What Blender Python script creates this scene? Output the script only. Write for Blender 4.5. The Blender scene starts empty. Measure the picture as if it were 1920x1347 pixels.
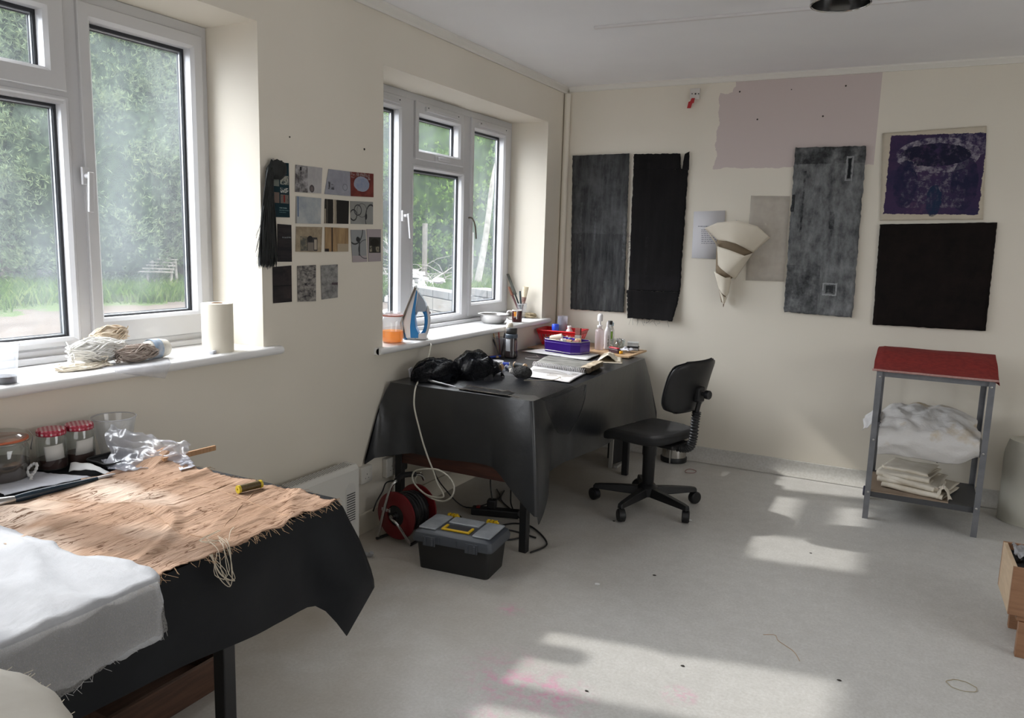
import bpy, math, random
from math import sin, cos, pi, radians, sqrt, exp, atan2
from mathutils import Vector, Matrix, noise as mnoise
C = bpy.context.scene.collection
rnd = random.Random(7)

# ---------------------------------------------------------------- camera (real position in the room, metres)
F, PIT, YAW, ROL = 1453.6, .1532, .4788, .0293
CAM = Vector((2.3505, 0, 1.4747)); DY = 5.2433; H = 2.55
fw = Vector((-sin(YAW)*cos(PIT), cos(YAW)*cos(PIT), -sin(PIT)))
_rt = fw.cross(Vector((0, 0, 1))).normalized(); _up = _rt.cross(fw)
RT = _rt*cos(ROL)+_up*sin(ROL); UP = -_rt*sin(ROL)+_up*cos(ROL)
def ray(u, v): return fw+RT*((u-960)/F)+UP*((673.5-v)/F)
def at(ax, val, u, v):
    d = ray(u, v); return CAM+d*((val-CAM[ax])/d[ax])
def onX(x, u, v): return at(0, x, u, v)
def onY(y, u, v): return at(1, y, u, v)
def onZ(z, u, v): return at(2, z, u, v)
def dist(d, u, v): return CAM+ray(u, v)*d
cd = bpy.data.cameras.new('camera'); cam = bpy.data.objects.new('camera', cd); C.objects.link(cam)
cd.sensor_width = 36; cd.lens = F/1920*36; cd.clip_start = .02; cd.clip_end = 300
cam.matrix_world = Matrix((( RT.x, UP.x, -fw.x, CAM.x), (RT.y, UP.y, -fw.y, CAM.y), (RT.z, UP.z, -fw.z, CAM.z), (0, 0, 0, 1)))
bpy.context.scene.camera = cam

# ---------------------------------------------------------------- materials
def s2l(c): return tuple((x/12.92 if x <= .04045 else ((x+.055)/1.055)**2.4) for x in c)
def hx(h): h = h.lstrip('#'); return s2l([int(h[i:i+2], 16)/255 for i in (0, 2, 4)])
def col(c): return (*(hx(c) if isinstance(c, str) else c), 1)
MATS = {}
class NT:
    def __init__(s, name):
        s.m = bpy.data.materials.new(name); s.m.use_nodes = True; s.t = s.m.node_tree; s.t.nodes.clear()
        s.out = s.n('ShaderNodeOutputMaterial')
    def n(s, ty, **k):
        x = s.t.nodes.new(ty)
        for a, v in k.items():
            if a.startswith('i_'):
                key = a[2:]; key = int(key) if key.isdigit() else key.replace('_', ' ')
                x.inputs[key].default_value = v
            else: setattr(x, a, v)
        return x
    def l(s, a, b): s.t.links.new(a, b)
    def coord(s, scale=(1, 1, 1), rot=(0, 0, 0), loc=(0, 0, 0), obj=True):
        tc = s.n('ShaderNodeTexCoord'); mp = s.n('ShaderNodeMapping')
        mp.inputs['Scale'].default_value = scale; mp.inputs['Rotation'].default_value = rot; mp.inputs['Location'].default_value = loc
        s.l(tc.outputs['Object' if obj else 'Generated'], mp.inputs[0]); return mp.outputs[0]
    def noise(s, vec, scale=5, detail=4, rough=.55, dist=0):
        x = s.n('ShaderNodeTexNoise'); x.inputs['Scale'].default_value = scale; x.inputs['Detail'].default_value = detail
        x.inputs['Roughness'].default_value = rough; x.inputs['Distortion'].default_value = dist
        if vec: s.l(vec, x.inputs['Vector'])
        return x.outputs['Fac']
    def ramp(s, fac, stops, interp='LINEAR'):
        x = s.n('ShaderNodeValToRGB'); e = x.color_ramp.elements; x.color_ramp.interpolation = interp
        while len(e) < len(stops): e.new(.5)
        for i, (p, c) in enumerate(stops): e[i].position = p; e[i].color = col(c) if not isinstance(c, (int, float)) else (c, c, c, 1)
        s.l(fac, x.inputs[0]); return x.outputs[0]
    def math(s, op, a, b=None, clamp=False):
        x = s.n('ShaderNodeMath', operation=op); x.use_clamp = clamp
        for i, v in enumerate((a, b)):
            if v is None: continue
            if isinstance(v, (int, float)): x.inputs[i].default_value = v
            else: s.l(v, x.inputs[i])
        return x.outputs[0]
    def mix(s, fac, a, b, mode='MIX'):
        x = s.n('ShaderNodeMix', data_type='RGBA', blend_type=mode)
        for i, v in ((0, fac), (6, a), (7, b)):
            if isinstance(v, (int, float)): x.inputs[i].default_value = v
            elif isinstance(v, (str, tuple)): x.inputs[i].default_value = col(v)
            else: s.l(v, x.inputs[i])
        return x.outputs[2]
    def sep(s, vec):
        x = s.n('ShaderNodeSeparateXYZ'); s.l(vec, x.inputs[0]); return x.outputs
    def bump(s, h, strength=.3, distance=.01):
        x = s.n('ShaderNodeBump'); x.inputs['Strength'].default_value = strength; x.inputs['Distance'].default_value = distance
        s.l(h, x.inputs['Height']); return x.outputs[0]
    def bsdf(s, c, rough=.6, metal=0, normal=None, spec=None, **k):
        x = s.n('ShaderNodeBsdfPrincipled'); x.inputs['Metallic'].default_value = metal
        if isinstance(rough, (int, float)): x.inputs['Roughness'].default_value = rough
        else: s.l(rough, x.inputs['Roughness'])
        if isinstance(c, (str, tuple)): x.inputs['Base Color'].default_value = col(c)
        else: s.l(c, x.inputs['Base Color'])
        if normal is not None: s.l(normal, x.inputs['Normal'])
        if spec is not None: x.inputs['Specular IOR Level'].default_value = spec
        for a, v in k.items(): x.inputs[a.replace('_', ' ')].default_value = v
        s.l(x.outputs[0], s.out.inputs[0]); return x
def M(name, c1, c2=None, scale=8, rough=.6, metal=0, bump=0, bscale=None, stretch=(1, 1, 1), spec=None, bdist=.01, detail=4, lo=.35, hi=.65, **k):
    if name in MATS: return MATS[name]
    t = NT(name); v = t.coord(stretch); nz = None
    c = c1
    if c2 is not None: c = t.ramp(t.noise(v, scale, detail), [(lo, c1), (hi, c2)])
    nrm = t.bump(t.noise(v, bscale or scale*3, 5), bump, bdist) if bump else None
    t.bsdf(c, rough, metal, nrm, spec, **k); MATS[name] = t.m; return t.m
def glassy(name, tint=(1, 1, 1), haze=.05, gloss=.06, rough=.02, hazecol=(.9, .92, .95), smear=False):
    """thin clear plastic / glass: transparent with a little reflection and cloudiness"""
    if name in MATS: return MATS[name]
    t = NT(name)
    tr = t.n('ShaderNodeBsdfTransparent'); tr.inputs[0].default_value = (*tint, 1)
    gl = t.n('ShaderNodeBsdfGlossy'); gl.inputs['Roughness'].default_value = rough
    df = t.n('ShaderNodeBsdfDiffuse'); df.inputs[0].default_value = (*hazecol, 1)
    tl = t.n('ShaderNodeBsdfTranslucent'); tl.inputs[0].default_value = (*hazecol, 1)
    lw = t.n('ShaderNodeLayerWeight'); lw.inputs[0].default_value = .35
    m0 = t.n('ShaderNodeMixShader'); m0.inputs[0].default_value = .6; t.l(df.outputs[0], m0.inputs[1]); t.l(tl.outputs[0], m0.inputs[2])
    m1 = t.n('ShaderNodeMixShader'); t.l(tr.outputs[0], m1.inputs[1]); t.l(m0.outputs[0], m1.inputs[2])
    if smear:
        f = t.ramp(t.noise(t.coord((1, 1.2, .8)), 2.2, 3), [(.4, haze*.55), (.75, haze*1.9)]); t.l(f, m1.inputs[0])
    else: m1.inputs[0].default_value = haze
    m2 = t.n('ShaderNodeMixShader'); t.l(m1.outputs[0], m2.inputs[1]); t.l(gl.outputs[0], m2.inputs[2])
    f = t.math('MULTIPLY_ADD', lw.outputs['Facing'], gloss*2); f.node.inputs[2].default_value = gloss*.5; t.l(f, m2.inputs[0])
    t.l(m2.outputs[0], t.out.inputs[0]); MATS[name] = t.m; return t.m
def gauze(name, c, opacity=.6, scale=260, c2=None, var=.3):
    """see-through woven or crumpled fabric"""
    if name in MATS: return MATS[name]
    t = NT(name); v = t.coord()
    cc = c if c2 is None else t.ramp(t.noise(v, 14, 4), [(.45, c), (.68, c2)])
    df = t.n('ShaderNodeBsdfDiffuse'); tl = t.n('ShaderNodeBsdfTranslucent')
    for x in (df, tl):
        if isinstance(cc, (str, tuple)): x.inputs[0].default_value = col(cc)
        else: t.l(cc, x.inputs[0])
    m0 = t.n('ShaderNodeMixShader'); m0.inputs[0].default_value = .35; t.l(df.outputs[0], m0.inputs[1]); t.l(tl.outputs[0], m0.inputs[2])
    tr = t.n('ShaderNodeBsdfTransparent'); m1 = t.n('ShaderNodeMixShader')
    f = t.ramp(t.noise(v, scale, 2), [(.3, max(0, opacity-var)), (.7, min(1, opacity+var))]); t.l(f, m1.inputs[0])
    t.l(tr.outputs[0], m1.inputs[1]); t.l(m0.outputs[0], m1.inputs[2]); t.l(m1.outputs[0], t.out.inputs[0])
    MATS[name] = t.m; return t.m

# ---------------------------------------------------------------- mesh building
class MB:
    def __init__(s): s.v = []; s.f = []
    def add(s, vs, fs):
        o = len(s.v); s.v += [Vector(p) for p in vs]; s.f += [tuple(i+o for i in f) for f in fs]; return s
    def xf(s, M_, start=0):
        for i in range(start, len(s.v)): s.v[i] = M_ @ s.v[i]
        return s
    def box(s, a, b):
        (x0, y0, z0), (x1, y1, z1) = a, b
        return s.add([(x0, y0, z0), (x1, y0, z0), (x1, y1, z0), (x0, y1, z0), (x0, y0, z1), (x1, y0, z1), (x1, y1, z1), (x0, y1, z1)],
                     [(3, 2, 1, 0), (4, 5, 6, 7), (0, 1, 5, 4), (1, 2, 6, 5), (2, 3, 7, 6), (3, 0, 4, 7)])
    def obox(s, c, size, rot=None):
        n = len(s.v); hx_, hy, hz = [q/2 for q in size]; s.box((-hx_, -hy, -hz), (hx_, hy, hz))
        return s.xf(Matrix.Translation(c) @ (rot.to_4x4() if rot else Matrix()), n)
    def tube(s, pts, r, n=8, cap=True, closed=False):
        pts = [Vector(p) for p in pts]; k = len(pts); o = len(s.v)
        rr = r if isinstance(r, (list, tuple)) else [r]*k
        tg = [((pts[(i+1) % k]-pts[i-1]) if closed else pts[min(i+1, k-1)]-pts[max(i-1, 0)]) for i in range(k)]
        tg = [t.normalized() if t.length > 1e-9 else Vector((0, 0, 1)) for t in tg]
        nv = tg[0].orthogonal().normalized()
        for i in range(k):
            nv = (nv-tg[i]*nv.dot(tg[i]))
            nv = nv.normalized() if nv.length > 1e-6 else tg[i].orthogonal().normalized()
            b = tg[i].cross(nv)
            for j in range(n):
                a = 2*pi*j/n; s.v.append(pts[i]+(nv*cos(a)+b*sin(a))*rr[i])
        for i in range(k if closed else k-1):
            for j in range(n):
                a, b2 = o+i*n, o+((i+1) % k)*n; s.f.append((a+j, a+(j+1) % n, b2+(j+1) % n, b2+j))
        if cap and not closed:
            s.f.append(tuple(o+j for j in reversed(range(n)))); s.f.append(tuple(o+(k-1)*n+j for j in range(n)))
        return s
    def lathe(s, prof, n=24, c=(0, 0, 0), M_=None, cap=True):
        o = len(s.v)
        for r, z in prof:
            for j in range(n): a = 2*pi*j/n; s.v.append(Vector((r*cos(a), r*sin(a), z)))
        for i in range(len(prof)-1):
            for j in range(n): s.f.append((o+i*n+j, o+i*n+(j+1) % n, o+(i+1)*n+(j+1) % n, o+(i+1)*n+j))
        if cap:
            if prof[0][0] > 1e-6: s.f.append(tuple(o+j for j in reversed(range(n))))
            if prof[-1][0] > 1e-6: s.f.append(tuple(o+(len(prof)-1)*n+j for j in range(n)))
        return s.xf(Matrix.Translation(c) @ (M_ or Matrix()), o)
    def grid(s, fn, nu, nv, cu=False, cv=False):
        o = len(s.v); U = nu if cu else nu+1; V = nv if cv else nv+1
        for i in range(U):
            for j in range(V): s.v.append(Vector(fn(i/nu, j/nv)))
        for i in range(nu):
            for j in range(nv):
                a, b = i % U, (i+1) % U; c, d = j % V, (j+1) % V
                s.f.append((o+a*V+c, o+b*V+c, o+b*V+d, o+a*V+d))
        return s
    def prism(s, poly, z0, z1, M_=None):
        o = len(s.v); n = len(poly)
        s.v += [Vector((x, y, z0)) for x, y in poly]+[Vector((x, y, z1)) for x, y in poly]
        s.f.append(tuple(o+i for i in reversed(range(n)))); s.f.append(tuple(o+n+i for i in range(n)))
        for i in range(n): j = (i+1) % n; s.f.append((o+i, o+j, o+n+j, o+n+i))
        if M_: s.xf(M_, o)
        return s
    def blob(s, c, r, nu=16, nv=10, amp=0, fr=3, seed=0, squash=0):
        c = Vector(c); r = r if hasattr(r, '__len__') else (r, r, r); o = len(s.v)
        def fn(u, v):
            a, b = 2*pi*u, pi*(v-.5); d = Vector((cos(a)*cos(b), sin(a)*cos(b), sin(b)))
            k = 1+amp*mnoise.noise(d*fr+Vector((seed*7.3, seed*3.1, seed)))
            p = Vector((d.x*r[0]*k, d.y*r[1]*k, d.z*r[2]*k))
            if squash and p.z < -r[2]*squash: p.z = -r[2]*squash
            return c+p
        return s.grid(fn, nu, nv, cu=True)
def NZ(p, f=1, seed=0): return mnoise.noise(Vector(p)*f+Vector((seed*13.7, seed*5.1, seed*9.3)))

def ident(o):
    return Matrix.LocRotScale(o.location, o.rotation_euler, o.scale)
def wmat(o):
    return (wmat(o.parent) if o.parent else Matrix()) @ ident(o)
def obj(name, mb, mat, parent=None, smooth=40, bevel=0, solid=0, sub=0, base=None, flip=False, bseg=2):
    vs = mb.v; me = bpy.data.meshes.new(name); o = bpy.data.objects.new(name, me)
    if parent:
        inv = wmat(parent).inverted(); vs = [inv @ v for v in vs]; o.parent = parent
    else:
        if base is None:
            xs, ys, zs = zip(*[(v.x, v.y, v.z) for v in vs]); base = Vector(((min(xs)+max(xs))/2, (min(ys)+max(ys))/2, min(zs)))
        base = Vector(base); vs = [v-base for v in vs]; o.location = base
    me.from_pydata([tuple(v) for v in vs], [], mb.f); me.update()
    if smooth:
        me.shade_smooth()
        if smooth < 180: me.set_sharp_from_angle(angle=radians(smooth))
    if mat:
        for m_ in (mat if isinstance(mat, (list, tuple)) else [mat]): me.materials.append(m_)
    C.objects.link(o)
    if bevel:
        b = o.modifiers.new('b', 'BEVEL'); b.width = bevel; b.segments = bseg; b.limit_method = 'ANGLE'; b.angle_limit = radians(40)
    if sub: b = o.modifiers.new('s', 'SUBSURF'); b.levels = b.render_levels = sub
    if solid: b = o.modifiers.new('t', 'SOLIDIFY'); b.thickness = solid; b.offset = -1
    return o
def tag(o, label, cat, group=None, kind=None):
    o['label'] = label; o['category'] = cat
    if group: o['group'] = group
    if kind: o['kind'] = kind
    return o
def thing(name, label, cat, loc=(0, 0, 0), rz=0, group=None):
    o = bpy.data.objects.new(name, None); C.objects.link(o); o.location = loc; o.rotation_euler = (0, 0, rz); o.empty_display_size = .05
    return tag(o, label, cat, group)
def struct(name, mb, mat, parent=None, **k):
    o = obj(name, mb, mat, parent, **k)
    if not parent: o['kind'] = 'structure'
    return o
def dup(root, loc, rz=None, label=None, group=None):
    def cp(o, par):
        c = o.copy(); C.objects.link(c); c.parent = par
        for ch in list(o.children): cp(ch, c)
        return c
    r = cp(root, None); r.location = loc
    if rz is not None: r.rotation_euler = (0, 0, rz)
    if label: r['label'] = label
    if group: r['group'] = group
    return r
def bez(pts, n=10):
    """smooth curve through points"""
    P = [Vector(p) for p in pts]; o = []
    for i in range(len(P)-1):
        p0, p1, p2, p3 = P[max(i-1, 0)], P[i], P[i+1], P[min(i+2, len(P)-1)]
        for k in range(n):
            t = k/n; o.append(.5*((2*p1)+(-p0+p2)*t+(2*p0-5*p1+4*p2-p3)*t*t+(-p0+3*p1-3*p2+p3)*t**3))
    return o+[P[-1]]
def frame_rot(xa, za):
    z = Vector(za).normalized(); x = Vector(xa); x = (x-z*x.dot(z)).normalized(); y = z.cross(x)
    return Matrix((x, y, z)).transposed()
def text(name, s, size, mat, parent, loc, rot, extrude=.0004, align='LEFT'):
    c = bpy.data.curves.new(name, 'FONT'); c.body = s; c.size = size; c.extrude = extrude; c.align_x = align
    t = bpy.data.objects.new(name, c); C.objects.link(t); bpy.context.view_layer.update()
    me = bpy.data.meshes.new_from_object(t.evaluated_get(bpy.context.evaluated_depsgraph_get())); bpy.data.objects.remove(t)
    me.materials.clear(); me.materials.append(mat); o = bpy.data.objects.new(name, me); C.objects.link(o)
    m = Matrix.Translation(loc) @ rot.to_4x4()
    if parent: o.parent = parent; m = wmat(parent).inverted() @ m
    o.matrix_local = m; return o
# ================================================================ ROOM
W1 = (.35, 2.318, 1.010); W2 = (3.116, 4.966, .925); WT = 2.276; XF = -.28   # y0, y1, sill height; window top; frame face
def wall_mat(name, patch=False):
    t = NT(name); v = t.coord(); big = t.noise(v, .9, 3)
    c = t.ramp(big, [(.3, (.68, .635, .545)), (.7, (.74, .69, .60))])
    if patch:   # area of bare primer where a cupboard was taken down, ragged painted edge
        geo = t.n('ShaderNodeNewGeometry'); s = t.sep(geo.outputs['Position'])
        wob = t.math('MULTIPLY', t.math('SUBTRACT', t.noise(geo.outputs['Position'], 9, 4), .5), .10)
        x = t.math('ADD', s[0], wob); z = t.math('ADD', s[2], t.math('MULTIPLY', wob, .6))
        ed = lambda val, e, op: t.math(op, val, e)
        m = t.math('MULTIPLY', ed(x, 1.09, 'GREATER_THAN'), ed(s[0], 2.04, 'LESS_THAN'))
        low = t.math('MULTIPLY', m, t.math('MULTIPLY', ed(z, 1.975, 'GREATER_THAN'), ed(s[2], 2.52, 'LESS_THAN')))
        # upper left corner stays cream
        cx = t.math('MULTIPLY', ed(x, 1.17, 'LESS_THAN'), ed(z, 2.45, 'GREATER_THAN'))
        low = t.math('MULTIPLY', low, t.math('SUBTRACT', 1, cx))
        c = t.mix(low, c, (.56, .48, .46))
    t.bsdf(c, .75, 0, t.bump(t.noise(v, 160, 3), .06, .003)); return t.m
m_wall = wall_mat('magnolia wall paint'); m_wallb = wall_mat('magnolia wall paint with primer patch', True)
m_ceil = M('ceiling paint', (.82, .82, .84), (.86, .86, .87), 1.2, .85)
def floor_mat():
    t = NT('speckled vinyl floor'); v = t.coord()
    geo = t.n('ShaderNodeNewGeometry'); P = geo.outputs['Position']
    sp = t.noise(P, 90, 5, .7); big = t.noise(P, 1.3, 4)
    c = t.ramp(sp, [(.32, (.50, .485, .46)), (.5, (.57, .56, .535)), (.68, (.63, .625, .605))])
    c = t.mix(t.ramp(t.noise(P, 14, 6, .7), [(.38, .35), (.6, 0)]), c, (.44, .43, .405))
    s = t.sep(P)
    # worn brownish areas under and around the work tables
    w = t.math('MULTIPLY', t.ramp(s[0], [(.3/3, 1), (1.9/3, 0)]) if False else t.math('SUBTRACT', 1.45, s[0], True), t.ramp(big, [(.35, .15), (.6, .85)]))
    c = t.mix(t.math('MULTIPLY', w, .9), c, (.36, .31, .24))
    # pink dye stains
    for (x, y, r, k) in ((1.42, 2.16, .16, .75), (1.25, 2.12, .14, .5), (1.22, 2.2, .2, .35), (1.78, 2.37, .07, .9), (1.30, 1.92, .13, .5), (1.62, 1.9, .1, .6), (1.02, 2.62, .07, .5)):
        d = t.n('ShaderNodeVectorMath', operation='DISTANCE'); t.l(P, d.inputs[0]); d.inputs[1].default_value = (x, y, 0)
        m = t.math('MULTIPLY', t.math('SUBTRACT', 1, t.math('DIVIDE', d.outputs['Value'], r), True), t.ramp(t.noise(P, 22, 5, .65), [(.45, 0), (.66, 1)]))
        c = t.mix(t.math('MULTIPLY', m, k), c, (.75, .18, .42))
    # scuffs
    sc = t.ramp(t.noise(t.coord((3, 14, 1), (0, 0, .6)), 3, 6, .75), [(.66, 0), (.74, .35)])
    c = t.mix(sc, c, (.28, .27, .25))
    t.bsdf(c, t.ramp(t.noise(P, 6, 4), [(.3, .34), (.7, .5)]), 0, t.bump(sp, .05, .002)); return t.m
m_upvc = M('white upvc', (.55, .55, .56), rough=.28)
m_sill = M('sill gloss paint', (.80, .80, .80), rough=.3)
m_rubber = M('black glazing gasket', (.012, .013, .018), rough=.45)
m_alu = M('aluminium spacer', (.55, .58, .62), rough=.3, metal=.8)
m_pane = glassy('window glass', haze=.058, gloss=.03, rough=.0, hazecol=(.60, .66, .70), smear=True)  # whitish reflection veil put into the glass as uneven diffuse haze

XR, YR = 5.6, -2.6
struct('floor', MB().box((-.02, YR, -.1), (XR, DY+.02, 0)), floor_mat(), base=(0, 0, 0))
struct('ceiling', MB().box((-.02, YR, H), (XR, DY+.02, H+.1)), m_ceil)
wl = MB(); T_ = -.36
for y0, y1 in ((YR-.1, W1[0]), (W1[1], W2[0]), (W2[1], DY+.4)): wl.box((T_, y0, -.5), (0, y1, H+.1))
for w in (W1, W2): wl.box((T_, w[0], -.5), (0, w[1], w[2]-.035)); wl.box((T_, w[0], WT), (0, w[1], H+.1))
struct('wall_left', wl, m_wall, base=(0, 0, 0), smooth=0)
struct('wall_back', MB().box((0, DY, 0), (XR, DY+.2, H)), m_wallb, base=(0, 0, 0), smooth=0)
struct('wall_right', MB().box((XR, YR, 0), (XR+.15, DY, H)), m_wall, base=(0, 0, 0), smooth=0)
struct('wall_rear', MB().box((-.02, YR-.15, 0), (XR, YR, H)), m_wall, base=(0, 0, 0), smooth=0)
# coved vinyl skirting on the back wall, painted board on the left wall
m_cove = M('coved skirting', (.47, .455, .42), (.55, .54, .51), 70, .5)
sk = MB(); prof = [(0, 0), (.075, .002), (.045, .008), (.02, .022), (.008, .045), (.005, .092), (0, .094)]
def cove(u, v):
    i = v*(len(prof)-1); k = min(int(i), len(prof)-2); a, b = prof[k], prof[k+1]; f = i-k
    return (0+u*XR, DY-(a[0]+(b[0]-a[0])*f)-.0005, a[1]+(b[1]-a[1])*f+.0006)
sk.grid(cove, 2, 12); struct('baseboard_back', sk, m_cove, smooth=60)
sb = MB().box((.0005, YR, .0005), (.014, DY-.08, .098)); sb.tube([(.007, YR, .098), (.007, DY-.08, .098)], .007, 6)
struct('baseboard_left', sb, M('painted skirting', (.66, .61, .51), rough=.5))
# slim coving where walls meet ceiling, boxed pipe in the corner, surface trunking
cv = MB(); n = len(cv.v); cv.prism([(0, 0), (.03, 0), (.03, -.012), (.012, -.03), (.012, -.045), (0, -.045)], YR, DY-.002, Matrix(((1, 0, 0, .0005), (0, 0, 1, 0), (0, 1, 0, H-.0005), (0, 0, 0, 1))))
struct('trim_1', cv, M('coving paint', (.72, .70, .65), rough=.6))
cv = MB().prism([(0, 0), (.03, 0), (.03, -.01), (.01, -.03), (.01, -.035), (0, -.035)], .032, XR, Matrix(((0, 0, 1, 0), (-1, 0, 0, DY-.0005), (0, 1, 0, H-.0005), (0, 0, 0, 1))))
struct('trim_2', cv, M('coving paint', '#fff'))
struct('trim_3', MB().tube([(.026, DY-.026, .03), (.026, DY-.026, H-.05)], .022, 14), m_wall, base=(0, 0, 0))
a, b = onZ(H-.001, 1115, 50), onZ(H-.001, 1560, 10); b = a+(b-a)*2.6
tk = MB(); d = (b-a).normalized(); tk.obox((a+b)/2+Vector((0, 0, -.006)), ((b-a).length, .022, .012), frame_rot(d, (0, 0, 1)))
struct('trim_4', tk, M('white trunking', (.72, .70, .70), rough=.5))
# ---------------- windows
def ringp(mb, o, i, xb, xf, ch=.008):
    """frame profile: o/i = (y0,z0,y1,z1) outer and inner rectangles, xb outside face, xf inside face"""
    loops = [(o, xb), (o, xf-.003), (tuple(q+s*.003 for q, s in zip(o, (1, 1, -1, -1))), xf), (tuple(q-s*ch for q, s in zip(i, (1, 1, -1, -1))), xf), (i, xf-ch), (i, xb)]
    n = len(mb.v)
    for (y0, z0, y1, z1), x in loops: mb.v += [Vector((x, y0, z0)), Vector((x, y1, z0)), Vector((x, y1, z1)), Vector((x, y0, z1))]
    L = len(loops)
    for k in range(L):
        for j in range(4): mb.f.append((n+k*4+j, n+k*4+(j+1) % 4, n+((k+1) % L)*4+(j+1) % 4, n+((k+1) % L)*4+j))
def pane(win, g, parent):
    y0, z0, y1, z1 = g; e = .006
    p = obj('pane', MB().box((-.322, y0-e, z0-e), (-.320, y1+e, z1+e)), m_pane, parent, smooth=0)
    gk = MB(); ringp(gk, (y0-e, z0-e, y1+e, z1+e), (y0+.010, z0+.006, y1-.010, z1-.012), -.3195, -.3155, .001); obj('gasket', gk, m_rubber, p, smooth=0)
    sp = MB(); ringp(sp, (y0-e, z0-e, y1+e, z1+e), (y0+.014, z0+.009, y1-.014, z1-.016), -.331, -.3225, .001); obj('spacer', sp, m_alu, p, smooth=0)
    sp = MB(); ringp(sp, (y0-e, z0-e, y1+e, z1+e), (y0+.018, z0+.012, y1-.018, z1-.020), -.3345, -.3312, .001); obj('outer_gasket', sp, m_rubber, p, smooth=0)
def make_window(name, w, cells, mulls, label_sash=True):
    y0, y1, zs = w
    r = bpy.data.objects.new(name, None); C.objects.link(r); r.location = (XF, (y0+y1)/2, zs); r['kind'] = 'structure'
    fr = MB()
    ringp(fr, (y0, zs, y1, WT), (y0+.042, zs+.05, y1-.042, WT-.045), -.35, XF)
    for (a, b, c, d) in mulls: fr.box((-.35, a, b), (XF-(.001 if d-b > .3 else .0016), c, d))
    obj('frame', fr, m_upvc, r, smooth=30)
    st = MB().box((XF, y0+.001, zs+.0005), (XF+.03, y1-.001, zs+.022)); obj('bottom_rail', st, m_upvc, r, smooth=0, bevel=.004)
    for kind, o, g in cells:
        s = MB(); ringp(s, o, g, -.345, XF+(.014 if kind == 'sash' else .004), .012)
        so = obj('sash' if kind == 'sash' else 'glazing_bead', s, m_upvc, r, smooth=30)
        pane(r, g, so)
    # sill board with rounded nose, horns run past the reveal
    sl = MB(); sl.box((XF-.06, y0+.001, zs-.034), (.0, y1-.001, zs)); sl.box((.0005, y0-.07, zs-.034), (.03, y1+.07, zs))
    sl.tube([(.03, y0-.07, zs-.017), (.03, y1+.07, zs-.017)], .017, 10)
    obj('window_sill', sl, m_sill, r, smooth=50)
    return r
zb2 = W2[2]
w2 = make_window('window_2', W2,
    [('sash', (4.40, .965, 4.925, 2.235), (4.44, 1.045, 4.845, 2.165)),
     ('sash', (3.775, 1.915, 4.30, 2.235), (3.815, 1.970, 4.25, 2.16)),
     ('bead', (3.755, .965, 4.335, 1.885), (3.78, .99, 4.315, 1.86)),
     ('sash', (3.155, .965, 3.70, 2.235), (3.235, 1.03, 3.625, 2.165))],
    [(3.695, zb2+.04, 3.772, WT-.04), (4.323, zb2+.04, 4.405, WT-.04), (3.765, 1.868, 4.33, 1.925)])
w1 = make_window('window_1', W1,
    [('sash', (1.765, 1.055, 2.285, 2.235), (1.815, 1.145, 2.235, 2.18)),
     ('sash', (.94, 1.925, 1.715, 2.235), (.99, 1.995, 1.650, 2.178)),
     ('bead', (.92, 1.06, 1.725, 1.91), (.95, 1.088, 1.702, 1.888)),
     ('sash', (.39, 1.055, .90, 2.235), (.44, 1.145, .85, 2.18))],
    [(1.710, 1.05, 1.77, WT-.04), (.89, 1.05, .95, WT-.04), (.94, 1.885, 1.72, 1.935)])
def xface(o=0): return XF+.014+o
def rod(mb, a, b, s0, s1):
    a, b = Vector(a), Vector(b); d = b-a
    mb.obox((a+b)/2, (d.length, s0, s1), frame_rot(d, (1, .001, 0)))
# espagnolette handles
p1, p2 = onX(xface(.03), 168, 330), onX(xface(.03), 170, 398)
h = MB(); h.box((xface(), p1.y-.013, p1.z-.03), (xface(.012), p1.y+.013, p1.z+.03)); h.tube([(xface(.01), p1.y, p1.z), (xface(.032), p1.y, p1.z)], .009, 10)
rod(h, (xface(.03), p1.y, p1.z+.012), (xface(.045), p2.y-.004, p2.z), .018, .011); obj('handle', h, m_upvc, w1, smooth=40, bevel=.002)
p1, p2 = onX(xface(.03), 763, 405), onX(xface(.05), 772, 447)
h = MB(); h.box((xface(), p1.y-.013, p1.z-.03), (xface(.012), p1.y+.013, p1.z+.03)); h.tube([(xface(.01), p1.y, p1.z), (xface(.032), p1.y, p1.z)], .009, 10)
rod(h, (xface(.03), p1.y, p1.z+.012), (xface(.055), p2.y, p2.z), .018, .011); obj('handle', h, m_upvc, w2, smooth=40, bevel=.002)
p1, p2 = onX(xface(.02), 886, 410), onX(xface(.03), 893, 448)
h = MB(); h.tube(bez([(xface(), p1.y-.02, p1.z+.004), (xface(.02), p1.y, p1.z), p1.lerp(p2, .4)+Vector((.006, .006, 0)), p2], 5), .005, 6); obj('handle', h, M('dark brass', (.10, .085, .06), rough=.35, metal=.6), w2)['label'] = 'thin dark metal handle on far casement'
p1, p2 = onX(xface(.015), 821, 298), onX(xface(.03), 845, 301)
h = MB(); h.box((xface(), p1.y-.014, p1.z-.016), (xface(.014), p1.y+.014, p1.z+.016)); rod(h, (xface(.014), p1.y, p1.z), (xface(.03), p2.y, p2.z-.004), .016, .012); obj('fanlight_catch', h, m_upvc, w2, smooth=0, bevel=.002)
for a, b in ((3.30, 3.61), (3.86, 4.22), (4.47, 4.84)):
    v = MB(); v.box((xface(), a, 2.188), (xface(.016), b, 2.214)); v.box((xface(.016), a+.012, 2.199), (xface(.021), b-.012, 2.204)); obj('trickle_vent', v, m_upvc, w2, smooth=0, bevel=.003)
    for q in (a+.015, b-.015): obj('vent_screw', MB().lathe([(.004, 0), (.004, .002)], 8, (xface(.016), q, 2.208), Matrix.Rotation(pi/2, 4, 'Y')), m_rubber, w2)
a = 1.15
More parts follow.
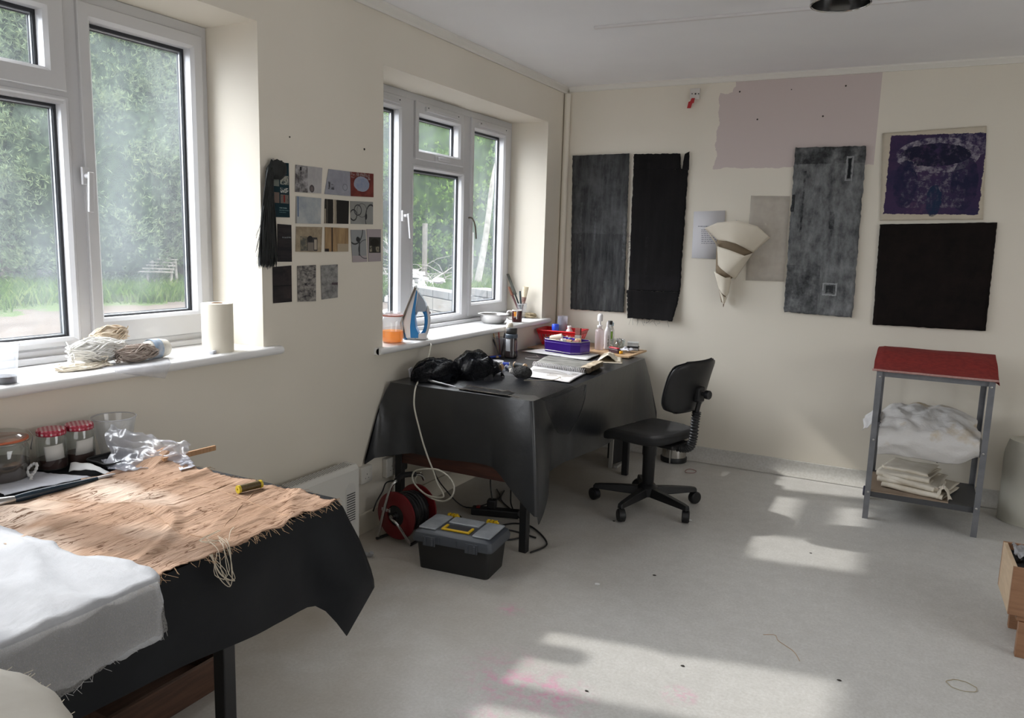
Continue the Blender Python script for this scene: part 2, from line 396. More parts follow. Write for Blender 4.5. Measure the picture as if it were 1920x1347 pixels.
v = MB(); v.box((xface(), a, 2.196), (xface(.016), 1.6, 2.222)); obj('trickle_vent', v, m_upvc, w1, smooth=0, bevel=.003)

# ================================================================ LIGHT
def world():
    w = bpy.data.worlds.new('bright overcast sky'); bpy.context.scene.world = w; w.use_nodes = True; t = w.node_tree; t.nodes.clear()
    out = t.nodes.new('ShaderNodeOutputWorld'); bg = t.nodes.new('ShaderNodeBackground'); tc = t.nodes.new('ShaderNodeTexCoord')
    sp = t.nodes.new('ShaderNodeSeparateXYZ'); rp = t.nodes.new('ShaderNodeValToRGB')
    t.links.new(tc.outputs['Generated'], sp.inputs[0]); t.links.new(sp.outputs[2], rp.inputs[0])
    e = rp.color_ramp.elements; e[0].position = .0; e[0].color = (.35, .38, .42, 1); e[1].position = .45; e[1].color = (.93, .96, 1, 1)
    t.links.new(rp.outputs[0], bg.inputs[0]); bg.inputs[1].default_value = SKY; t.links.new(bg.outputs[0], out.inputs[0])
SKY = 14.5
world()
def lamp(name, ty, loc, direction, energy, color=(1, 1, 1), **k):
    d = bpy.data.lights.new(name, ty); d.energy = energy; d.color = color
    for a_, v_ in k.items(): setattr(d, a_, v_)
    o = bpy.data.objects.new(name, d); C.objects.link(o); o.location = loc
    o.rotation_euler = Vector(direction).to_track_quat('-Z', 'Y').to_euler(); return o
lamp('sun', 'SUN', (-8, 0, 9), (1, .20, -.84), 3.3, (1, .98, .94), angle=radians(1.5))
for w in (W1, W2):
    l = lamp('daylight_portal', 'AREA', (-.37, (w[0]+w[1])/2, (w[2]+WT)/2), (1, 0, 0), 1, shape='RECTANGLE', size=w[1]-w[0], size_y=WT-w[2])
    l.rotation_euler = (radians(90), 0, radians(-90)); l.data.cycles.is_portal = True
# area lamps added as fill, behind the camera and at the right wall
lamp('near_end_fill', 'AREA', (2.6, -2.4, 1.6), (0, 1, -.25), 24, (.95, .97, 1), shape='RECTANGLE', size=3.0, size_y=1.3)
lamp('side_fill', 'AREA', (5.5, 2.2, 1.6), (-1, .15, -.2), 38, (.95, .97, 1), shape='RECTANGLE', size=2.4, size_y=1.3)
bpy.context.scene.view_settings.view_transform = 'Standard'
bpy.context.scene.view_settings.look = 'None'
bpy.context.scene.view_settings.exposure = 0.0
try:
    cy = bpy.context.scene.cycles; cy.max_bounces = 12; cy.diffuse_bounces = 7; cy.glossy_bounces = 4; cy.transparent_max_bounces = 24; cy.transmission_bounces = 6; cy.caustics_reflective = False; cy.caustics_refractive = False; cy.sample_clamp_indirect = 8
except Exception: pass
# ================================================================ OUTSIDE
def sstep(a, b, x): t = max(0, min(1, (x-a)/(b-a))); return t*t*(3-2*t)
WA, WB = dist(10.6, 776, 536), dist(8.6, 935, 540)      # retaining wall, left and right end of its face
wd = Vector((WB.x-WA.x, WB.y-WA.y, 0)).normalized(); wn = Vector((-wd.y, wd.x, 0))
if wn.y < 0: wn = -wn
PZ = .80
def ground_z(x, y):
    q = Vector((x-WA.x, y-WA.y, 0)); a, s = q.dot(wn), q.dot(wd)
    up = sstep(.1, .35, a)*sstep(-.5, .2, s+a*.18) if a > 0 else 0
    up = max(up, sstep(-3.2, .2, s+a*.18)*sstep(.4, 4, a))
    z = PZ*up
    r = sqrt((x-CAM.x)**2+(y-CAM.y)**2)
    z += sstep(18.2, 27, r)*sstep(-4, 3, s)*1.3             # bank rising beyond the track
    return z+.03*NZ((x, y, 0), .8)-.03
def ground_mat():
    t = NT('gravel yard and verge'); geo = t.n('ShaderNodeNewGeometry'); P = geo.outputs['Position']; s = t.sep(P)
    wob = t.math('MULTIPLY', t.math('SUBTRACT', t.noise(P, .7, 5), .5), 2.6)
    grav = t.ramp(t.noise(P, 26, 6, .8), [(.3, (.024, .018, .014)), (.5, (.044, .035, .029)), (.72, (.066, .055, .047))])
    grav = t.mix(t.ramp(t.noise(P, 1.1, 4), [(.4, 0), (.65, .5)]), grav, (.072, .060, .051))
    gras = t.ramp(t.noise(P, 9, 6, .7), [(.3, (.018, .028, .009)), (.7, (.04, .058, .016))])
    duff = t.ramp(t.noise(P, 7, 6, .7), [(.3, (.010, .008, .007)), (.7, (.026, .020, .016))])
    xg = t.math('ADD', s[0], wob)
    c = t.mix(t.math('LESS_THAN', xg, -11.4), grav, gras)
    c = t.mix(t.math('LESS_THAN', xg, -16.3), c, duff)
    # plateau behind the block wall: pale track then grass bank
    d = t.n('ShaderNodeVectorMath', operation='DISTANCE'); t.l(P, d.inputs[0]); d.inputs[1].default_value = (CAM.x, 0, CAM.z)
    r = t.math('ADD', d.outputs['Value'], t.math('MULTIPLY', wob, .25))
    track = t.ramp(t.noise(P, 20, 5, .7), [(.35, (.058, .053, .048)), (.7, (.078, .073, .069))])
    pl = t.math('GREATER_THAN', s[2], .5)
    pc = t.mix(t.math('GREATER_THAN', r, 17.6), t.mix(t.math('GREATER_THAN', r, 12.7), t.mix(t.ramp(t.noise(P, 3, 5), [(.48, 0), (.56, 1)]), grav, gras), track), gras)
    c = t.mix(pl, c, pc)
    t.bsdf(c, .95, 0, t.bump(t.noise(P, 30, 5), .5, .03), spec=.1); return t.m
g = MB(); g.grid(lambda u, v: (-.36-44*u, -8+58*v, ground_z(-.36-44*u, -8+58*v)), 120, 170)
struct('ground', g, ground_mat(), base=(0, 0, 0), smooth=180)
# block retaining wall
m_block = M('concrete block', (.034, .035, .036), (.054, .052, .049), 22, .9, bump=.4)
m_block2 = M('pale render', (.062, .057, .049), (.080, .074, .064), 9, .9, bump=.3)
wl = MB(); Rw = frame_rot(wd, (0, 0, 1)); Lw = 3.4
def course(mb, z0, z1, dep, x0, x1, bl):
    x = x0
    while x < x1:
        e = min(x+bl-.012, x1)
        mb.obox(WA+wd*((x+e)/2)+wn*(dep/2)+Vector((0, 0, (z0+z1)/2-WA.z)), (e-x, dep, z1-z0-.008), Rw); x += bl
rw = thing('retaining_wall', 'low retaining wall of concrete blocks outside the far window', 'wall', (WA.x+wd.x*1.5, WA.y+wd.y*1.5, 0)); rw['kind'] = 'structure'
course(wl, .70, .80, .25, -.3, Lw, .46); course(wl, .805, .895, .25, 1.62, Lw, .46); obj('block_course', wl, m_block, rw, smooth=0, bevel=.006)
wl = MB()
for k in range(4): course(wl, .02+k*.17, .186+k*.17, .23, -.3-(k % 2)*.0, Lw, .92)
obj('wall_base', wl, m_block2, rw, smooth=0, bevel=.006)
st = MB(); p = onZ(.80, 822, 531); st.blob((p.x, p.y, .835), (.10, .08, .045), amp=.35, seed=3)
tag(obj('stone', st, M('white stone', (.2, .19, .18), (.26, .25, .24), 12, .9)), 'pale stone resting on top of the block wall outside', 'stone')

# ---- foliage
def leaf_mat(name, stops, transl=.25):
    t = NT(name); geo = t.n('ShaderNodeNewGeometry'); oi = t.n('ShaderNodeObjectInfo')
    big = t.noise(geo.outputs['Position'], .9, 3)
    f = t.math('ADD', t.math('MULTIPLY', geo.outputs['Random Per Island'], .55), t.math('MULTIPLY', big, .75)); f = t.math('SUBTRACT', f, .18)
    c = t.ramp(f, stops); df = t.n('ShaderNodeBsdfDiffuse'); tl = t.n('ShaderNodeBsdfTranslucent'); t.l(c, df.inputs[0]); t.l(c, tl.inputs[0])
    m = t.n('ShaderNodeMixShader'); m.inputs[0].default_value = transl; t.l(df.outputs[0], m.inputs[1]); t.l(tl.outputs[0], m.inputs[2]); t.l(m.outputs[0], t.out.inputs[0]); return t.m
m_pine = leaf_mat('pine needles', [(.0, (.030, .042, .028)), (.35, (.065, .088, .055)), (.65, (.105, .132, .074)), (.9, (.15, .17, .085)), (1, (.28, .26, .11))])
m_leaf = leaf_mat('young leaves', [(0, (.022, .045, .014)), (.4, (.065, .12, .026)), (.75, (.13, .20, .045)), (1, (.24, .28, .07))], .4)
m_core = M('shaded foliage depth', (.010, .015, .010), (.034, .046, .030), 7, 1, spec=0)  # crown cores: shade deep between the leaves is put into the colour
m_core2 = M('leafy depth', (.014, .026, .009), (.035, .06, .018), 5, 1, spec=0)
m_post = M('weathered post', (.05, .045, .036), (.08, .072, .06), 9, .95)
m_bark = M('pine bark', (.020, .016, .013), (.06, .052, .045), 14, .95, bump=.6)
m_pale = M('pale dead wood', (.07, .064, .052), (.15, .14, .12), 10, .95, bump=.4)
m_grass = leaf_mat('grass blades', [(0, (.014, .03, .007)), (.5, (.04, .072, .014)), (1, (.11, .135, .04))], .35)
def spray(mb, p, d, n, L, w, r):
    """a tuft of needles or leaves fanning out around direction d"""
    for _ in range(n):
        q = (d+Vector((r.gauss(0, .55), r.gauss(0, .55), r.gauss(0, .5)))).normalized(); s = q.orthogonal().normalized()
        s = (s*cos(r.random()*6.28)+q.cross(s)*sin(r.random()*6.28))*w; l = L*r.uniform(.6, 1.2); o = len(mb.v)
        mb.v += [p-s*.4, p+q*l*.5+s, p+q*l, p+q*l*.5-s]; mb.f.append((o, o+1, o+2, o+3))
def tree(name, label, base, h, rad, z0, n, mat, group, seed, L=.135, w=.010, per=9, shape='pine', trunk_r=.16, bark=None, core=.72):
    r = random.Random(seed); t = thing(name, label, 'tree', base, 0, group); B = Vector(base)
    tk = MB(); tk.tube([B+Vector((.12*NZ((0, 0, k), .6, seed), .12*NZ((0, 0, k), .6, seed+4), k/8*h-.15*(k == 0))) for k in range(9)], [trunk_r*(1-k/9.5) for k in range(9)], 8)
    br = tk; cr = MB()
    def radius(zz): # crown radius at relative height
        return rad*((1-zz)**.75*(.55+.45*min(1, zz*5)) if shape == 'pine' else sin(pi*min(1, max(.02, zz*.93+.07)))**.6)
    nb = 46
    ends = []
    for k in range(nb):
        zz = (k+r.random())/nb; a = k*2.4+r.uniform(-.4, .4); R_ = radius(zz)*r.uniform(.75, 1.12); z = z0+(h-z0)*zz
        up = .25 if shape == 'pine' else .5
        pts = [B+Vector((cos(a)*R_*q, sin(a)*R_*q, z-.3+R_*up*(q-.9*q*q)+.1*NZ((k, q, 0), 3, seed))) for q in (0, .35, .7, 1)]
        br.tube(pts, [.035, .025, .015, .006], 4, cap=False); ends.append(pts)
    obj('trunk', tk, bark or m_bark, t)
    for i in range(n):
        pts = ends[r.randrange(nb)] if r.random() < .7 else None
        if pts:
            q = 1-r.random()**1.6*.75; p = pts[2].lerp(pts[3], (q-.7)/.3) if q > .7 else pts[1].lerp(pts[2], max(0, (q-.35)/.35))
            p = p+Vector((r.gauss(0, .30), r.gauss(0, .30), r.gauss(0, .20)))
        else:
            zz = r.random(); a = r.uniform(0, 6.28); R_ = radius(zz)*r.uniform(.8, 1.0); p = B+Vector((cos(a)*R_, sin(a)*R_, z0+(h-z0)*zz))
        out = Vector((p.x-B.x, p.y-B.y, 0)); out = out.normalized() if out.length > .01 else Vector((1, 0, 0))
        spray(cr, p, out*.6+Vector((0, 0, .55)), per, L, w, r)
    obj('crown', cr, mat, t, smooth=0)
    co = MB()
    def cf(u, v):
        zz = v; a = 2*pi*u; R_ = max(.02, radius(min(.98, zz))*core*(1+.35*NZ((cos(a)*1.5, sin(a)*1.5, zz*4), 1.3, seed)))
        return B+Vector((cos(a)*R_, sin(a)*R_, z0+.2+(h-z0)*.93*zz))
    co.grid(cf, 14, 12, cu=True); obj('shade_core', co, m_core if shape == 'pine' else m_core2, t)  # opaque dark core added to close sky gaps in the crown
    return t
gp = 'pine trees beyond the gravel yard'
def ground_at(d, u): p = dist(d, u, 520); return (p.x, p.y, ground_z(p.x, p.y))
tree('pine_tree', 'broad pine with a bare trunk foot at the far left edge of the near window', ground_at(20.5, 18), 11, 3.4, 1.25, 15000, m_pine, gp, 1, trunk_r=.32)
tree('pine_tree', 'dense pine filling the middle of the near window beyond the grass verge', ground_at(19, 185), 10.5, 3.1, .3, 15000, m_pine, gp, 2, trunk_r=.2)
tree('pine_tree', 'dark pine seen through the right edge of the near window', ground_at(21.5, 345), 11, 3.0, 1.5, 14000, m_pine, gp, 3, trunk_r=.2)
tree('pine_tree', 'tall pine standing behind and left of the trunked one in the near window', ground_at(26, -60), 13.5, 4.2, .8, 6000, m_pine, gp, 4, L=.22, w=.02)
tree('pine_tree', 'tall pine behind the gap between the two nearest pines', ground_at(25.5, 110), 14, 4.2, .6, 6000, m_pine, gp, 5, L=.22, w=.02)
tree('pine_tree', 'tall pine rearmost behind the dark pine in the near window', ground_at(26, 285), 14, 4.2, .6, 6000, m_pine, gp, 6, L=.22, w=.02)
gd = 'leafy trees beyond the track'
tree('bushy_tree', 'blue green bushy tree seen through the left pane of the far window', ground_at(27, 705), 9.5, 4.0, .2, 6000, m_leaf, gd, 11, L=.15, w=.045, per=8, shape='round')
tree('bushy_tree', 'yellow green tree behind the fence post in the middle pane', ground_at(25, 820), 9, 3.3, .2, 6500, m_leaf, gd, 12, L=.15, w=.045, per=8, shape='round')
tree('bushy_tree', 'bright leafy tree behind the pale leaning trunk in the far window', ground_at(27, 925), 11, 3.8, .4, 6500, m_leaf, gd, 13, L=.15, w=.045, per=8, shape='round')
tree('bushy_tree', 'big dark tree rising at the back between the other leafy trees', ground_at(34, 775), 14, 5.5, .3, 4500, m_leaf, gd, 14, L=.24, w=.07, per=8, shape='round')
tree('bushy_tree', 'big tree rising furthest to the right behind the far window', ground_at(35, 890), 15, 5.5, .3, 4500, m_leaf, gd, 15, L=.24, w=.07, per=8, shape='round')
tree('bushy_tree', 'low bushy tree between the pines and the rubble heap', ground_at(29, 560), 11, 5.0, .3, 4000, m_leaf, gd, 16, L=.24, w=.07, per=8, shape='round')
# pale dead trunk leaning
a, b = dist(20, 892, 470), dist(20, 925, 330); b2 = dist(20.2, 937, 290); a.z = ground_z(a.x, a.y)-.05
dt = MB(); dt.tube(bez([a, a.lerp(b, .5)+Vector((.05, 0, 0)), b, b2], 5), [.105-.005*k for k in range(16)], 9)
0 and dt.tube(bez([a.lerp(b, .6), a.lerp(b, .8)+Vector((-.35, .1, .3)), a.lerp(b, .9)+Vector((-.6, .1, 1.1))], 4), [.05-.005*k for k in range(9)], 6)
tag(obj('dead_tree_trunk', dt, m_pale), 'pale bare tree trunk leaning in front of the green trees outside', 'tree trunk')
# grass
def grass(name, label, spots, hgt, seed, wd_=.012):
    r = random.Random(seed); mb = MB()
    for x, y in spots:
        z = ground_z(x, y); h = hgt*r.uniform(.4, 1.25); a = r.uniform(0, 6.28); s = Vector((cos(a), sin(a), 0))*wd_*r.uniform(.7, 1.8); b = Vector((r.gauss(0, .22), r.gauss(0, .22), 1))*h; o = len(mb.v); p = Vector((x, y, z-.02))
        mb.v += [p-s, p+s, p+b*.6+s*.7, p+b+Vector((b.x, b.y, 0))*.5]; mb.f.append((o, o+1, o+2, o+3))
    o = obj(name, mb, m_grass, smooth=0); tag(o, label, 'grass', kind='stuff')
r = random.Random(3); sp = []
while len(sp) < 26000:
    y = r.uniform(2, 21); x = r.uniform(-16.8, -11.3)
    e = -11.5+1.3*NZ((0, y, 0), .5)
    if x < e and r.random() < sstep(0, 1.4, e-x)*.9+.1: sp.append((x, y))
grass('grass_verge', 'strip of tall green grass between the gravel yard and the pines', sp, .34, 5)
sp = []
while len(sp) < 17000:
    d = r.uniform(17.6, 24.5); u = r.uniform(700, 960); p = dist(d, u, 500)
    sp.append((p.x, p.y))
grass('grass_bank', 'grassy bank beyond the pale track, seen through the far window', sp, .42, 6, .016)
sp = []
while len(sp) < 1500:
    d = r.uniform(12.2, 12.9)+.2*r.gauss(0, 1); u = r.uniform(715, 940); p = dist(d, u, 500); sp.append((p.x, p.y))
grass('grass_strip', 'thin strip of grass between the block wall and the pale track', sp, .13, 7)
# rubble and brush heap
r = random.Random(9); rb = MB(); tw = MB()
for k in range(260):
    u, d = r.gauss(782, 26), r.uniform(17.2, 20.5)
    if u > 838 or u < 690: continue
    p = dist(d, u, 500); hh = max(0, 1-abs(u-775)/62)*max(0, 1-abs(d-18.8)/2.2)*.75
    rb.obox((p.x, p.y, ground_z(p.x, p.y)+hh*r.random()**.5), [r.uniform(.1, .4), r.uniform(.08, .3), r.uniform(.05, .16)], Matrix.Rotation(r.uniform(0, 6), 3, 'Z') @ Matrix.Rotation(r.gauss(0, .4), 3, 'X'))
tag(obj('rubble_heap', rb, M('white rubble', (.12, .115, .11), (.27, .26, .25), 3, .95), smooth=0), 'pale heap of broken rubble beside the track outside the far window', 'rubble', kind='stuff')
for k in range(70):
    u, d = r.gauss(775, 34), r.uniform(18.4, 20.8); p = dist(d, u, 500); z = ground_z(p.x, p.y)+r.uniform(.2, .6); q = p.copy(); q.z = z
    e = Vector((r.gauss(0, .8), r.gauss(0, .8), r.uniform(-.1, .5))); tw.tube([q, q+e*.5+Vector((0, 0, .1)), q+e], [.014, .010, .004], 4)
tag(obj('brushwood', tw, m_pale), 'tangle of cut dead branches lying on top of the rubble heap', 'branches', kind='stuff')
# bare sapling in front of the rubble
sp_ = MB(); rr = random.Random(21); b0 = dist(16.2, 742, 500); b0.z = ground_z(b0.x, b0.y)
def twig(p, d, l, rad, n):
    q = p+d*l; sp_.tube([p, p.lerp(q, .5)+Vector((rr.gauss(0, .03), rr.gauss(0, .03), 0))*l, q], [rad, rad*.8, rad*.6], 5)
    if n:
        for _ in range(3): twig(p.lerp(q, rr.uniform(.5, 1)), (d+Vector((rr.gauss(0, .5), rr.gauss(0, .5), rr.gauss(.1, .3)))).normalized(), l*rr.uniform(.5, .75), rad*.55, n-1)
twig(b0, Vector((.05, 0, 1)), .85, .03, 4)
tag(obj('bare_sapling', sp_, m_pale), 'leafless twiggy sapling in front of the rubble heap outside', 'tree')
# fence posts
for (u, v0, d, lab) in ((797, 419, 19.6, 'weathered wooden fence post standing alone in the middle pane view'), (854, 429, 19.6, 'weathered fence post half hidden by the far window mullion'), (884, 436, 19.6, 'weathered fence post seen through the right casement outside')):
    p = dist(d, u, v0); zb = ground_z(p.x, p.y)-.1
    tag(obj('fence_post', MB().prism([(p.x-.05, p.y-.05), (p.x+.05, p.y-.05), (p.x+.05, p.y+.05), (p.x-.05, p.y+.05)], zb, p.z), m_post, smooth=0, bevel=.012), lab, 'fence post', 'fence posts on the bank')
# black edging pipe along the track
pp = [dist(17.5+.2*sin(u*.05), u, 497) for u in range(765, 950, 12)]
tag(obj('edging_pipe', MB().tube([(p.x, p.y, ground_z(p.x, p.y)+.03) for p in pp], .045, 8), M('black pipe', (.006, .006, .008), rough=.5)), 'black pipe laid along the far edge of the pale track', 'pipe')
# pallet table and water tub
pb = dist(18.6, 300, 520); gz = ground_z(pb.x, pb.y)
t = thing('slatted_wooden_table', 'weathered slatted wooden table standing in the grass before the pines', 'table', (pb.x, pb.y, gz), 0)
vd = Vector((RT.x, RT.y, 0)).normalized(); vf = Vector((-vd.y, vd.x, 0)); Rp = frame_rot(vd, (0, 0, 1))
s = MB()
for k in range(5): s.obox(pb*1+Vector((0, 0, gz+.50+.07*k-pb.z))+vf*(.13*k-.2), (.78-.06*k, .115, .025), Rp)
obj('slat_top', s, m_pale, t, smooth=0)
for sx in (-.28, .28):
    obj('trestle', MB().tube([Vector((pb.x, pb.y, gz-.05))+vd*sx-vf*.12, Vector((pb.x, pb.y, gz+.55))+vd*sx+vf*.02], .03, 6).tube([Vector((pb.x, pb.y, gz-.05))+vd*sx+vf*.3, Vector((pb.x, pb.y, gz+.75))+vd*sx+vf*.24], .03, 6), m_pale, t)
lg = MB(); p = dist(17.6, 250, 536); p.z = ground_z(p.x, p.y)+.06; lg.tube([p-vd*.25, p+vd*.28+vf*.3], [.09, .08], 9); tag(obj('log', lg, m_pale), 'short cut log lying in the grass verge', 'log')
p = dist(7.6, 722, 572); zt = .63
def rr_poly(cx, cy, hx_, hy, rad, n=5):
    o = []
    for sx, sy, a0 in ((1, 1, 0), (-1, 1, 90), (-1, -1, 180), (1, -1, 270)):
        for k in range(n+1):
            a = radians(a0+90*k/n); o.append((cx+sx*(hx_-rad)+rad*cos(a), cy+sy*(hy-rad)+rad*sin(a)))
    return o
t = thing('plastic_tub', 'blue grey plastic tub outside the left pane of the far window', 'tub', (p.x, p.y, 0), .3)
tb = MB()
for a, b, e0, e1 in ((0, zt, .30, .36),):
    P0, P1 = rr_poly(p.x, p.y, e0, e0*.8, .08), rr_poly(p.x, p.y, e1, e1*.8, .08); n = len(P0); P2 = rr_poly(p.x, p.y, e1-.02, e1*.8-.02, .07); P3 = rr_poly(p.x, p.y, e0-.02, e0*.8-.02, .07)
    for PP, z in ((P0, a), (P1, b), (P2, b), (P3, a+.03)): tb.v += [Vector((x, y, z)) for x, y in PP]
    for L_ in range(3):
        for j in range(n): tb.f.append((L_*n+j, L_*n+(j+1) % n, (L_+1)*n+(j+1) % n, (L_+1)*n+j))
    tb.f.append(tuple(reversed(range(n)))); tb.f.append(tuple(3*n+j for j in range(n)))
obj('tub_body', tb, M('blue grey plastic', (.032, .042, .052), rough=.5), t)
rm = MB(); rm.tube([(x, y, zt) for x, y in rr_poly(p.x, p.y, .37, .30, .08)], .018, 6, closed=True); obj('rim', rm, M('blue rim plastic', (.02, .035, .07), rough=.4), t)
sk_ = MB(); sk_.blob((p.x+.02, p.y, zt+.02), (.27, .2, .10), amp=.4, seed=5); tag(obj('white_sack', sk_, M('white sack', (.12, .12, .12), (.17, .17, .17), 6, .8)), 'crumpled white sack lying in the top of the plastic tub outside', 'sack')
# ================================================================ FURNITURE
m_oil = M('black oilcloth', (.008, .009, .0115), (.014, .016, .019), 5, .33, spec=.7, bump=.10, bscale=7, bdist=.03)
m_oil2 = M('black oilcloth near', (.0045, .0055, .0075), (.008, .0095, .012), 5, .5, spec=.2, bump=.08, bscale=6, bdist=.03)
m_blackmetal = M('black painted steel', (.009, .009, .010), rough=.4)
m_darkwood = M('dark red brown wood', (.045, .014, .009), (.075, .024, .014), 6, .45, stretch=(1, 12, 12))
m_wood = M('plain brown wood', (.20, .105, .05), (.28, .155, .075), 7, .55, stretch=(10, 1, 10))
m_wood2 = M('dull brown wood', (.06, .028, .017), (.10, .048, .028), 7, .6, stretch=(10, 1, 10))
m_black = M('black plastic', (.008, .008, .009), rough=.45)
m_blackfab = M('worn black fabric', (.012, .012, .013), (.022, .022, .023), 8, .8, bump=.3, bscale=300, bdist=.002)
m_chrome = M('chrome', (.55, .55, .55), rough=.16, metal=1)
m_steel = M('brushed steel', (.42, .41, .40), rough=.3, metal=1)

def tablecloth(x0, y0, x1, y1, z, drop, corners, mat, rad=.02, curl=None, lev=9, base=.012, seed=0, name='oilcloth', label=None, wob=.012):
    P = []   # (x,y,nx,ny, ds to every corner)
    cs = [(x0, y0), (x1, y0), (x1, y1), (x0, y1)]; per = []
    for i in range(4):
        a, b = Vector(cs[i]), Vector(cs[(i+1) % 4]); d = (b-a).normalized(); nn = Vector((d.y, -d.x)); L = (b-a).length-2*rad
        a0 = atan2(-Vector(cs[i-1]).y+a.y, -Vector(cs[i-1]).x+a.x)  # incoming direction
        cc = a+d*rad-nn*rad
        pn = Vector(((a-Vector(cs[i-1])).normalized().y, -(a-Vector(cs[i-1])).normalized().x))
        for k in range(7):
            t = k/6; w = (pn*(1-t)+nn*t).normalized(); per.append((cc+w*rad, w, i, 0))
        n = max(4, int(L/.03))
        for k in range(1, n):
            s = rad+L*k/n; q = a+d*s
            per.append((q, nn, i if s < L/2+rad else (i+1) % 4, min(s, L+2*rad-s)))
    mb = MB(); n = len(per)
    for j in range(lev+1):
        t = j/lev
        for q, w, ci, ds in per:
            A, E, S = corners[ci]; g = exp(-(ds/S)**2); val = -.35*A*exp(-((ds-2.3*S)/(S*.9))**2) if ds > 0 else 0
            dr = drop(q.x, q.y, w)+E*exp(-(ds/(S*.85))**2)
            cx, cy = (x0+x1)/2, (y0+y1)/2
            dg = Vector((1 if cs[ci][0] > cx else -1, 1 if cs[ci][1] > cy else -1)).normalized()
            dirn = (w*(1-g)+dg*g).normalized()
            ft = t**.9 if curl != ci or t < .66 else .66**.9-(t-.66)*1.5
            off = base*min(1, t*3)+(A*g+val)*ft+wob*t*NZ((q.x*4, q.y*4, t*1.2), 1, seed)
            off = max(off, .003*min(1, t*5))
            zz = z-dr*t if t > .12 else z-dr*t*(.55+.45*t/.12)
            mb.v.append(Vector((q.x+dirn.x*off, q.y+dirn.y*off, zz)))
    for j in range(lev):
        for i in range(n): k = (i+1) % n; mb.f.append((j*n+i, (j+1)*n+i, (j+1)*n+k, j*n+k))
    mb.f.append(tuple(range(n)))
    o = obj(name, mb, mat, smooth=50, base=((x0+x1)/2, (y0+y1)/2, z)); tag(o, label, 'tablecloth'); return o
TZ = .745
# ---------------- far work table
t2 = thing('work_table', 'work table with dark red brown end panel under the far black oilcloth', 'table', (.44, 3.95, 0))
obj('tabletop', MB().box((.05, 3.15, TZ-.03), (.82, 4.752, TZ-.004)), m_darkwood, t2, smooth=0)
obj('end_panel', MB().box((.075, 3.165, .325), (.80, 3.185, TZ-.031)), m_darkwood, t2, smooth=0)
obj('rail', MB().box((.06, 4.60, .62), (.80, 4.62, TZ-.031)), m_darkwood, t2, smooth=0)
for x, y in ((.80, 3.165), (.07, 3.175), (.795, 4.615), (.07, 4.615)):
    obj('leg', MB().box((x-.02, y-.018, 0), (x+.02, y+.018, TZ-.031)), m_blackmetal, t2, smooth=0, bevel=.004)
def drop2(x, y, w):
    if w.y < -.5: return .31+.06*(x/.8)+.02*sin(x*7)
    if w.x > .5: return .40+.02*sin(y*5)
    if w.x < -.5: return .30
    return .30
tablecloth(.032, 3.13, .84, 4.77, TZ, drop2, {0: (.14, .07, .10), 1: (.11, .15, .13), 2: (.10, .06, .11), 3: (.01, 0, .08)}, m_oil, seed=2, label='black oilcloth hanging over the far work table under all its clutter')
# move the wall-side edge so that it does not cut the wall: the wall corner fold is squeezed along the table end
for o in [q for q in C.objects if q.name.startswith('oilcloth')]:
    for v in o.data.vertices:
        wx = v.co.x+o.location.x
        if wx < .012: v.co.y -= (.012-wx)*.9; v.co.x = .012-o.location.x+.0*wx
# ---------------- near work table
t1 = thing('work_table', 'work table with black legs under the near black oilcloth', 'table', (.5, .6, 0))
obj('tabletop', MB().box((.065, -.55, TZ-.03), (.962, 1.604, TZ-.004)), m_darkwood, t1, smooth=0)
for x, y in ((.835, 1.335), (.12, 1.335), (.835, -.35), (.12, -.35)):
    obj('leg', MB().box((x-.02, y-.02, 0), (x+.02, y+.02, TZ-.031)), m_blackmetal, t1, smooth=0, bevel=.004)
DROP1 = lambda y: .22+.03*sstep(1.0, 1.5, y)
def drop1(x, y, w):
    if w.x > .5: return DROP1(y)+.012*sin(y*6)
    if w.y > .5: return .22
    return .16
tablecloth(.045, -.57, .983, 1.625, TZ, drop1, {0: (.01, 0, .1), 1: (.05, .1, .1), 2: (.135, .155, .085), 3: (.0, 0, .08)}, m_oil2, seed=5, base=.01, curl=2, lev=12, label='black oilcloth hanging over the near work table under the brown cloth')
# wooden box under the near table
bx = MB(); p = Vector((.40, 1.50, 0))
t = thing('wooden_box', 'old brown wooden box on the floor under the near work table', 'box', (.36, 1.45, 0))
for a, b in (((.17, 1.25, .0), (.185, 1.70, .11)), ((.44, 1.25, .0), (.455, 1.70, .11)), ((.186, 1.25, 0), (.439, 1.265, .11)), ((.186, 1.685, 0), (.439, 1.70, .11)), ((.186, 1.266, 0), (.439, 1.684, .012))):
    obj('board', MB().box(a, b), m_wood2, t, smooth=0, bevel=.002)
tag(obj('wooden_plank', MB().box((.62, .55, .0005), (.72, 1.30, .018)), m_wood2, smooth=0, bevel=.003), 'long brown plank on the floor below the near table hem', 'plank')
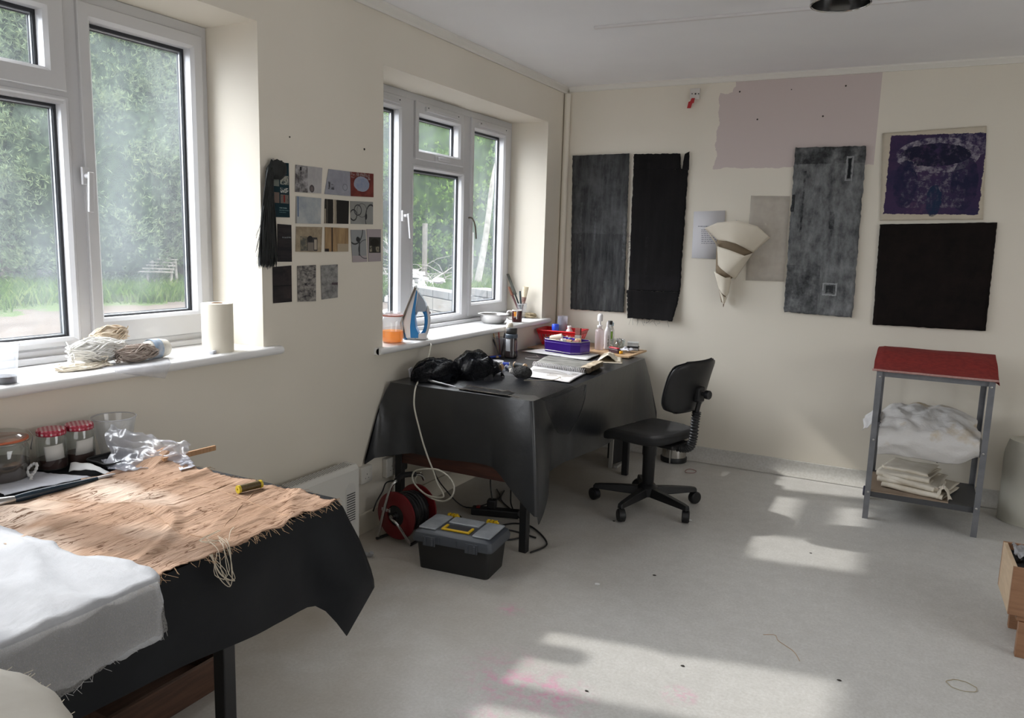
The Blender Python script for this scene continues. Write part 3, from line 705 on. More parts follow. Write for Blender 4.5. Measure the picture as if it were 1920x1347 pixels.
# ---------------- chair
def chair():
    cx, cy = 1.106, 4.10; t = thing('office_chair', 'black swivel office chair with worn fabric seat and corrugated back post', 'chair', (cx, cy, 0), radians(-16))
    R = Matrix.Translation((cx, cy, 0)) @ Matrix.Rotation(radians(-16), 4, 'Z')
    def put(n, mb, m, par=t, **k): return obj(n, mb.xf(R), m, par, **k)
    # seat: padded, waterfall front (towards -x), dished
    def seat(u, v):
        a = 2*pi*u; c_, s_ = cos(a), sin(a); e = .55
        X = .215*abs(c_)**e*(1 if c_ > 0 else -1); Y = .222*abs(s_)**e*(1 if s_ > 0 else -1)
        prof_ = [(0, .452), (.35, .452), (.7, .458), (.9, .458), (.98, .447), (1.0, .432), (.985, .418), (.9, .408), (0, .408)]
        i = v*(len(prof_)-1); k = min(int(i), len(prof_)-2); f = i-k; r_ = prof_[k][0]*(1-f)+prof_[k+1][0]*f; z = prof_[k][1]*(1-f)+prof_[k+1][1]*f
        x, y = X*r_, Y*r_
        z += -.030*sstep(.08, .22, -x)+.012*sstep(.12, .22, x)+.012*(abs(y)/.22)**2*(1 if v < .6 else 0)
        return (x-.01, y, z)
    put('seat', MB().grid(seat, 40, 24, cu=True), m_blackfab, smooth=180)
    put('seat_pan', MB().box((-.09, -.09, .385), (.20, .09, .409)), m_black, smooth=0, bevel=.008)
    put('column', MB().lathe([(.024, .10), (.033, .12), (.036, .30), (.040, .31), (.040, .384)], 18), m_black)
    hub = put('hub', MB().lathe([(.03, .065), (.054, .075), (.057, .122), (.04, .140), (.03, .143)], 18), m_black)
    for k in range(5):
        a = radians(-81+72*k-3); Rk = Matrix.Rotation(a, 4, 'Z'); m = MB()
        pr = [(.045, .122, .072, .026), (.16, .114, .072, .023), (.275, .102, .072, .019), (.302, .097, .071, .017), (.31, .088, .071, .013)]
        vs = []
        for r_, zt, zb, hw in pr: vs += [(r_, -hw, zb), (r_, hw, zb), (r_, hw*.75, zt), (r_, -hw*.75, zt)]
        fs = [(3, 2, 1, 0), tuple(4*(len(pr)-1)+i for i in range(4))]
        for i in range(len(pr)-1):
            for j in range(4): fs.append((i*4+j, i*4+(j+1) % 4, (i+1)*4+(j+1) % 4, (i+1)*4+j))
        put('spoke', m.add(vs, fs).xf(Rk), m_black, smooth=0, bevel=.004)
        c = MB(); tr = a+[.8, 2.3, .2, 1.2, -.6][k]; wr = Matrix.Translation((.295*cos(a), .295*sin(a), .0355)) @ Matrix.Rotation(tr, 4, 'Z') @ Matrix.Translation((.010, 0, 0)) @ Matrix.Rotation(pi/2, 4, 'X')
        for zz in (-.019, .006): c.lathe([(.004, zz), (.031, zz), (.035, zz+.003), (.035, zz+.009), (.030, zz+.014), (.004, zz+.014)], 18, (0, 0, 0), wr)
        n0 = len(c.v); c.lathe([(.028, -.021), (.0355, -.014), (.037, 0), (.0355, .014), (.028, .021)], 14); [c.v.__setitem__(i, Vector((c.v[i].x, c.v[i].y, max(c.v[i].z, -.03)))) for i in range(n0, len(c.v))]
        M2 = wr @ Matrix.Scale(.98, 4); c.xf(M2, n0)
        c.tube([(.295*cos(a), .295*sin(a), .04), (.295*cos(a), .295*sin(a), .080)], .007, 8); put('caster', c, m_black)
    # back support: flat bar under seat bending up, with corrugated sleeve
    path = bez([(.12, 0, .392), (.20, 0, .385), (.252, 0, .405), (.268, 0, .46), (.272, 0, .54), (.278, 0, .60)], 8)
    put('support_bar', MB().tube([(.02, 0, .395)]+path+[(.29, 0, .66), (.295, 0, .70)], .0125, 10), m_black)
    n = 90; L = []; rr_ = []
    for i in range(n+1):
        q = 4+i/n*(len(path)-5); k = min(int(q), len(path)-2); L.append(Vector(path[k]).lerp(Vector(path[k+1]), q-k)); rr_.append(.021+.0045*sin(i*2*pi/4.2))
    put('corrugated_sleeve', MB().tube(L, rr_, 14), m_black, smooth=180)
    # backrest shell
    def back(sgn):
        def f(u, v):
            s, h = (u-.5)*2, (v-.5)*2
            wy = .212*(1-.10*max(0, -h)**2)*s; r2 = max(0, abs(s)**4+abs(h)**4)
            k = 1/max(1, r2**.25) if r2 > 1 else 1
            wy *= k if abs(s) > .6 else 1; hz = .142*h*(k if abs(s) > .6 else 1)
            xb = .262+.055*h*.6-.055*s*s+.006*h*h
            th = .017*(1-min(1, max(abs(s), abs(h)))**6)
            return (xb+(th+.004)*sgn, wy, .735+hz)
        return f
    bk = MB(); bk.grid(back(-1), 24, 18); b2 = MB(); b2.grid(back(1), 24, 18)
    put('backrest_pad', bk, m_blackfab, smooth=180, solid=.004)
    put('backrest_shell', b2, m_black, smooth=180, solid=.004)
    put('back_bracket', MB().box((.268, -.03, .655), (.305, .03, .735)), m_black, smooth=0, bevel=.008)
    put('adjusting_knob', MB().lathe([(.010, 0), (.012, .02), (.021, .022), (.024, .028), (.024, .046), (.020, .050)], 12, (.30, 0, .70), Matrix.Rotation(pi/2, 4, 'Y')), m_black)
chair()
# ---------------- toolbox
def toolbox():
    a = radians(6.0); o = onZ(0, 779, 1064); W, D_, Hh = .36, .205, .138
    t = thing('toolbox', 'black toolbox with grey compartment lid and yellow handle on the floor', 'toolbox', (o.x, o.y, 0), a)
    R = Matrix.Translation((o.x, o.y, 0)) @ Matrix.Rotation(a, 4, 'Z')
    def put(n, mb, m, par=t, **k): return obj(n, mb.xf(R), m, par, **k)
    m_dk = M('charcoal plastic', (.009, .009, .0095), rough=.5); m_gr = M('slate grey plastic', (.055, .062, .075), rough=.42); m_cl = M('translucent grey lid plastic', (.23, .25, .27), (.33, .35, .37), 16, .3)
    m_ye = M('yellow plastic', (.62, .40, .010), rough=.45)
    body = MB(); lo = rr_poly(W/2, D_/2, W/2-.012, D_/2-.010, .02); hi = rr_poly(W/2, D_/2, W/2, D_/2, .02); n = len(lo)
    body.v += [Vector((x, y, .0)) for x, y in lo]+[Vector((x, y, Hh)) for x, y in hi]
    body.f += [tuple(reversed(range(n))), tuple(n+i for i in range(n))]+[(i, (i+1) % n, n+(i+1) % n, n+i) for i in range(n)]
    put('box_body', body, m_dk, smooth=30)
    lid = MB(); e = .014; rings = [(e, Hh-.006), (e+.002, Hh+.012), (e-.006, Hh+.034), (-.012, Hh+.046), (-.03, Hh+.048)]; n = 0
    for k, (ex, z) in enumerate(rings):
        pl = rr_poly(W/2, D_/2, W/2+ex, D_/2+ex, .022); n = len(pl); lid.v += [Vector((x, y, z)) for x, y in pl]
    for k in range(4): lid.f += [(k*n+i, k*n+(i+1) % n, (k+1)*n+(i+1) % n, (k+1)*n+i) for i in range(n)]
    lid.f += [tuple(4*n+i for i in range(n)), tuple(reversed(range(n)))]
    l = put('lid', lid, m_gr, smooth=35); zt = Hh+.0485
    for (x0, y0, x1, y1) in ((.006, .012, .092, D_-.012), (W-.092, .012, W-.006, D_-.012), (.104, .118, W-.104, D_-.010)):
        put('compartment_cover', MB().prism(rr_poly((x0+x1)/2, (y0+y1)/2, (x1-x0)/2, (y1-y0)/2, .008), zt-.002, zt+.005), m_cl, l, smooth=0, bevel=.003)
    h = MB(); h.box((.112, .028, zt), (W-.112, .040, zt+.008)); h.box((.112, .0405, zt), (.124, .088, zt+.008)); h.box((W-.124, .0405, zt), (W-.112, .088, zt+.008))
    put('carry_handle', h, m_ye, l, smooth=0, bevel=.002)
    put('handle_well', MB().box((.126, .044, zt-.003), (W-.126, .10, zt+.002)), M('dark grey plastic', (.035, .036, .042), rough=.5), l, smooth=0)
    for x in (.055, W-.105):
        y = MB(); [y.box((x+.018*k, D_+.002, zt-.010), (x+.012+.018*k, D_+.022, zt+.006)) for k in range(3)]; y.tube([(x-.004, D_+.014, zt-.003), (x+.056, D_+.014, zt-.003)], .005, 8); put('hinge', y, m_ye, l, smooth=30)
    for x in (.045, W-.11):
        y = MB(); y.box((x, -.020, Hh-.018), (x+.06, -.0145, Hh+.026)); [y.box((x+.008+.034*k, -.026, Hh-.012), (x+.018+.034*k, -.0205, Hh+.020)) for k in range(2)]; put('latch', y, m_gr, l, smooth=0, bevel=.002)
    for k in range(7): put('lid_rib', MB().box((.12+.014*k, -.018, Hh), (.124+.014*k, -.0145, Hh+.026)), m_gr, l, smooth=0) if k in (0, 6) else None
toolbox()
# ---------------- cable reel
def reel():
    c = onY(2.93, 741, 968); R0 = .118; t = thing('cable_reel', 'red cable reel on a chrome tube stand beside the wall sockets', 'cable reel', (c.x, c.y, 0))
    Rx = Matrix.Translation(c) @ Matrix.Rotation(radians(-6), 4, 'Z') @ Matrix.Rotation(-pi/2, 4, 'X')   # local z -> +y
    m_red = M('red reel plastic', (.14, .007, .010), rough=.4)
    def disc(z0, sgn):
        return MB().lathe([(.052, z0), (R0-.012, z0), (R0, z0+.004*sgn), (R0, z0+.012*sgn), (R0-.01, z0+.012*sgn), (.052, z0+.010*sgn), (.052, z0)], 40, cap=False).xf(Rx)
    d1 = obj('front_flange', disc(0, 1), m_red, t); obj('back_flange', disc(.175, -1), m_red, t)
    obj('hub', MB().lathe([(.0, -.004), (.020, -.006), (.022, .002), (.050, .006), (.0515, .01), (.0515, .165), (0, .166)], 28).xf(Rx), m_black, t)
    cb = MB(); pts = []
    for i in range(22*9): a = i/22*2*pi; rr_ = .086+.006*sin(a*.37+i*.11); pts.append(Rx @ Vector((rr_*cos(a), rr_*sin(a), .022+.128*(i/(22*9)))))
    cb.tube(pts, .0085, 6); cb.lathe([(.052, .02), (.082, .022), (.082, .15), (.052, .152)], 24, (0, 0, 0), Rx); obj('wound_cable', cb, m_black, t)
    text('flange_lettering', 'mini', .034, M('white print', (.6, .6, .58), rough=.6), d1, Rx @ Vector((-.088, -.010, -.0015)), Rx.to_3x3() @ Matrix.Rotation(pi, 3, 'X') @ Matrix.Rotation(0, 3, 'Z'))
    q = lambda x, y, z: Vector((c.x+x, c.y+y, z))
    st = MB(); st.tube(bez([onY(c.y-.035, 709, 1006), onY(c.y-.035, 722, 950), onY(c.y-.03, 733, 915), onY(c.y-.01, 742, 903), onY(c.y+.06, 752, 893), onY(c.y+.17, 786, 890), onY(c.y+.20, 795, 900)], 8), .0075, 10)
    obj('carrying_frame', st, m_chrome, t)
    f2 = MB(); f2.tube(bez([Rx @ Vector((0, 0, -.002)), Rx @ Vector((0, .004, -.028)), onY(c.y-.05, 746, 985), onZ(.008, 769, 1021)], 8), .0075, 10); f2.lathe([(.013, -.03), (.013, -.002)], 12, (0, 0, 0), Rx); obj('crank_leg', f2, m_chrome, t)
    fr = MB(); a = onZ(.008, 706, 1010); b = onZ(.008, 770, 1022); fr.tube([a, a+Vector((.05, .22, 0)), b+Vector((.0, .20, 0)), b], .0075, 8); obj('floor_frame', fr, m_blackmetal, t)
    gr = MB(); gr.tube(bez([onY(c.y+.0, 744, 901), onY(c.y+.06, 754, 892), onY(c.y+.14, 778, 889)], 6), .014, 10); obj('grip', gr, m_black, t)
reel()
# ---------------- convector heater
def heater():
    m_h = M('white heater enamel', (.62, .61, .57), rough=.4); m_hole = M('dark grille holes', (.05, .05, .05), rough=.6); yb = 2.765; ya = 2.16; X0, X1, Z0, Z1 = .035, .135, .035, .425
    t = thing('convector_heater', 'white convector heater against the wall behind the near table', 'heater', ((X0+X1)/2, (ya+yb)/2, 0))
    b = MB(); pts = []; r_ = .035
    prof_ = [(X0, Z0), (X1-.008, Z0), (X1, Z0+.008), (X1, Z1-.02), (X1-.012, Z1-.004), (X1-.02, Z1), (X0+.02, Z1), (X0, Z1-.02)]
    b.prism(prof_, ya, yb, Matrix(((1, 0, 0, 0), (0, 0, 1, 0), (0, 1, 0, 0), (0, 0, 0, 1)))); obj('casing', b, m_h, t, smooth=30, bevel=.006)
    g = MB()
    for i in range(42):
        for j in range(5):
            y = ya+.02+i*.0135; x = X0+.027+j*.0105+(.005 if i % 2 else 0); w = .0042
            g.add([(x-w, y, Z1+.0006), (x, y-w*1.2, Z1+.0006), (x+w, y, Z1+.0006), (x, y+w*1.2, Z1+.0006)], [(0, 1, 2, 3)])
    obj('top_grille', g, m_hole, t, smooth=0)
    lp = MB(); yc, zc = 2.70, .245; n = 28
    pl = rr_poly(0, 0, .034, .105, .033); lp.prism(pl, 0, .003, Matrix(((0, 0, 1, X1), (1, 0, 0, yc), (0, 1, 0, zc), (0, 0, 0, 1)))); l = obj('vent_panel', lp, M('vent panel', (.58, .57, .54), rough=.4), t, smooth=30)
    s = MB()
    for k in range(12): z = zc-.075+k*.0115; s.box((X1+.0031, yc-.029, z), (X1+.0042, yc+.029, z+.0045))
    obj('vent_slots', s, m_hole, l, smooth=0)
    for y in (ya+.06, yb-.035):
        f = MB(); f.tube(bez([(X0+.02, y, .03), (X1, y, .028), (X1+.05, y, .012), (X1+.085, y+.004, .012), (X1+.095, y+.004, .024)], 6), .011, 8); obj('foot', f, M('grey foot', (.30, .30, .30), rough=.5), t)
    k = MB().lathe([(.012, 0), (.012, .012), (.009, .014)], 14, (.085, yb, .37), Matrix.Rotation(-pi/2, 4, 'X')); obj('thermostat_knob', k, m_black, t)
heater()
# ---------------- sockets
def socket(y0, y1, z0, z1, label, gangs, plug=None):
    m_s = M('white socket plastic', (.60, .58, .53), rough=.35); t = thing('wall_socket', label, 'socket', (0.0, (y0+y1)/2, z0))
    p = obj('faceplate', MB().box((.0005, y0, z0), (.03, y1, z1)), m_s, t, smooth=0, bevel=.005)
    for g in range(gangs):
        yc = y0+(g+.5)*(y1-y0)/gangs; zc = (z0+z1)/2-.008; h = MB()
        for dy, dz, w, hh in ((0, .012, .004, .006), (-.012, -.008, .006, .003), (.012, -.008, .006, .003)): h.box((.0301, yc+dy-w/2, zc+dz-hh/2), (.0306, yc+dy+w/2, zc+dz+hh/2))
        obj('pin_holes', h, m_black, p, smooth=0); obj('switch', MB().box((.0301, yc+.02, zc+.018), (.034, yc+.032, zc+.034)), m_s, p, smooth=0, bevel=.001)
socket(2.912, 2.998, .262, .348, 'single white wall socket between the heater and the cable reel', 1)
socket(3.115, 3.295, .243, .345, 'double white wall socket behind the cable reel with a black plug in it', 2)
socket(3.45, 3.60, .255, .345, 'double white wall socket under the far table', 2)
def plug(name, p, label, cab, m, rad=.0035):
    t = thing(name, label, 'plug', p); b = MB(); b.prism(rr_poly(p[1], p[2], .022, .025, .010), p[0]+.002, p[0]+.036, Matrix(((0, 0, 1, 0), (1, 0, 0, 0), (0, 1, 0, 0), (0, 0, 0, 1)))); obj('plug_body', b, m, t, smooth=30, bevel=.004)
    obj('flex', MB().tube(bez(cab, 8), rad, 8), m, t)
cc = onY(2.93, 741, 968)
plug('mains_plug', (.0310, 3.225, .292), 'black mains plug in the double socket above the cable reel', [(.05, 3.225, .272), (.055, 3.22, .22), (.075, 3.14, .235), (.10, 3.02, .26), (.12, 2.96, .235), (.13, 2.90, .20), (.11, 2.90, .15)], m_black)
plug('mains_plug', (.0310, 3.50, .295), 'black mains plug in the socket under the far table', [(.05, 3.50, .272), (.07, 3.49, .2), (.16, 3.45, .13), (.28, 3.50, .02), (.34, 3.75, .006), (.25, 3.9, .006)], m_black)
# black flexes and an adaptor lying under the far table
ex = thing('extension_block', 'black extension block with flexes on the floor under the far table', 'extension lead', (.45, 3.52, 0), .3)
obj('socket_strip', MB().obox((.45, 3.52, .0205), (.26, .055, .04), Matrix.Rotation(.3, 3, 'Z')), m_black, ex, smooth=0, bevel=.006)
obj('red_switch', MB().obox((.36, 3.492, .0435), (.018, .03, .006), Matrix.Rotation(.3, 3, 'Z')), M('red switch', (.22, .01, .01), rough=.4), ex, smooth=0)
obj('upright_plug', MB().obox((.43, 3.515, .066), (.05, .045, .05), Matrix.Rotation(.3, 3, 'Z')), m_black, ex, smooth=0, bevel=.008)
fx = MB(); fx.tube(bez([(.43, 3.515, .09), (.42, 3.51, .20), (.45, 3.50, .27), (.50, 3.52, .28), (.53, 3.53, .2), (.52, 3.56, .08), (.50, 3.62, .012), (.36, 3.75, .006), (.3, 3.9, .006)], 8), .004, 6); obj('flex', fx, m_black, ex)
for lab, pts in (('black flex trailing across the floor to the front leg of the far table', [(.56, 3.54, .02), (.64, 3.50, .006), (.72, 3.38, .006), (.70, 3.27, .006), (.62, 3.22, .006), (.55, 3.28, .006), (.62, 3.36, .006), (.78, 3.34, .006)]), ('black flex looping over the floor beneath the far end panel', [(.30, 3.40, .006), (.40, 3.33, .006), (.52, 3.36, .006), (.60, 3.46, .006), (.70, 3.46, .006), (.86, 3.30, .006), (.84, 3.16, .006)])):
    tag(obj('flex_cable', MB().tube(bez(pts, 8), .0045, 6), m_black), lab, 'cable')
# metal frame under the table, bin
fp = onZ(0, 1148, 878); t = thing('metal_stand', 'small pale metal stand leaning by the far leg under the table', 'stand', (fp.x, fp.y, 0))
mf = MB(); a = Vector((fp.x, fp.y, 0)); d = Vector((.25, .97, 0)).normalized(); n_ = Vector((-.97, .25, 0)); hgt = .24
q = lambda s, h: a+d*s+Vector((0, 0, h))+n_*h*.12
for s0, h0, s1, h1 in ((0, 0, 0, hgt), (.20, 0, .20, hgt), (0, .012, .20, .012), (0, hgt-.012, .20, hgt-.012)): rod(mf, q(s0, h0), q(s1, h1), .016, .024)
obj('frame_bars', mf, M('pale grey metal', (.42, .41, .38), rough=.5, metal=.2), t, smooth=0)
bk = MB(); b0 = [q(.01, .02), q(.19, .02), q(.19, hgt-.02), q(.01, hgt-.02)]; bk.add([v+n_*.006 for v in b0], [(0, 1, 2, 3)]); obj('backing', bk, m_black, t, smooth=0)
bc = onZ(0, 1258, 868); bc.z = 0; bc.y += .06
t = thing('metal_bin', 'shiny steel bin with black base standing by the back wall behind the chair', 'bin', bc)
obj('bin_body', MB().lathe([(.083, .036), (.083, .235), (.078, .243), (.04, .252), (0, .254)], 32, bc), M('polished steel', (.52, .50, .47), rough=.22, metal=1), t)
obj('bin_base', MB().lathe([(.07, 0), (.088, .002), (.090, .03), (.086, .036)], 32, bc), m_black, t)
obj('bin_label', MB().grid(lambda u, v: (bc.x+.0842*cos(-1.35+.30*u), bc.y+.0842*sin(-1.35+.30*u), .15+.06*v), 8, 1), M('red paper label', (.25, .02, .015), (.45, .40, .36), 30, .6), t, smooth=180)
obj('pedal_bar', MB().box((bc.x-.004, bc.y-.096, .004), (bc.x+.004, bc.y-.091, .23)), M('pale grey metal', '#fff'), t, smooth=0)
rb = onZ(.002, 1295, 884); tag(obj('rubber_band', MB().tube([(rb.x+.033*cos(a*.4), rb.y+.05*sin(a*.4)+.006*cos(a), .0022) for a in range(16)], .0016, 5, closed=True), M('red rubber', (.22, .03, .03), rough=.6)), 'red rubber band on the floor near the bin', 'rubber band')

# ---------------- slotted-angle shelf unit
def shelf():
    m_g = M('grey slotted steel', (.15, .155, .17), (.19, .195, .21), 18, .45, metal=.3); x0, x1, y0, y1, zt = 2.195, 2.745, 4.575, 5.07, .835
    t = thing('shelf_unit', 'grey angle steel shelf unit with three shelves against the back wall', 'shelf unit', ((x0+x1)/2, (y0+y1)/2, 0))
    for x, y, sx, sy in ((x0, y0, 1, 1), (x1, y0, -1, 1), (x0, y1, 1, -1), (x1, y1, -1, -1)):
        w, th = .029, .003; L_ = MB(); pl = [(x, y), (x+sx*w, y), (x+sx*w, y+sy*th), (x+sx*th, y+sy*th), (x+sx*th, y+sy*w), (x, y+sy*w)]
        if sx*sy < 0: pl = pl[::-1]
        L_.prism(pl, 0, zt); l = obj('upright', L_, m_g, t, smooth=0)
        for z in (.155, .45, .80): obj('bolt', MB().lathe([(.006, 0), (.006, .003), (.003, .005)], 8, (x+sx*.017, y-sy*.0001 if sy > 0 else y, z), Matrix.Rotation(pi/2*(1 if sy > 0 else -1), 4, 'X')), m_steel, l)
    for k, z in enumerate((.125, .425, .80)):
        s = MB(); a, b, c, d = x0+.004, y0+.018, x1-.004, y1-.004; h = .03
        s.box((a, b, z+h-.003), (c, d, z+h)); s.box((a, b, z), (c, b+.003, z+h-.003)); s.box((a, d-.003, z), (c, d, z+h-.003)); s.box((a, b+.003, z), (a+.003, d-.003, z+h-.003)); s.box((c-.003, b+.003, z), (c, d-.003, z+h-.003))
        o = obj('shelf', s, m_g if k else M('dark steel shelf', (.07, .072, .078), rough=.5, metal=.3), t, smooth=0)
    rb_ = MB().lathe([(.028, 0), (.03, .004), (.03, .018), (.026, .022)], 16, (x0-.001, y1-.1, .045), Matrix.Rotation(-pi/2, 4, 'Y')); obj('side_wheel', rb_, M('blue grey rubber', (.06, .06, .10), rough=.5), t)
shelf()
# ================================================================ THINGS ON THE WALLS
def art(name, base, rects=(), ell=(), nz=None, rough=.7, ax='y', edge=0, extra=None, bump=0):
    """flat picture: colours in 0..1 picture coordinates (h across, v up); nz=(scale,stretch,c1,c2,lo,hi)"""
    t = NT(name); g = t.n('ShaderNodeTexCoord').outputs['Generated']; s = t.sep(g); h_, v_ = s[1 if ax == 'y' else 0], s[2]
    ov = t.coord()
    if edge:
        w = t.math('MULTIPLY', t.math('SUBTRACT', t.noise(ov, 30, 5, .7), .5), edge); h2 = t.math('ADD', h_, w); v2 = t.math('ADD', v_, t.math('MULTIPLY', w, .8))
    else: h2, v2 = h_, v_
    c = t.ramp(t.noise(t.coord(nz[1]), nz[0], 6, .65), [(nz[4], nz[2]), (nz[5], nz[3])]) if nz else col(base)
    if not nz: c = col(base)[:3]
    def rmask(r):
        m = t.math('MULTIPLY', t.math('GREATER_THAN', h2, r[0]), t.math('LESS_THAN', h2, r[2]))
        return t.math('MULTIPLY', m, t.math('MULTIPLY', t.math('GREATER_THAN', v2, r[1]), t.math('LESS_THAN', v2, r[3])))
    for r in rects:
        m = rmask(r); cc = r[4]
        if len(r) > 5:      # speckled
            m = t.math('MULTIPLY', m, t.ramp(t.noise(ov, r[5], 5, .7), [(r[6], 0), (r[7], 1)]))
        c = t.mix(m, c, cc)
    for e in ell:
        a = t.math('DIVIDE', t.math('SUBTRACT', h2, e[0]), e[2]); b = t.math('DIVIDE', t.math('SUBTRACT', v2, e[1]), e[3])
        d = t.math('ADD', t.math('MULTIPLY', a, a), t.math('MULTIPLY', b, b)); m = t.math('LESS_THAN', d, 1)
        if len(e) > 5 and e[5]: m = t.math('MULTIPLY', m, t.math('GREATER_THAN', d, e[5]))
        if len(e) > 6: m = t.math('MULTIPLY', m, t.ramp(t.noise(ov, e[6], 5, .7), [(e[7], 0), (e[8], 1)]))
        c = t.mix(m, c, e[4])
    t.bsdf(c, rough, 0, t.bump(t.noise(ov, 200, 4), bump, .003) if bump else None, spec=.25); return t.m
def slab(name, px, mat, label, cat, group=None, x=None, y=None, th=.0015, off=.002):
    P = [(onX(off, *p) if y is None else onY(DY-off, *p)) for p in px]; d = Vector((th, 0, 0)) if y is None else Vector((0, -th, 0))
    mb = MB(); mb.v = [p.copy() for p in P]+[p+d for p in P]; mb.f = [(0, 1, 2, 3), (7, 6, 5, 4)]+[(i, i+4, (i+1) % 4+4, (i+1) % 4) for i in range(4)]
    return tag(obj(name, mb, mat, smooth=0), label, cat, group)
gp_ = 'prints pinned between the two windows'
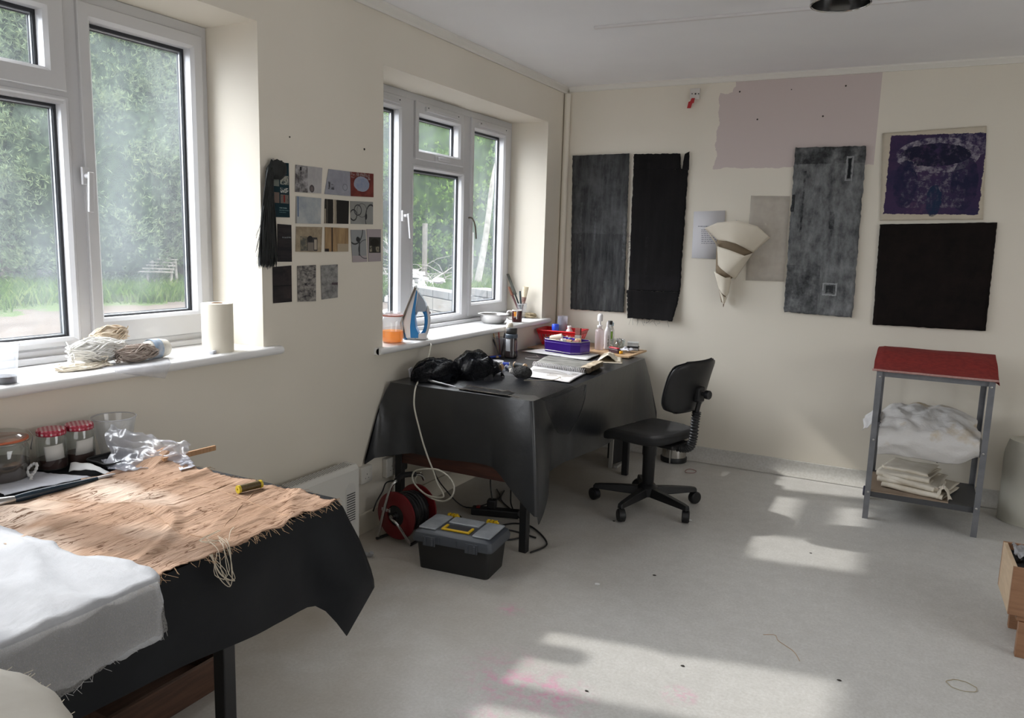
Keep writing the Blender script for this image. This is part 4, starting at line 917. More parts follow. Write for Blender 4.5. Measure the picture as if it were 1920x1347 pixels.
PR = [
 ('poster', [(506, 303), (541, 306), (543, 408), (507, 407)], art('teal poster print', '#0f2a33', [(.30, .72, .56, .93, '#0a1418'), (.10, .56, .46, .77, '#6f756f'), (.52, .60, .95, .76, '#9a9a90', 60, .42, .5), (.52, .45, .95, .54, '#b4b6b0', 90, .45, .55), (.2, .26, .46, .45, '#6e5f58'), (.52, .26, .95, .42, '#6e6660', 50, .3, .45), (.68, .28, .76, .41, '#7d2420'), (.45, .165, .85, .185, '#7f9696', 200, .4, .5), (.45, .125, .95, .14, '#5e7a7c', 200, .4, .5), (.45, .09, .80, .10, '#5e7a7c', 200, .4, .5)]), 'tall teal poster with small pictures, half covered by the black tassel'),
 ('photo_print', [(520, 420), (546, 422), (547, 491), (520, 491)], art('dark photo a', 0, nz=(9, (1, .4, 3), '#15151c', '#3a3534', .35, .7), rects=[(.35, .63, .95, .67, '#7e8284', 70, .4, .6)]), 'dark photo print directly below the teal poster'),
 ('photo_print', [(511, 501), (546, 498), (547, 566), (512, 569)], art('dark photo b', 0, nz=(8, (1, .5, 1.4), '#1b1b1d', '#3b3436', .35, .65), rects=[(.55, .1, .95, .95, '#3c3333', 20, .4, .6), (0, .44, 1, .47, '#161618')]), 'dark photo print lowest in the column below the teal poster'),
 ('photo_print', [(554, 309), (604, 315), (602, 363), (553, 360)], art('photo c', 0, nz=(20, (1, 1, 1), '#9d9b9c', '#b2afae', .3, .7), rects=[(0, 0, .45, 1, '#4e4b4c', 26, .36, .6), (.17, .8, .24, .93, '#19191b')], ell=[(.6, .18, .09, .14, '#4c4748'), (.6, .17, .05, .09, '#6a6060')]), 'square print with a dark textured strip beside a pale half, top row'),
 ('photo_print', [(616, 317), (656, 322), (657, 368), (608, 364)], art('photo d', 0, nz=(22, (1, 1, 1), '#84848e', '#9a9aa2', .3, .7), rects=[(.14, .2, .22, .5, '#3d3d42', 60, .4, .55), (.25, .2, .36, .42, '#46464c', 60, .4, .55)], ell=[(.78, .35, .10, .14, '#73737c', .6)]), 'pale lilac grey print with faint scratched marks, top row'),
 ('photo_print', [(656.5, 322), (700, 326), (700, 370), (657.5, 368)], art('photo e', 0, nz=(16, (1, 1, 1), '#4d1d19', '#7a3b34', .3, .65), rects=[(0, .72, 1, 1, '#8f8482', 34, .5, .6)], ell=[(.48, .52, .33, .3, '#8d93a3'), (.5, .5, .25, .24, '#7d86a0', 0, 40, .4, .6)], edge=.1), 'rust red print with a pale blue centre, top row'),
 ('photo_print', [(555, 368), (602, 372), (601, 420), (554, 419)], art('photo f', 0, nz=(9, (1, 1, 1), '#8c949b', '#aeb1b0', .35, .6), rects=[(.07, .25, .12, 1, '#5f6f88'), (.0, 0, .05, 1, '#8f8f8c')]), 'pale blue and white cloudy print in the second row'),
 ('photo_print', [(609, 373), (654, 377), (653, 420), (608, 419)], art('photo g', '#23211f', [(0, .0, .06, .6, '#8e8577'), (.06, 0, .09, 1, '#3a3733'), (.34, 0, .48, 1, '#8e8577'), (.36, 0, .385, 1, '#c0b5a2'), (.1, 0, .13, 1, '#55504a')], edge=.05), 'print of black blocks divided by beige vertical stripes, second row'),
 ('photo_print', [(656.5, 377), (699, 379), (699, 421), (657.5, 420)], art('photo h', 0, nz=(8, (1, 1, 1), '#7f7f7c', '#8f8f8c', .3, .7), ell=[(.13, .38, .16, .25, '#2e2e30', .62), (.32, .6, .17, .24, '#37373a', .66), (.9, .28, .26, .62, '#3a3a3c', .78), (.5, .6, .22, .3, '#48484a', .86), (.68, .35, .05, .14, '#2a2a2c')], edge=.03), 'grey print of dark looping wire shapes, second row'),
 ('photo_print', [(555, 425), (604, 426), (602, 473), (554, 472)], art('photo i', 0, nz=(26, (1, 1, 1), '#857763', '#a3957f', .35, .65), rects=[(.17, .05, .42, .62, '#555650', 40, .3, .55), (.42, .05, .8, .58, '#3d3a3b'), (.44, .06, .66, .38, '#7a726a'), (.68, .1, .78, .5, '#a59b8c')], ell=[(.53, .52, .10, .12, '#2b2a2a')]), 'beige print with a grey framed square in it, third row'),
 ('photo_print', [(609, 426), (653, 428), (653, 472), (609, 472)], art('photo j', 0, nz=(10, (1, 3.5, .6), '#7d654a', '#a68b66', .35, .65), rects=[(.27, 0, .32, 1, '#2f2420'), (.52, 0, 1, .33, '#a39580'), (0, 0, .16, .12, '#2c2623')]), 'tan wood grain print with a dark vertical line, third row'),
 ('photo_print', [(657, 431), (685, 431), (688, 491), (661, 492)], art('photo k', '#a3999b', [(.02, .2, .96, .98, '#8d8f90'), (.48, .2, .56, .75, '#38393b')], ell=[(.25, 1.05, .5, .52, '#3b3c3e', .82), (.42, .7, .10, .08, '#2f3032'), (.9, .4, .45, .3, '#4c4d50', .85)]), 'curling instant photo of a dark branching stem with a white base, third row'),
 ('photo_print', [(687.5, 430), (714, 430), (714, 490), (690.5, 491)], art('photo l', '#a1989a', [(.14, .27, .96, .75, '#33322f'), (.2, .3, .35, .48, '#8d8676', 40, .4, .5), (.62, .3, .85, .46, '#8d8676', 40, .4, .5)], ell=[(.55, .58, .3, .12, '#25241f')]), 'white instant print with a small dark square picture beside the window reveal'),
 ('photo_print', [(557, 499), (592, 497), (592, 565), (558, 566)], art('photo m', 0, nz=(34, (1, 1, 1.6), '#343236', '#99958f', .36, .62), rects=[(.3, .44, .9, .52, '#2a282c', 30, .5, .55)], edge=.1), 'black and white crackled bark print in the bottom row'),
 ('photo_print', [(601, 498), (633, 496), (633, 558), (603, 562)], art('photo n', 0, nz=(30, (1, 1, 1.3), '#5b5a5b', '#949390', .32, .6), rects=[(.62, .40, 1, .47, '#4e4449')], edge=.1), 'lighter grey mottled print in the bottom row'),
]
for nm, px, m, lab in PR: slab('pinned_picture', px, m, lab, 'poster' if nm == 'poster' else 'picture', gp_ if nm != 'poster' else None)
# black tassel hanging on a nail
ts = thing('black_thread_tassel', 'long black thread tassel hanging on a nail over the teal poster', 'tassel', onX(.0, 512, 298))
m_thread = M('black thread', (.005, .006, .006), (.014, .017, .017), 60, .65, stretch=(1, 1, .2))
rt_ = random.Random(4); tm = MB(); top = onX(.02, 509, 318)
for i in range(150):
    q = i/150; u1 = rt_.uniform(484, 518)+rt_.gauss(0, 1.5); v1 = 499+rt_.gauss(0, 3); a = onX(rt_.uniform(.012, .03), rt_.uniform(500, 513), 322+rt_.uniform(-3, 6)); b = onX(rt_.uniform(.01, .035), .4*rt_.uniform(494, 512)+.6*u1, 400); c = onX(rt_.uniform(.006, .035), u1, v1)
    tm.tube(bez([top+Vector((0, rt_.gauss(0, .006), rt_.gauss(0, .006))), a, b, c], 4), [.0028]*12+[.0006], 4, cap=False)
for k in range(26):
    u1 = rt_.uniform(478, 500); c = onX(rt_.uniform(.01, .03), u1, rt_.uniform(430, 497)); a = onX(.02, rt_.uniform(495, 503), 390); tm.tube(bez([onX(.02, 502, 330), a, c], 4), .0008, 3, cap=False)
bd = MB(); bd.grid(lambda u, v: onX(.016-.010*(2*u-1)**2, 498+13*u-12*v*(1-u)*.8+5*v*u, 320+176*v), 6, 14)
obj('strands', tm, m_thread, ts, smooth=180); obj('cord_body', bd, m_thread, ts, smooth=180)
kb = MB(); kb.blob(onX(.02, 520, 317), (.014, .050, .038), amp=.25, seed=2); obj('knot', kb, m_thread, ts)
obj('nail', MB().tube([onX(.0005, 512, 298), onX(.03, 512, 299)], .002, 6).lathe([(.005, 0), (.005, .002)], 8, onX(.03, 512, 299), Matrix.Rotation(pi/2, 4, 'Y')), m_steel, ts)
# plug holes and screws in the walls
m_dot = M('dark screw hole', (.03, .025, .02), rough=.8)
for ax, u, v, lab in (('x', 543, 257, 'small dark nail hole in the wall above the top row of prints'), ('x', 683, 280, 'larger dark plug hole in the wall close to the window reveal'), ('y', 1387, 172, 'dark screw high on the primer patch nearest its cream side'), ('y', 1484, 168, 'tiny screw at the top middle of the primer patch'), ('y', 1586, 161, 'dark screw high on the primer patch above the grey wall hanging'), ('y', 1420, 224, 'dark screw low on the primer patch above the paper sculpture'), ('y', 1543, 218, 'dark screw low on the primer patch directly over the grey hanging'), ('y', 1660, 310, 'pinhole beside the purple print on the cream wall'), ('y', 1757, 867, 'brown speck low on the wall behind the shelf unit')):
    p = onX(.0005, u, v) if ax == 'x' else onY(DY-.0005, u, v); r_ = .0035 if 'tiny' in lab or 'hole beside' in lab or 'small dark nail' in lab else .0055
    tag(obj('wall_screw', MB().lathe([(r_, 0), (r_*.8, .0025), (0, .003)], 10, p, Matrix.Rotation(pi/2, 4, 'Y') if ax == 'x' else Matrix.Rotation(pi/2, 4, 'X')), m_dot), lab, 'screw', 'screws and holes left in the walls')

def hang(name, px, mat, label, cat, off=.012, nu=26, nv=40, jag=.004, wave=.006, seed=1, curl=0, group=None, thick=.0015, fr=0, parent=None):
    """cloth or paper pinned to the back wall; px = tl, tr, br, bl in the photograph"""
    P = [onY(DY-off, *p) for p in px]
    def f(u, v):
        p = P[0].lerp(P[1], u).lerp(P[3].lerp(P[2], u), v)
        j = Vector((0, 0, 0))
        if u in (0, 1): j.x = jag*(NZ((0, v*34, u*9), 1, seed)+.6*NZ((0, v*110, u*9), 1, seed))
        if v in (0, 1): j.z = jag*(NZ((u*26, 0, v*9), 1, seed)+.6*NZ((u*90, 0, v*9), 1, seed))
        b = wave*(NZ((u*2.2, v*2.6, seed), 1, seed)+.5)+curl*v*v*(.3+u)
        return p+j+Vector((0, -abs(b), 0))
    mb = MB().grid(f, nu, nv)
    if fr:
        r = random.Random(seed)
        for k in range(fr):
            u = r.random(); p = f(u, 1); mb.tube([p, p+Vector((r.gauss(0, .006), -.003, -r.uniform(.006, .03))), p+Vector((r.gauss(0, .014), -.003, -r.uniform(.02, .05)))], .0007, 3, cap=False)
    o = obj(name, mb, mat, parent, smooth=180, solid=thick)
    return tag(o, label, cat, group) if label else o
hang('wall_hanging', [(1074, 292), (1181, 288), (1170, 586), (1070, 580)], art('charcoal streaked cloth', 0, nz=(7, (3.2, 1, .55), '#1b1c1e', '#515253', .30, .72), ax='x', rects=[(.18, .06, .22, .7, '#686a6b', 12, .45, .8), (.63, .0, .68, .2, '#5b6061', 12, .45, .85), (.92, .34, .99, .64, '#6c6f72', 14, .45, .8), (.0, .5, 1, 1, '#5f6061', 4, .45, .85), (.43, .42, .46, .68, '#5e5f61', 14, .42, .75)], edge=.06, rough=.9, bump=.4), 'charcoal grey streaked cloth wall hanging nearest the corner pipe', 'wall hanging', jag=.0045, nv=90, seed=3)
b_ = thing('wall_hanging', 'nearly black cloth wall hanging with a split strip at its top corner', 'wall hanging', onY(DY-.01, 1230, 598))
mb_ = art('black dyed cloth', 0, nz=(6, (3, 1, .5), '#0b0a0b', '#191718', .35, .72), ax='x', rects=[(.0, .0, 1, .14, '#1d1b1e', 10, .4, .75), (.3, .12, .36, .45, '#232124', 12, .45, .8)], edge=.05, rough=.95, bump=.4)
hang('top_flap', [(1189, 289), (1276, 288), (1277, 318), (1188, 318)], mb_, None, None, jag=.004, nv=12, seed=4, parent=b_)
hang('upper_cloth', [(1188, 317), (1291, 317), (1275, 548), (1179, 545)], mb_, None, None, jag=.004, nv=80, seed=5, parent=b_)
hang('split_strip', [(1284, 289), (1293, 284), (1292, 319), (1279, 319)], mb_, None, None, jag=.002, seed=6, off=.016, nu=6, nv=8, parent=b_)
hang('lower_band', [(1176, 544), (1275, 548), (1264, 602), (1177, 596)], mb_, None, None, jag=.005, seed=8, off=.020, curl=.03, fr=14, parent=b_)
th_ = MB(); r = random.Random(2)
for k in range(9):
    p = onY(DY-.02, 1181+r.gauss(0, 1), 462+r.gauss(0, 12)); th_.tube([p, p+Vector((-.012, -.004, r.gauss(0, .01))), p+Vector((-.02*r.random(), -.004, r.gauss(0, .02)))], .001, 3)
obj('loose_threads', th_, m_thread, b_)
def rect_o(x0, z0, x1, z1, c, w=.012, wz=None):
    wz = wz or w*.4
    return [(x0, z0, x1, z0+wz, c, 30, .3, .5), (x0, z1-wz, x1, z1, c, 30, .3, .5), (x0, z0, x0+w, z1, c, 30, .3, .5), (x1-w, z0, x1, z1, c, 30, .3, .5)]
hang('wall_hanging', [(1491, 277), (1625, 274), (1598, 596), (1470, 585)], art('stone grey painted cloth', 0, nz=(11, (1.6, 1, .8), '#2c2e30', '#8d8f90', .28, .75), ax='x', rects=[(0, .9, 1, 1, '#2c2d2f', 8, .35, .6), (.0, 0, .5, .3, '#2b2c2e', 9, .4, .65), (.16, .5, .19, .86, '#303234', 16, .4, .6), (.0, .62, .06, .72, '#2f3133', 20, .3, .5), (.56, .52, .63, .62, '#2e3032', 16, .4, .6)]+rect_o(.72, .80, .82, .94, '#8b8d8e', .022, .008)+[(.75, .815, .79, .93, '#1c1e20')]+rect_o(.55, .125, .75, .20, '#97999a', .02, .008)+[(.6, .14, .7, .185, '#303234', 30, .3, .5)], edge=.03, rough=.9, bump=.5), 'tall stone grey painted wall hanging with scratched window outlines', 'wall hanging', jag=.005, nv=80, seed=9, off=.014)
hang('wall_hanging', [(1650, 421), (1870, 417), (1848, 621), (1636, 609)], art('dark brown cloth', 0, nz=(9, (1, 1, 1), '#0d0908', '#1b1311', .35, .7), ax='x', rough=.95, bump=.3), 'square blackish brown cloth wall hanging below the purple print', 'wall hanging', jag=.003, seed=11, off=.012)
pp_ = '#a79d8c'
hang('pinned_picture', [(1655, 250), (1850, 236), (1843, 412), (1650, 414)], art('purple print', 0, nz=(8, (1, 1, 1), '#b7ad9c', '#c2b9a8', .3, .7), ax='x', rects=[(.085, .075, .95, .93, '#3c2d4c'), (.085, .075, .95, .93, '#2a2745', 5, .42, .62), (.085, .55, .45, .93, '#4c3552', 6, .4, .7), (.62, .70, .95, .93, '#77707f', 26, .47, .66), (.24, .15, .82, .70, '#77727c', 30, .50, .66), (.3, .09, .62, .2, '#574058', 24, .45, .7)],
   ell=[(.53, .71, .38, .19, '#8b8790', .45, 24, .44, .60), (.51, .71, .32, .12, '#1a1a30', 0, 16, .36, .52), (.26, .40, .11, .26, '#20203d', 0, 12, .34, .58), (.80, .40, .12, .28, '#1e1e3a', 0, 12, .34, .58), (.54, .22, .07, .17, '#1d2c46', 0, 12, .32, .55)], edge=.055, rough=.8), 'purple and blue abstract print on cream paper on the back wall', 'picture', jag=.0015, seed=13, off=.006, wave=.003)
# written sheet, with rows of small grey print
ps = thing('paper_notice', 'white paper notice with small grey print behind the paper sculpture', 'notice', onY(DY-.004, 1328, 487))
hang('sheet', [(1301, 397), (1360, 395), (1356, 487), (1297, 484)], M('white printer paper', (.63, .62, .64), rough=.8), None, None, jag=0, seed=14, off=.005, wave=0, nu=2, nv=2, parent=ps)
ln = MB(); r = random.Random(8)
for k in range(9):
    v = 424 if k == 0 else 427+k*3.6; x0, x1 = (1309, 1338) if k == 0 else (1315, 1345); u = x0
    while u < x1:
        e = u+r.uniform(2, 5); ln.add([onY(DY-.0085, u, v), onY(DY-.0085, e, v), onY(DY-.0085, e, v+1.2), onY(DY-.0085, u, v+1.2)], [(0, 1, 2, 3)]); u = e+1.2
obj('small_print', ln, M('grey print', (.22, .22, .26), rough=.8), ps, smooth=0)
m_tr = gauze('translucent tracing paper', (.66, .62, .57), .5, 14, var=.06)
hang('tracing_paper', [(1408, 367), (1481, 368), (1470, 528), (1398, 526)], m_tr, 'translucent tracing paper sheet pinned behind the paper sculpture', 'paper', jag=.001, seed=15, off=.006, wave=.008, nu=8, nv=12)
# spiral paper sculpture
m_pap = M('cream cartridge paper', (.70, .64, .53), (.74, .68, .57), 5, .8); m_papi = M('shaded inner paper', (.26, .20, .135), rough=.9)  # inner paper is a darker copy, shade of the slits put into its colour
sc_ = thing('paper_sculpture', 'cream cut paper spiral cone hanging off the back wall', 'sculpture', onY(DY, 1372, 415))
def band(name, topp, bot, dl, dm, dr, m, par=sc_):
    def cur(pts, t):
        i = t*(len(pts)-1); k = min(int(i), len(pts)-2); f = i-k; a, b = pts[k], pts[k+1]; return (a[0]+(b[0]-a[0])*f, a[1]+(b[1]-a[1])*f)
    def g(u, v):
        a, b = cur(topp, u), cur(bot, u); d = (dl*(1-u)**2+2*dm*u*(1-u)+dr*u*u); d = d*(1-.0*v)
        return onY(DY-max(.004, d), a[0]*(1-v)+b[0]*v, a[1]*(1-v)+b[1]*v)
    return obj(name, MB().grid(g, 20, 8), m, par, smooth=180, solid=.001)
band('paper_band', [(1321, 428), (1345, 417.5), (1383, 414), (1420, 424), (1444, 446)], [(1346, 451), (1362, 452), (1380, 457), (1398, 466), (1412, 474)], .10, .26, .02, m_pap)
band('paper_band', [(1345, 462), (1368, 469), (1396, 480), (1405, 477), (1412, 474)], [(1346, 497), (1352, 504), (1362, 512), (1370, 518), (1378, 524)], .10, .22, .02, m_pap)
band('paper_band', [(1339, 509), (1350, 516), (1360, 521), (1367, 520), (1372, 517)], [(1348, 542), (1352, 549), (1358, 554), (1363, 556), (1366, 550)], .08, .16, .02, m_pap)
band('paper_band', [(1349, 545), (1353, 551), (1357, 556), (1361, 558), (1364, 556)], [(1355, 568), (1356, 570), (1357, 571), (1358, 570), (1359, 568)], .06, .10, .02, m_pap)
band('paper_flap', [(1321, 428), (1332, 440), (1340, 450), (1344, 455), (1347, 458)], [(1322, 429), (1334, 446), (1343, 460), (1346, 480), (1348, 498)], .10, .10, .06, m_pap)
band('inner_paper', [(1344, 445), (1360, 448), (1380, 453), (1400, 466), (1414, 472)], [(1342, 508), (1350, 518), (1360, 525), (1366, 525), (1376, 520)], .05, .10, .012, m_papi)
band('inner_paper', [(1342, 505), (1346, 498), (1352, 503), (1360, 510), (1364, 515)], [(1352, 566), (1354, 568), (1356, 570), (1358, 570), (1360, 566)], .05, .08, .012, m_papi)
obj('tip', MB().tube([onY(DY-.05, 1357, 568), onY(DY-.05, 1356, 576)], [.006, .002], 6), M('brown paper tip', (.16, .10, .06), rough=.8), sc_)
obj('nail', MB().tube([onY(DY-.0005, 1381, 414), onY(DY-.10, 1381, 414)], .003, 6), m_steel, sc_)
# small switch box with a red pull tag
sw = thing('pull_switch', 'small white switch box with a red tag high on the back wall', 'switch', onY(DY, 1304, 188))
a, b = onY(DY-.0005, 1295, 188), onY(DY-.0005, 1314, 166)
obj('switch_box', MB().box((a.x, DY-.026, a.z), (b.x, DY-.0006, b.z)), M('grey white plastic', (.60, .57, .54), rough=.5), sw, smooth=0, bevel=.003)
sd = MB()
for u in (1298, 1304, 1310): sd.lathe([(.006 if u == 1304 else .003, 0), (.004, .003), (0, .003)], 8, onY(DY-.0262, u, 176), Matrix.Rotation(pi/2, 4, 'X'))
obj('switch_centre', sd, m_black, sw)
rg = MB(); P = [(1297, 184), (1303, 184), (1301, 193), (1298, 194), (1295, 203), (1288, 203), (1291, 191), (1294, 190)]; rg.v = [onY(DY-.028, *p) for p in P]+[onY(DY-.032, *p) for p in P]; n = 8
rg.f = [tuple(range(n)), tuple(n+i for i in reversed(range(n)))]+[(i, n+i, n+(i+1) % n, (i+1) % n) for i in range(n)]
obj('red_tag', rg, M('red tag', (.40, .015, .02), rough=.5), sw, smooth=0)
# ceiling lamp
lc = onZ(2.435, 1576, 5); lp_ = thing('ceiling_lamp', 'short chrome cylinder lamp on the ceiling', 'ceiling lamp', (lc.x, lc.y, H))
obj('lamp_shade', MB().lathe([(.108, 2.43), (.113, 2.432), (.113, 2.53), (.105, 2.536)], 40, (lc.x, lc.y, 0), cap=False), m_chrome, lp_, solid=.002)
obj('shade_rim', MB().tube([(lc.x+.111*cos(a*pi/24), lc.y+.111*sin(a*pi/24), 2.431) for a in range(48)], .004, 8, closed=True), m_chrome, lp_)
obj('ceiling_rose', MB().lathe([(.107, 2.5365), (.107, 2.549)], 32, (lc.x, lc.y, 0)), m_chrome, lp_)
obj('bulb', MB().lathe([(0, 2.45), (.03, 2.455), (.04, 2.475), (.03, 2.50), (.016, 2.535)], 20, (lc.x, lc.y, 0)), M('frosted bulb', (.7, .7, .68), rough=.3), lp_)
# ================================================================ CLOTHS, PAPER, SMALL THINGS
def sheet(name, f, mat, label, cat, nu=40, nv=30, solid=.0012, parent=None, group=None, smooth=180):
    o = obj(name, MB().grid(f, nu, nv), mat, parent, smooth=smooth, solid=solid)
    return tag(o, label, cat, group) if label else o
def bil(P, u, v): return P[0].lerp(P[1], u).lerp(P[3].lerp(P[2], u), v)
def ridge(x): return 1-abs(2*(x*.5+.5)-1)
TT = TZ+.0015
# ---------------- brown dyed cloth on the near table
def brown_mat():
    t = NT('tea dyed brown cloth'); v = t.coord(); s = t.sep(v)
    c = t.ramp(t.noise(v, 5, 5), [(.32, (.31, .195, .128)), (.55, (.41, .272, .19)), (.72, (.48, .335, .25))])
    # paler patches, rectangular and soft
    for (x, y, rx, ry, k) in ((-.23, .22, .17, .09, 1), (-.26, -.02, .12, .15, .9), (-.02, -.12, .15, .10, .85), (-.06, .24, .12, .07, .6), (.12, .08, .12, .05, .3), (-.2, -.25, .2, .08, .6)):
        a = t.math('DIVIDE', t.math('SUBTRACT', s[0], x), rx); b = t.math('DIVIDE', t.math('SUBTRACT', s[1], y), ry)
        d = t.math('ADD', t.math('MULTIPLY', a, a), t.math('MULTIPLY', b, b)); d = t.math('ADD', d, t.math('MULTIPLY', t.math('SUBTRACT', t.noise(v, 9, 5), .5), 1.2))
        c = t.mix(t.math('MULTIPLY', t.math('SUBTRACT', 1, d, True), k), c, (.68, .55, .45))
    cr = t.noise(t.coord((14, 2.2, 1), (0, 0, .25)), 1.6, 7, .7)
    c = t.mix(t.ramp(cr, [(.33, .6), (.43, 0)]), c, (.22, .125, .075))
    for sc_, sd_, ro in ((2.0, 3.1, .32), (3.1, 9.7, .12)):
        n2 = t.noise(t.coord((9, 1.6, 1), (0, 0, ro), (sd_, sd_, 0)), sc_, 3, .6, .6); ln2 = t.math('MULTIPLY', t.math('LESS_THAN', t.math('ABSOLUTE', t.math('SUBTRACT', n2, .5)), .012), t.ramp(t.noise(v, 11, 3), [(.45, 0), (.55, .85)]))
        c = t.mix(ln2, c, (.13, .065, .035))
    w = t.noise(t.coord((420, 420, 1)), 1, 1)
    n1 = t.bump(cr, .8, .02); b2 = t.n('ShaderNodeBump'); b2.inputs['Strength'].default_value = .12; b2.inputs['Distance'].default_value = .001; t.l(w, b2.inputs['Height']); t.l(n1, b2.inputs['Normal'])
    t.bsdf(c, .9, 0, b2.outputs[0], spec=.1); return t.m
bx0, bx1, by0, by1 = .275, 1.0, .955, 1.598
def brown(u, v):
    x = bx0+(bx1-bx0)*u; y = by1-(by1-by0)*v
    y += (.0 if u < .5 else -.0)
    e = .012*(NZ((u*22, v*22, 0), 1, 31)+.6*NZ((u*70, v*70, 0), 1, 32))
    if u in (0, 1): x += e*1.3+(.012*NZ((0, v*7, 3), 1, 33))
    if v in (0, 1): y += e
    z = TT+.002+.006*max(0, NZ((x*5, y*3, 0), 1, 34)+.2)+.004*max(0, NZ((x*18, y*5, 0), 1, 35))+.010*max(0, ridge(NZ((x*4+y*1.2, y*2.2, 1), 1, 36))-.86)/.14
    z += .0035*max(0, ridge(NZ((x*9, y*4+x*3, 4), 1, 37))-.8)/.2
    pk = Vector((x-.31, y-1.585)).length; z += .050*exp(-(pk/.07)**2)
    if u > .93: z += .012*abs(NZ((0, y*9, 7), 1, 38))*(u-.93)/.07
    if u > .97: z += .010*max(0, NZ((3, y*14, 7), 1, 39))
    return (x, y, z)
bc_ = thing('brown_dyed_cloth', 'creased brown dyed cloth with frayed edges spread over the near table', 'cloth', (.64, 1.1, TT))
obj('cloth', MB().grid(brown, 120, 110), brown_mat(), bc_, smooth=180, solid=.0015)
fr = MB(); r = random.Random(5)
for k in range(150):
    s_ = r.random(); side = r.choice('rrrtt'); p = Vector(brown(1, s_) if side == 'r' else brown(s_, 0)); o_ = Vector((1, 0, -.3)) if side == 'r' else Vector((0, 1, 0))
    fr.tube([p, p+o_*r.uniform(.003, .012)+Vector((0, r.gauss(0, .004), 0)), p+o_*r.uniform(.008, .022)+Vector((r.gauss(0, .004), r.gauss(0, .008), -.004))], .0005, 3, cap=False)
f_ = obj('frayed_threads', fr, M('tan thread', (.45, .30, .18), rough=.9), bc_); f_['kind'] = 'stuff'
sm = MB()
for k, (u0, v0, u1, v1) in enumerate(((.25, .2, .52, .17), (.52, .17, .98, .26), (.05, .66, .45, .48), (.45, .48, .75, .60), (.75, .60, .99, .57), (.2, .9, .8, .94), (.5, .04, .55, .55), (.62, .04, .86, .48))):
    pts = []
    for i in range(15):
        q = i/14; u, v = u0+(u1-u0)*q+.012*NZ((q*6, k, 0)), v0+(v1-v0)*q+.012*NZ((q*6, k, 5)); p = Vector(brown(min(.99, u), max(.01, v))); pts.append(p+Vector((0, 0, .001+.003*abs(NZ((q*12, k, 2))))))
    sm.tube(pts, [.0008+.0022*abs(NZ((i*.9, k, 3))) for i in range(15)], 5)
o = obj('raised_seams', sm, M('twisted tan fibre', (.30, .17, .10), (.48, .32, .2), 60, .9), bc_)
# bundle of loose cream threads at the front edge
tb = MB(); r = random.Random(6)
for k in range(10):
    a = Vector((1.003+r.uniform(-.04, 0), 1.20+r.gauss(0, .014), TT+.016)); c0 = 1.022+r.uniform(0, .012)
    if k < 6: pts = [a+Vector((-.02, .02, .002)), (1.006, a.y, TT+.014), (c0, a.y+r.gauss(-.005, .006), TT-.03), (c0, 1.185+r.gauss(0, .012), TT-.062+r.gauss(0, .008)), (c0, 1.165+r.gauss(0, .01), TT-.03), (1.008, 1.165+r.gauss(0, .02), TT+.012)]
    else: pts = [a, a+Vector((-.03, r.gauss(0, .03), .006)), a+Vector((-.05, .04+r.gauss(0, .02), .002))]
    tb.tube(bez(pts, 5), .0009, 4)
tag(obj('thread_bundle', tb, M('cream cotton thread', (.62, .55, .44), rough=.9)), 'loose bundle of cream threads dangling over the front edge of the near table', 'thread')
# spool
def spool(name, label, p, ang, L, R_, m_t, m_end, group=None):
    t = thing(name, label, 'spool', (p[0], p[1], p[2]), 0, group); Mx = Matrix.Translation((p[0], p[1], p[2]+R_)) @ Matrix.Rotation(ang, 4, 'Z') @ Matrix.Rotation(pi/2, 4, 'Y')
    obj('wound_thread', MB().lathe([(R_*.5, -L*.40)]+[(R_*(.90+.03*(i % 2)), -L*.40+L*.8*i/24) for i in range(25)]+[(R_*.5, L*.40)], 20).xf(Mx), m_t, t)
    for s in (-1, 1): obj('spool_end', MB().lathe([(R_*.3, s*L*.41-.001), (R_, s*L*.41), (R_, s*L*.5), (R_*.3, s*L*.5), (R_*.25, s*L*.47)], 20).xf(Mx), m_end, t)
    return t
p = Vector((.735, 1.53, brown((.735-bx0)/(bx1-bx0), (by1-1.53)/(by1-by0))[2]+.003))
spool('thread_spool', 'dark gold thread spool with a yellow end lying on the brown cloth', p, radians(78), .075, .0115, M('dark gold thread', (.060, .040, .010), (.10, .07, .02), 200, .5), M('yellow translucent plastic', (.55, .42, .03), rough=.3))
# ---------------- white muslin on the near table
m_mus = M('white muslin', (.42, .43, .455), (.50, .51, .535), 9, .9, bump=.5, bscale=60, bdist=.004)
def muslin(u, v):
    L = .985*u+.16*u; y = 1.012-.78*v; x0_ = .10
    arc = u*1.06; xe = 1.012
    x = x0_+arc; dz = 0
    if x > xe:
        over = x-xe; x = xe+.010*min(1, over*20); dz = -over*.9
    y += .015*NZ((u*6, v*3, 0), 1, 41)+(.02*(u-.6) if v < .1 else 0)
    if v in (0, 1): y += .010*NZ((u*24, v, 0), 1, 42)+(.03*NZ((u*5, 0, 0), 1, 43))
    if u == 1: dz += .006*NZ((v*60, 0, 0), 1, 44)
    w = .012+.007*NZ((x*4+y*2, y*7, 0), 1, 45)+.010*max(0, ridge(NZ((x*2.5+y*2, y*7, 2), 1, 46))-.72)/.28+.004*NZ((x*9, y*22, 0), 1, 40)
    z = TT+w+dz
    if dz < 0: x += .006*NZ((0, y*10, 3), 1, 47)
    return (x, y, z)
mu = thing('white_muslin_cloth', 'bundle of white muslin cloth laid over the near corner of the brown cloth', 'cloth', (.7, .7, TT))
obj('cloth', MB().grid(muslin, 90, 70), m_mus, mu, smooth=180, solid=.0015)
def muslin2(u, v):
    y = 1.005-.80*v; x = 1.046+.005*NZ((0, y*9, u), 1, 48)-.02*(1-u); z = TT+.012-(.10+.05*sstep(1.0, .6, y)+.012*NZ((v*30, 0, 0), 1, 49)*(u == 1))*u
    return (x, y+.01*NZ((u*3, v*8, 0), 1, 50), z)
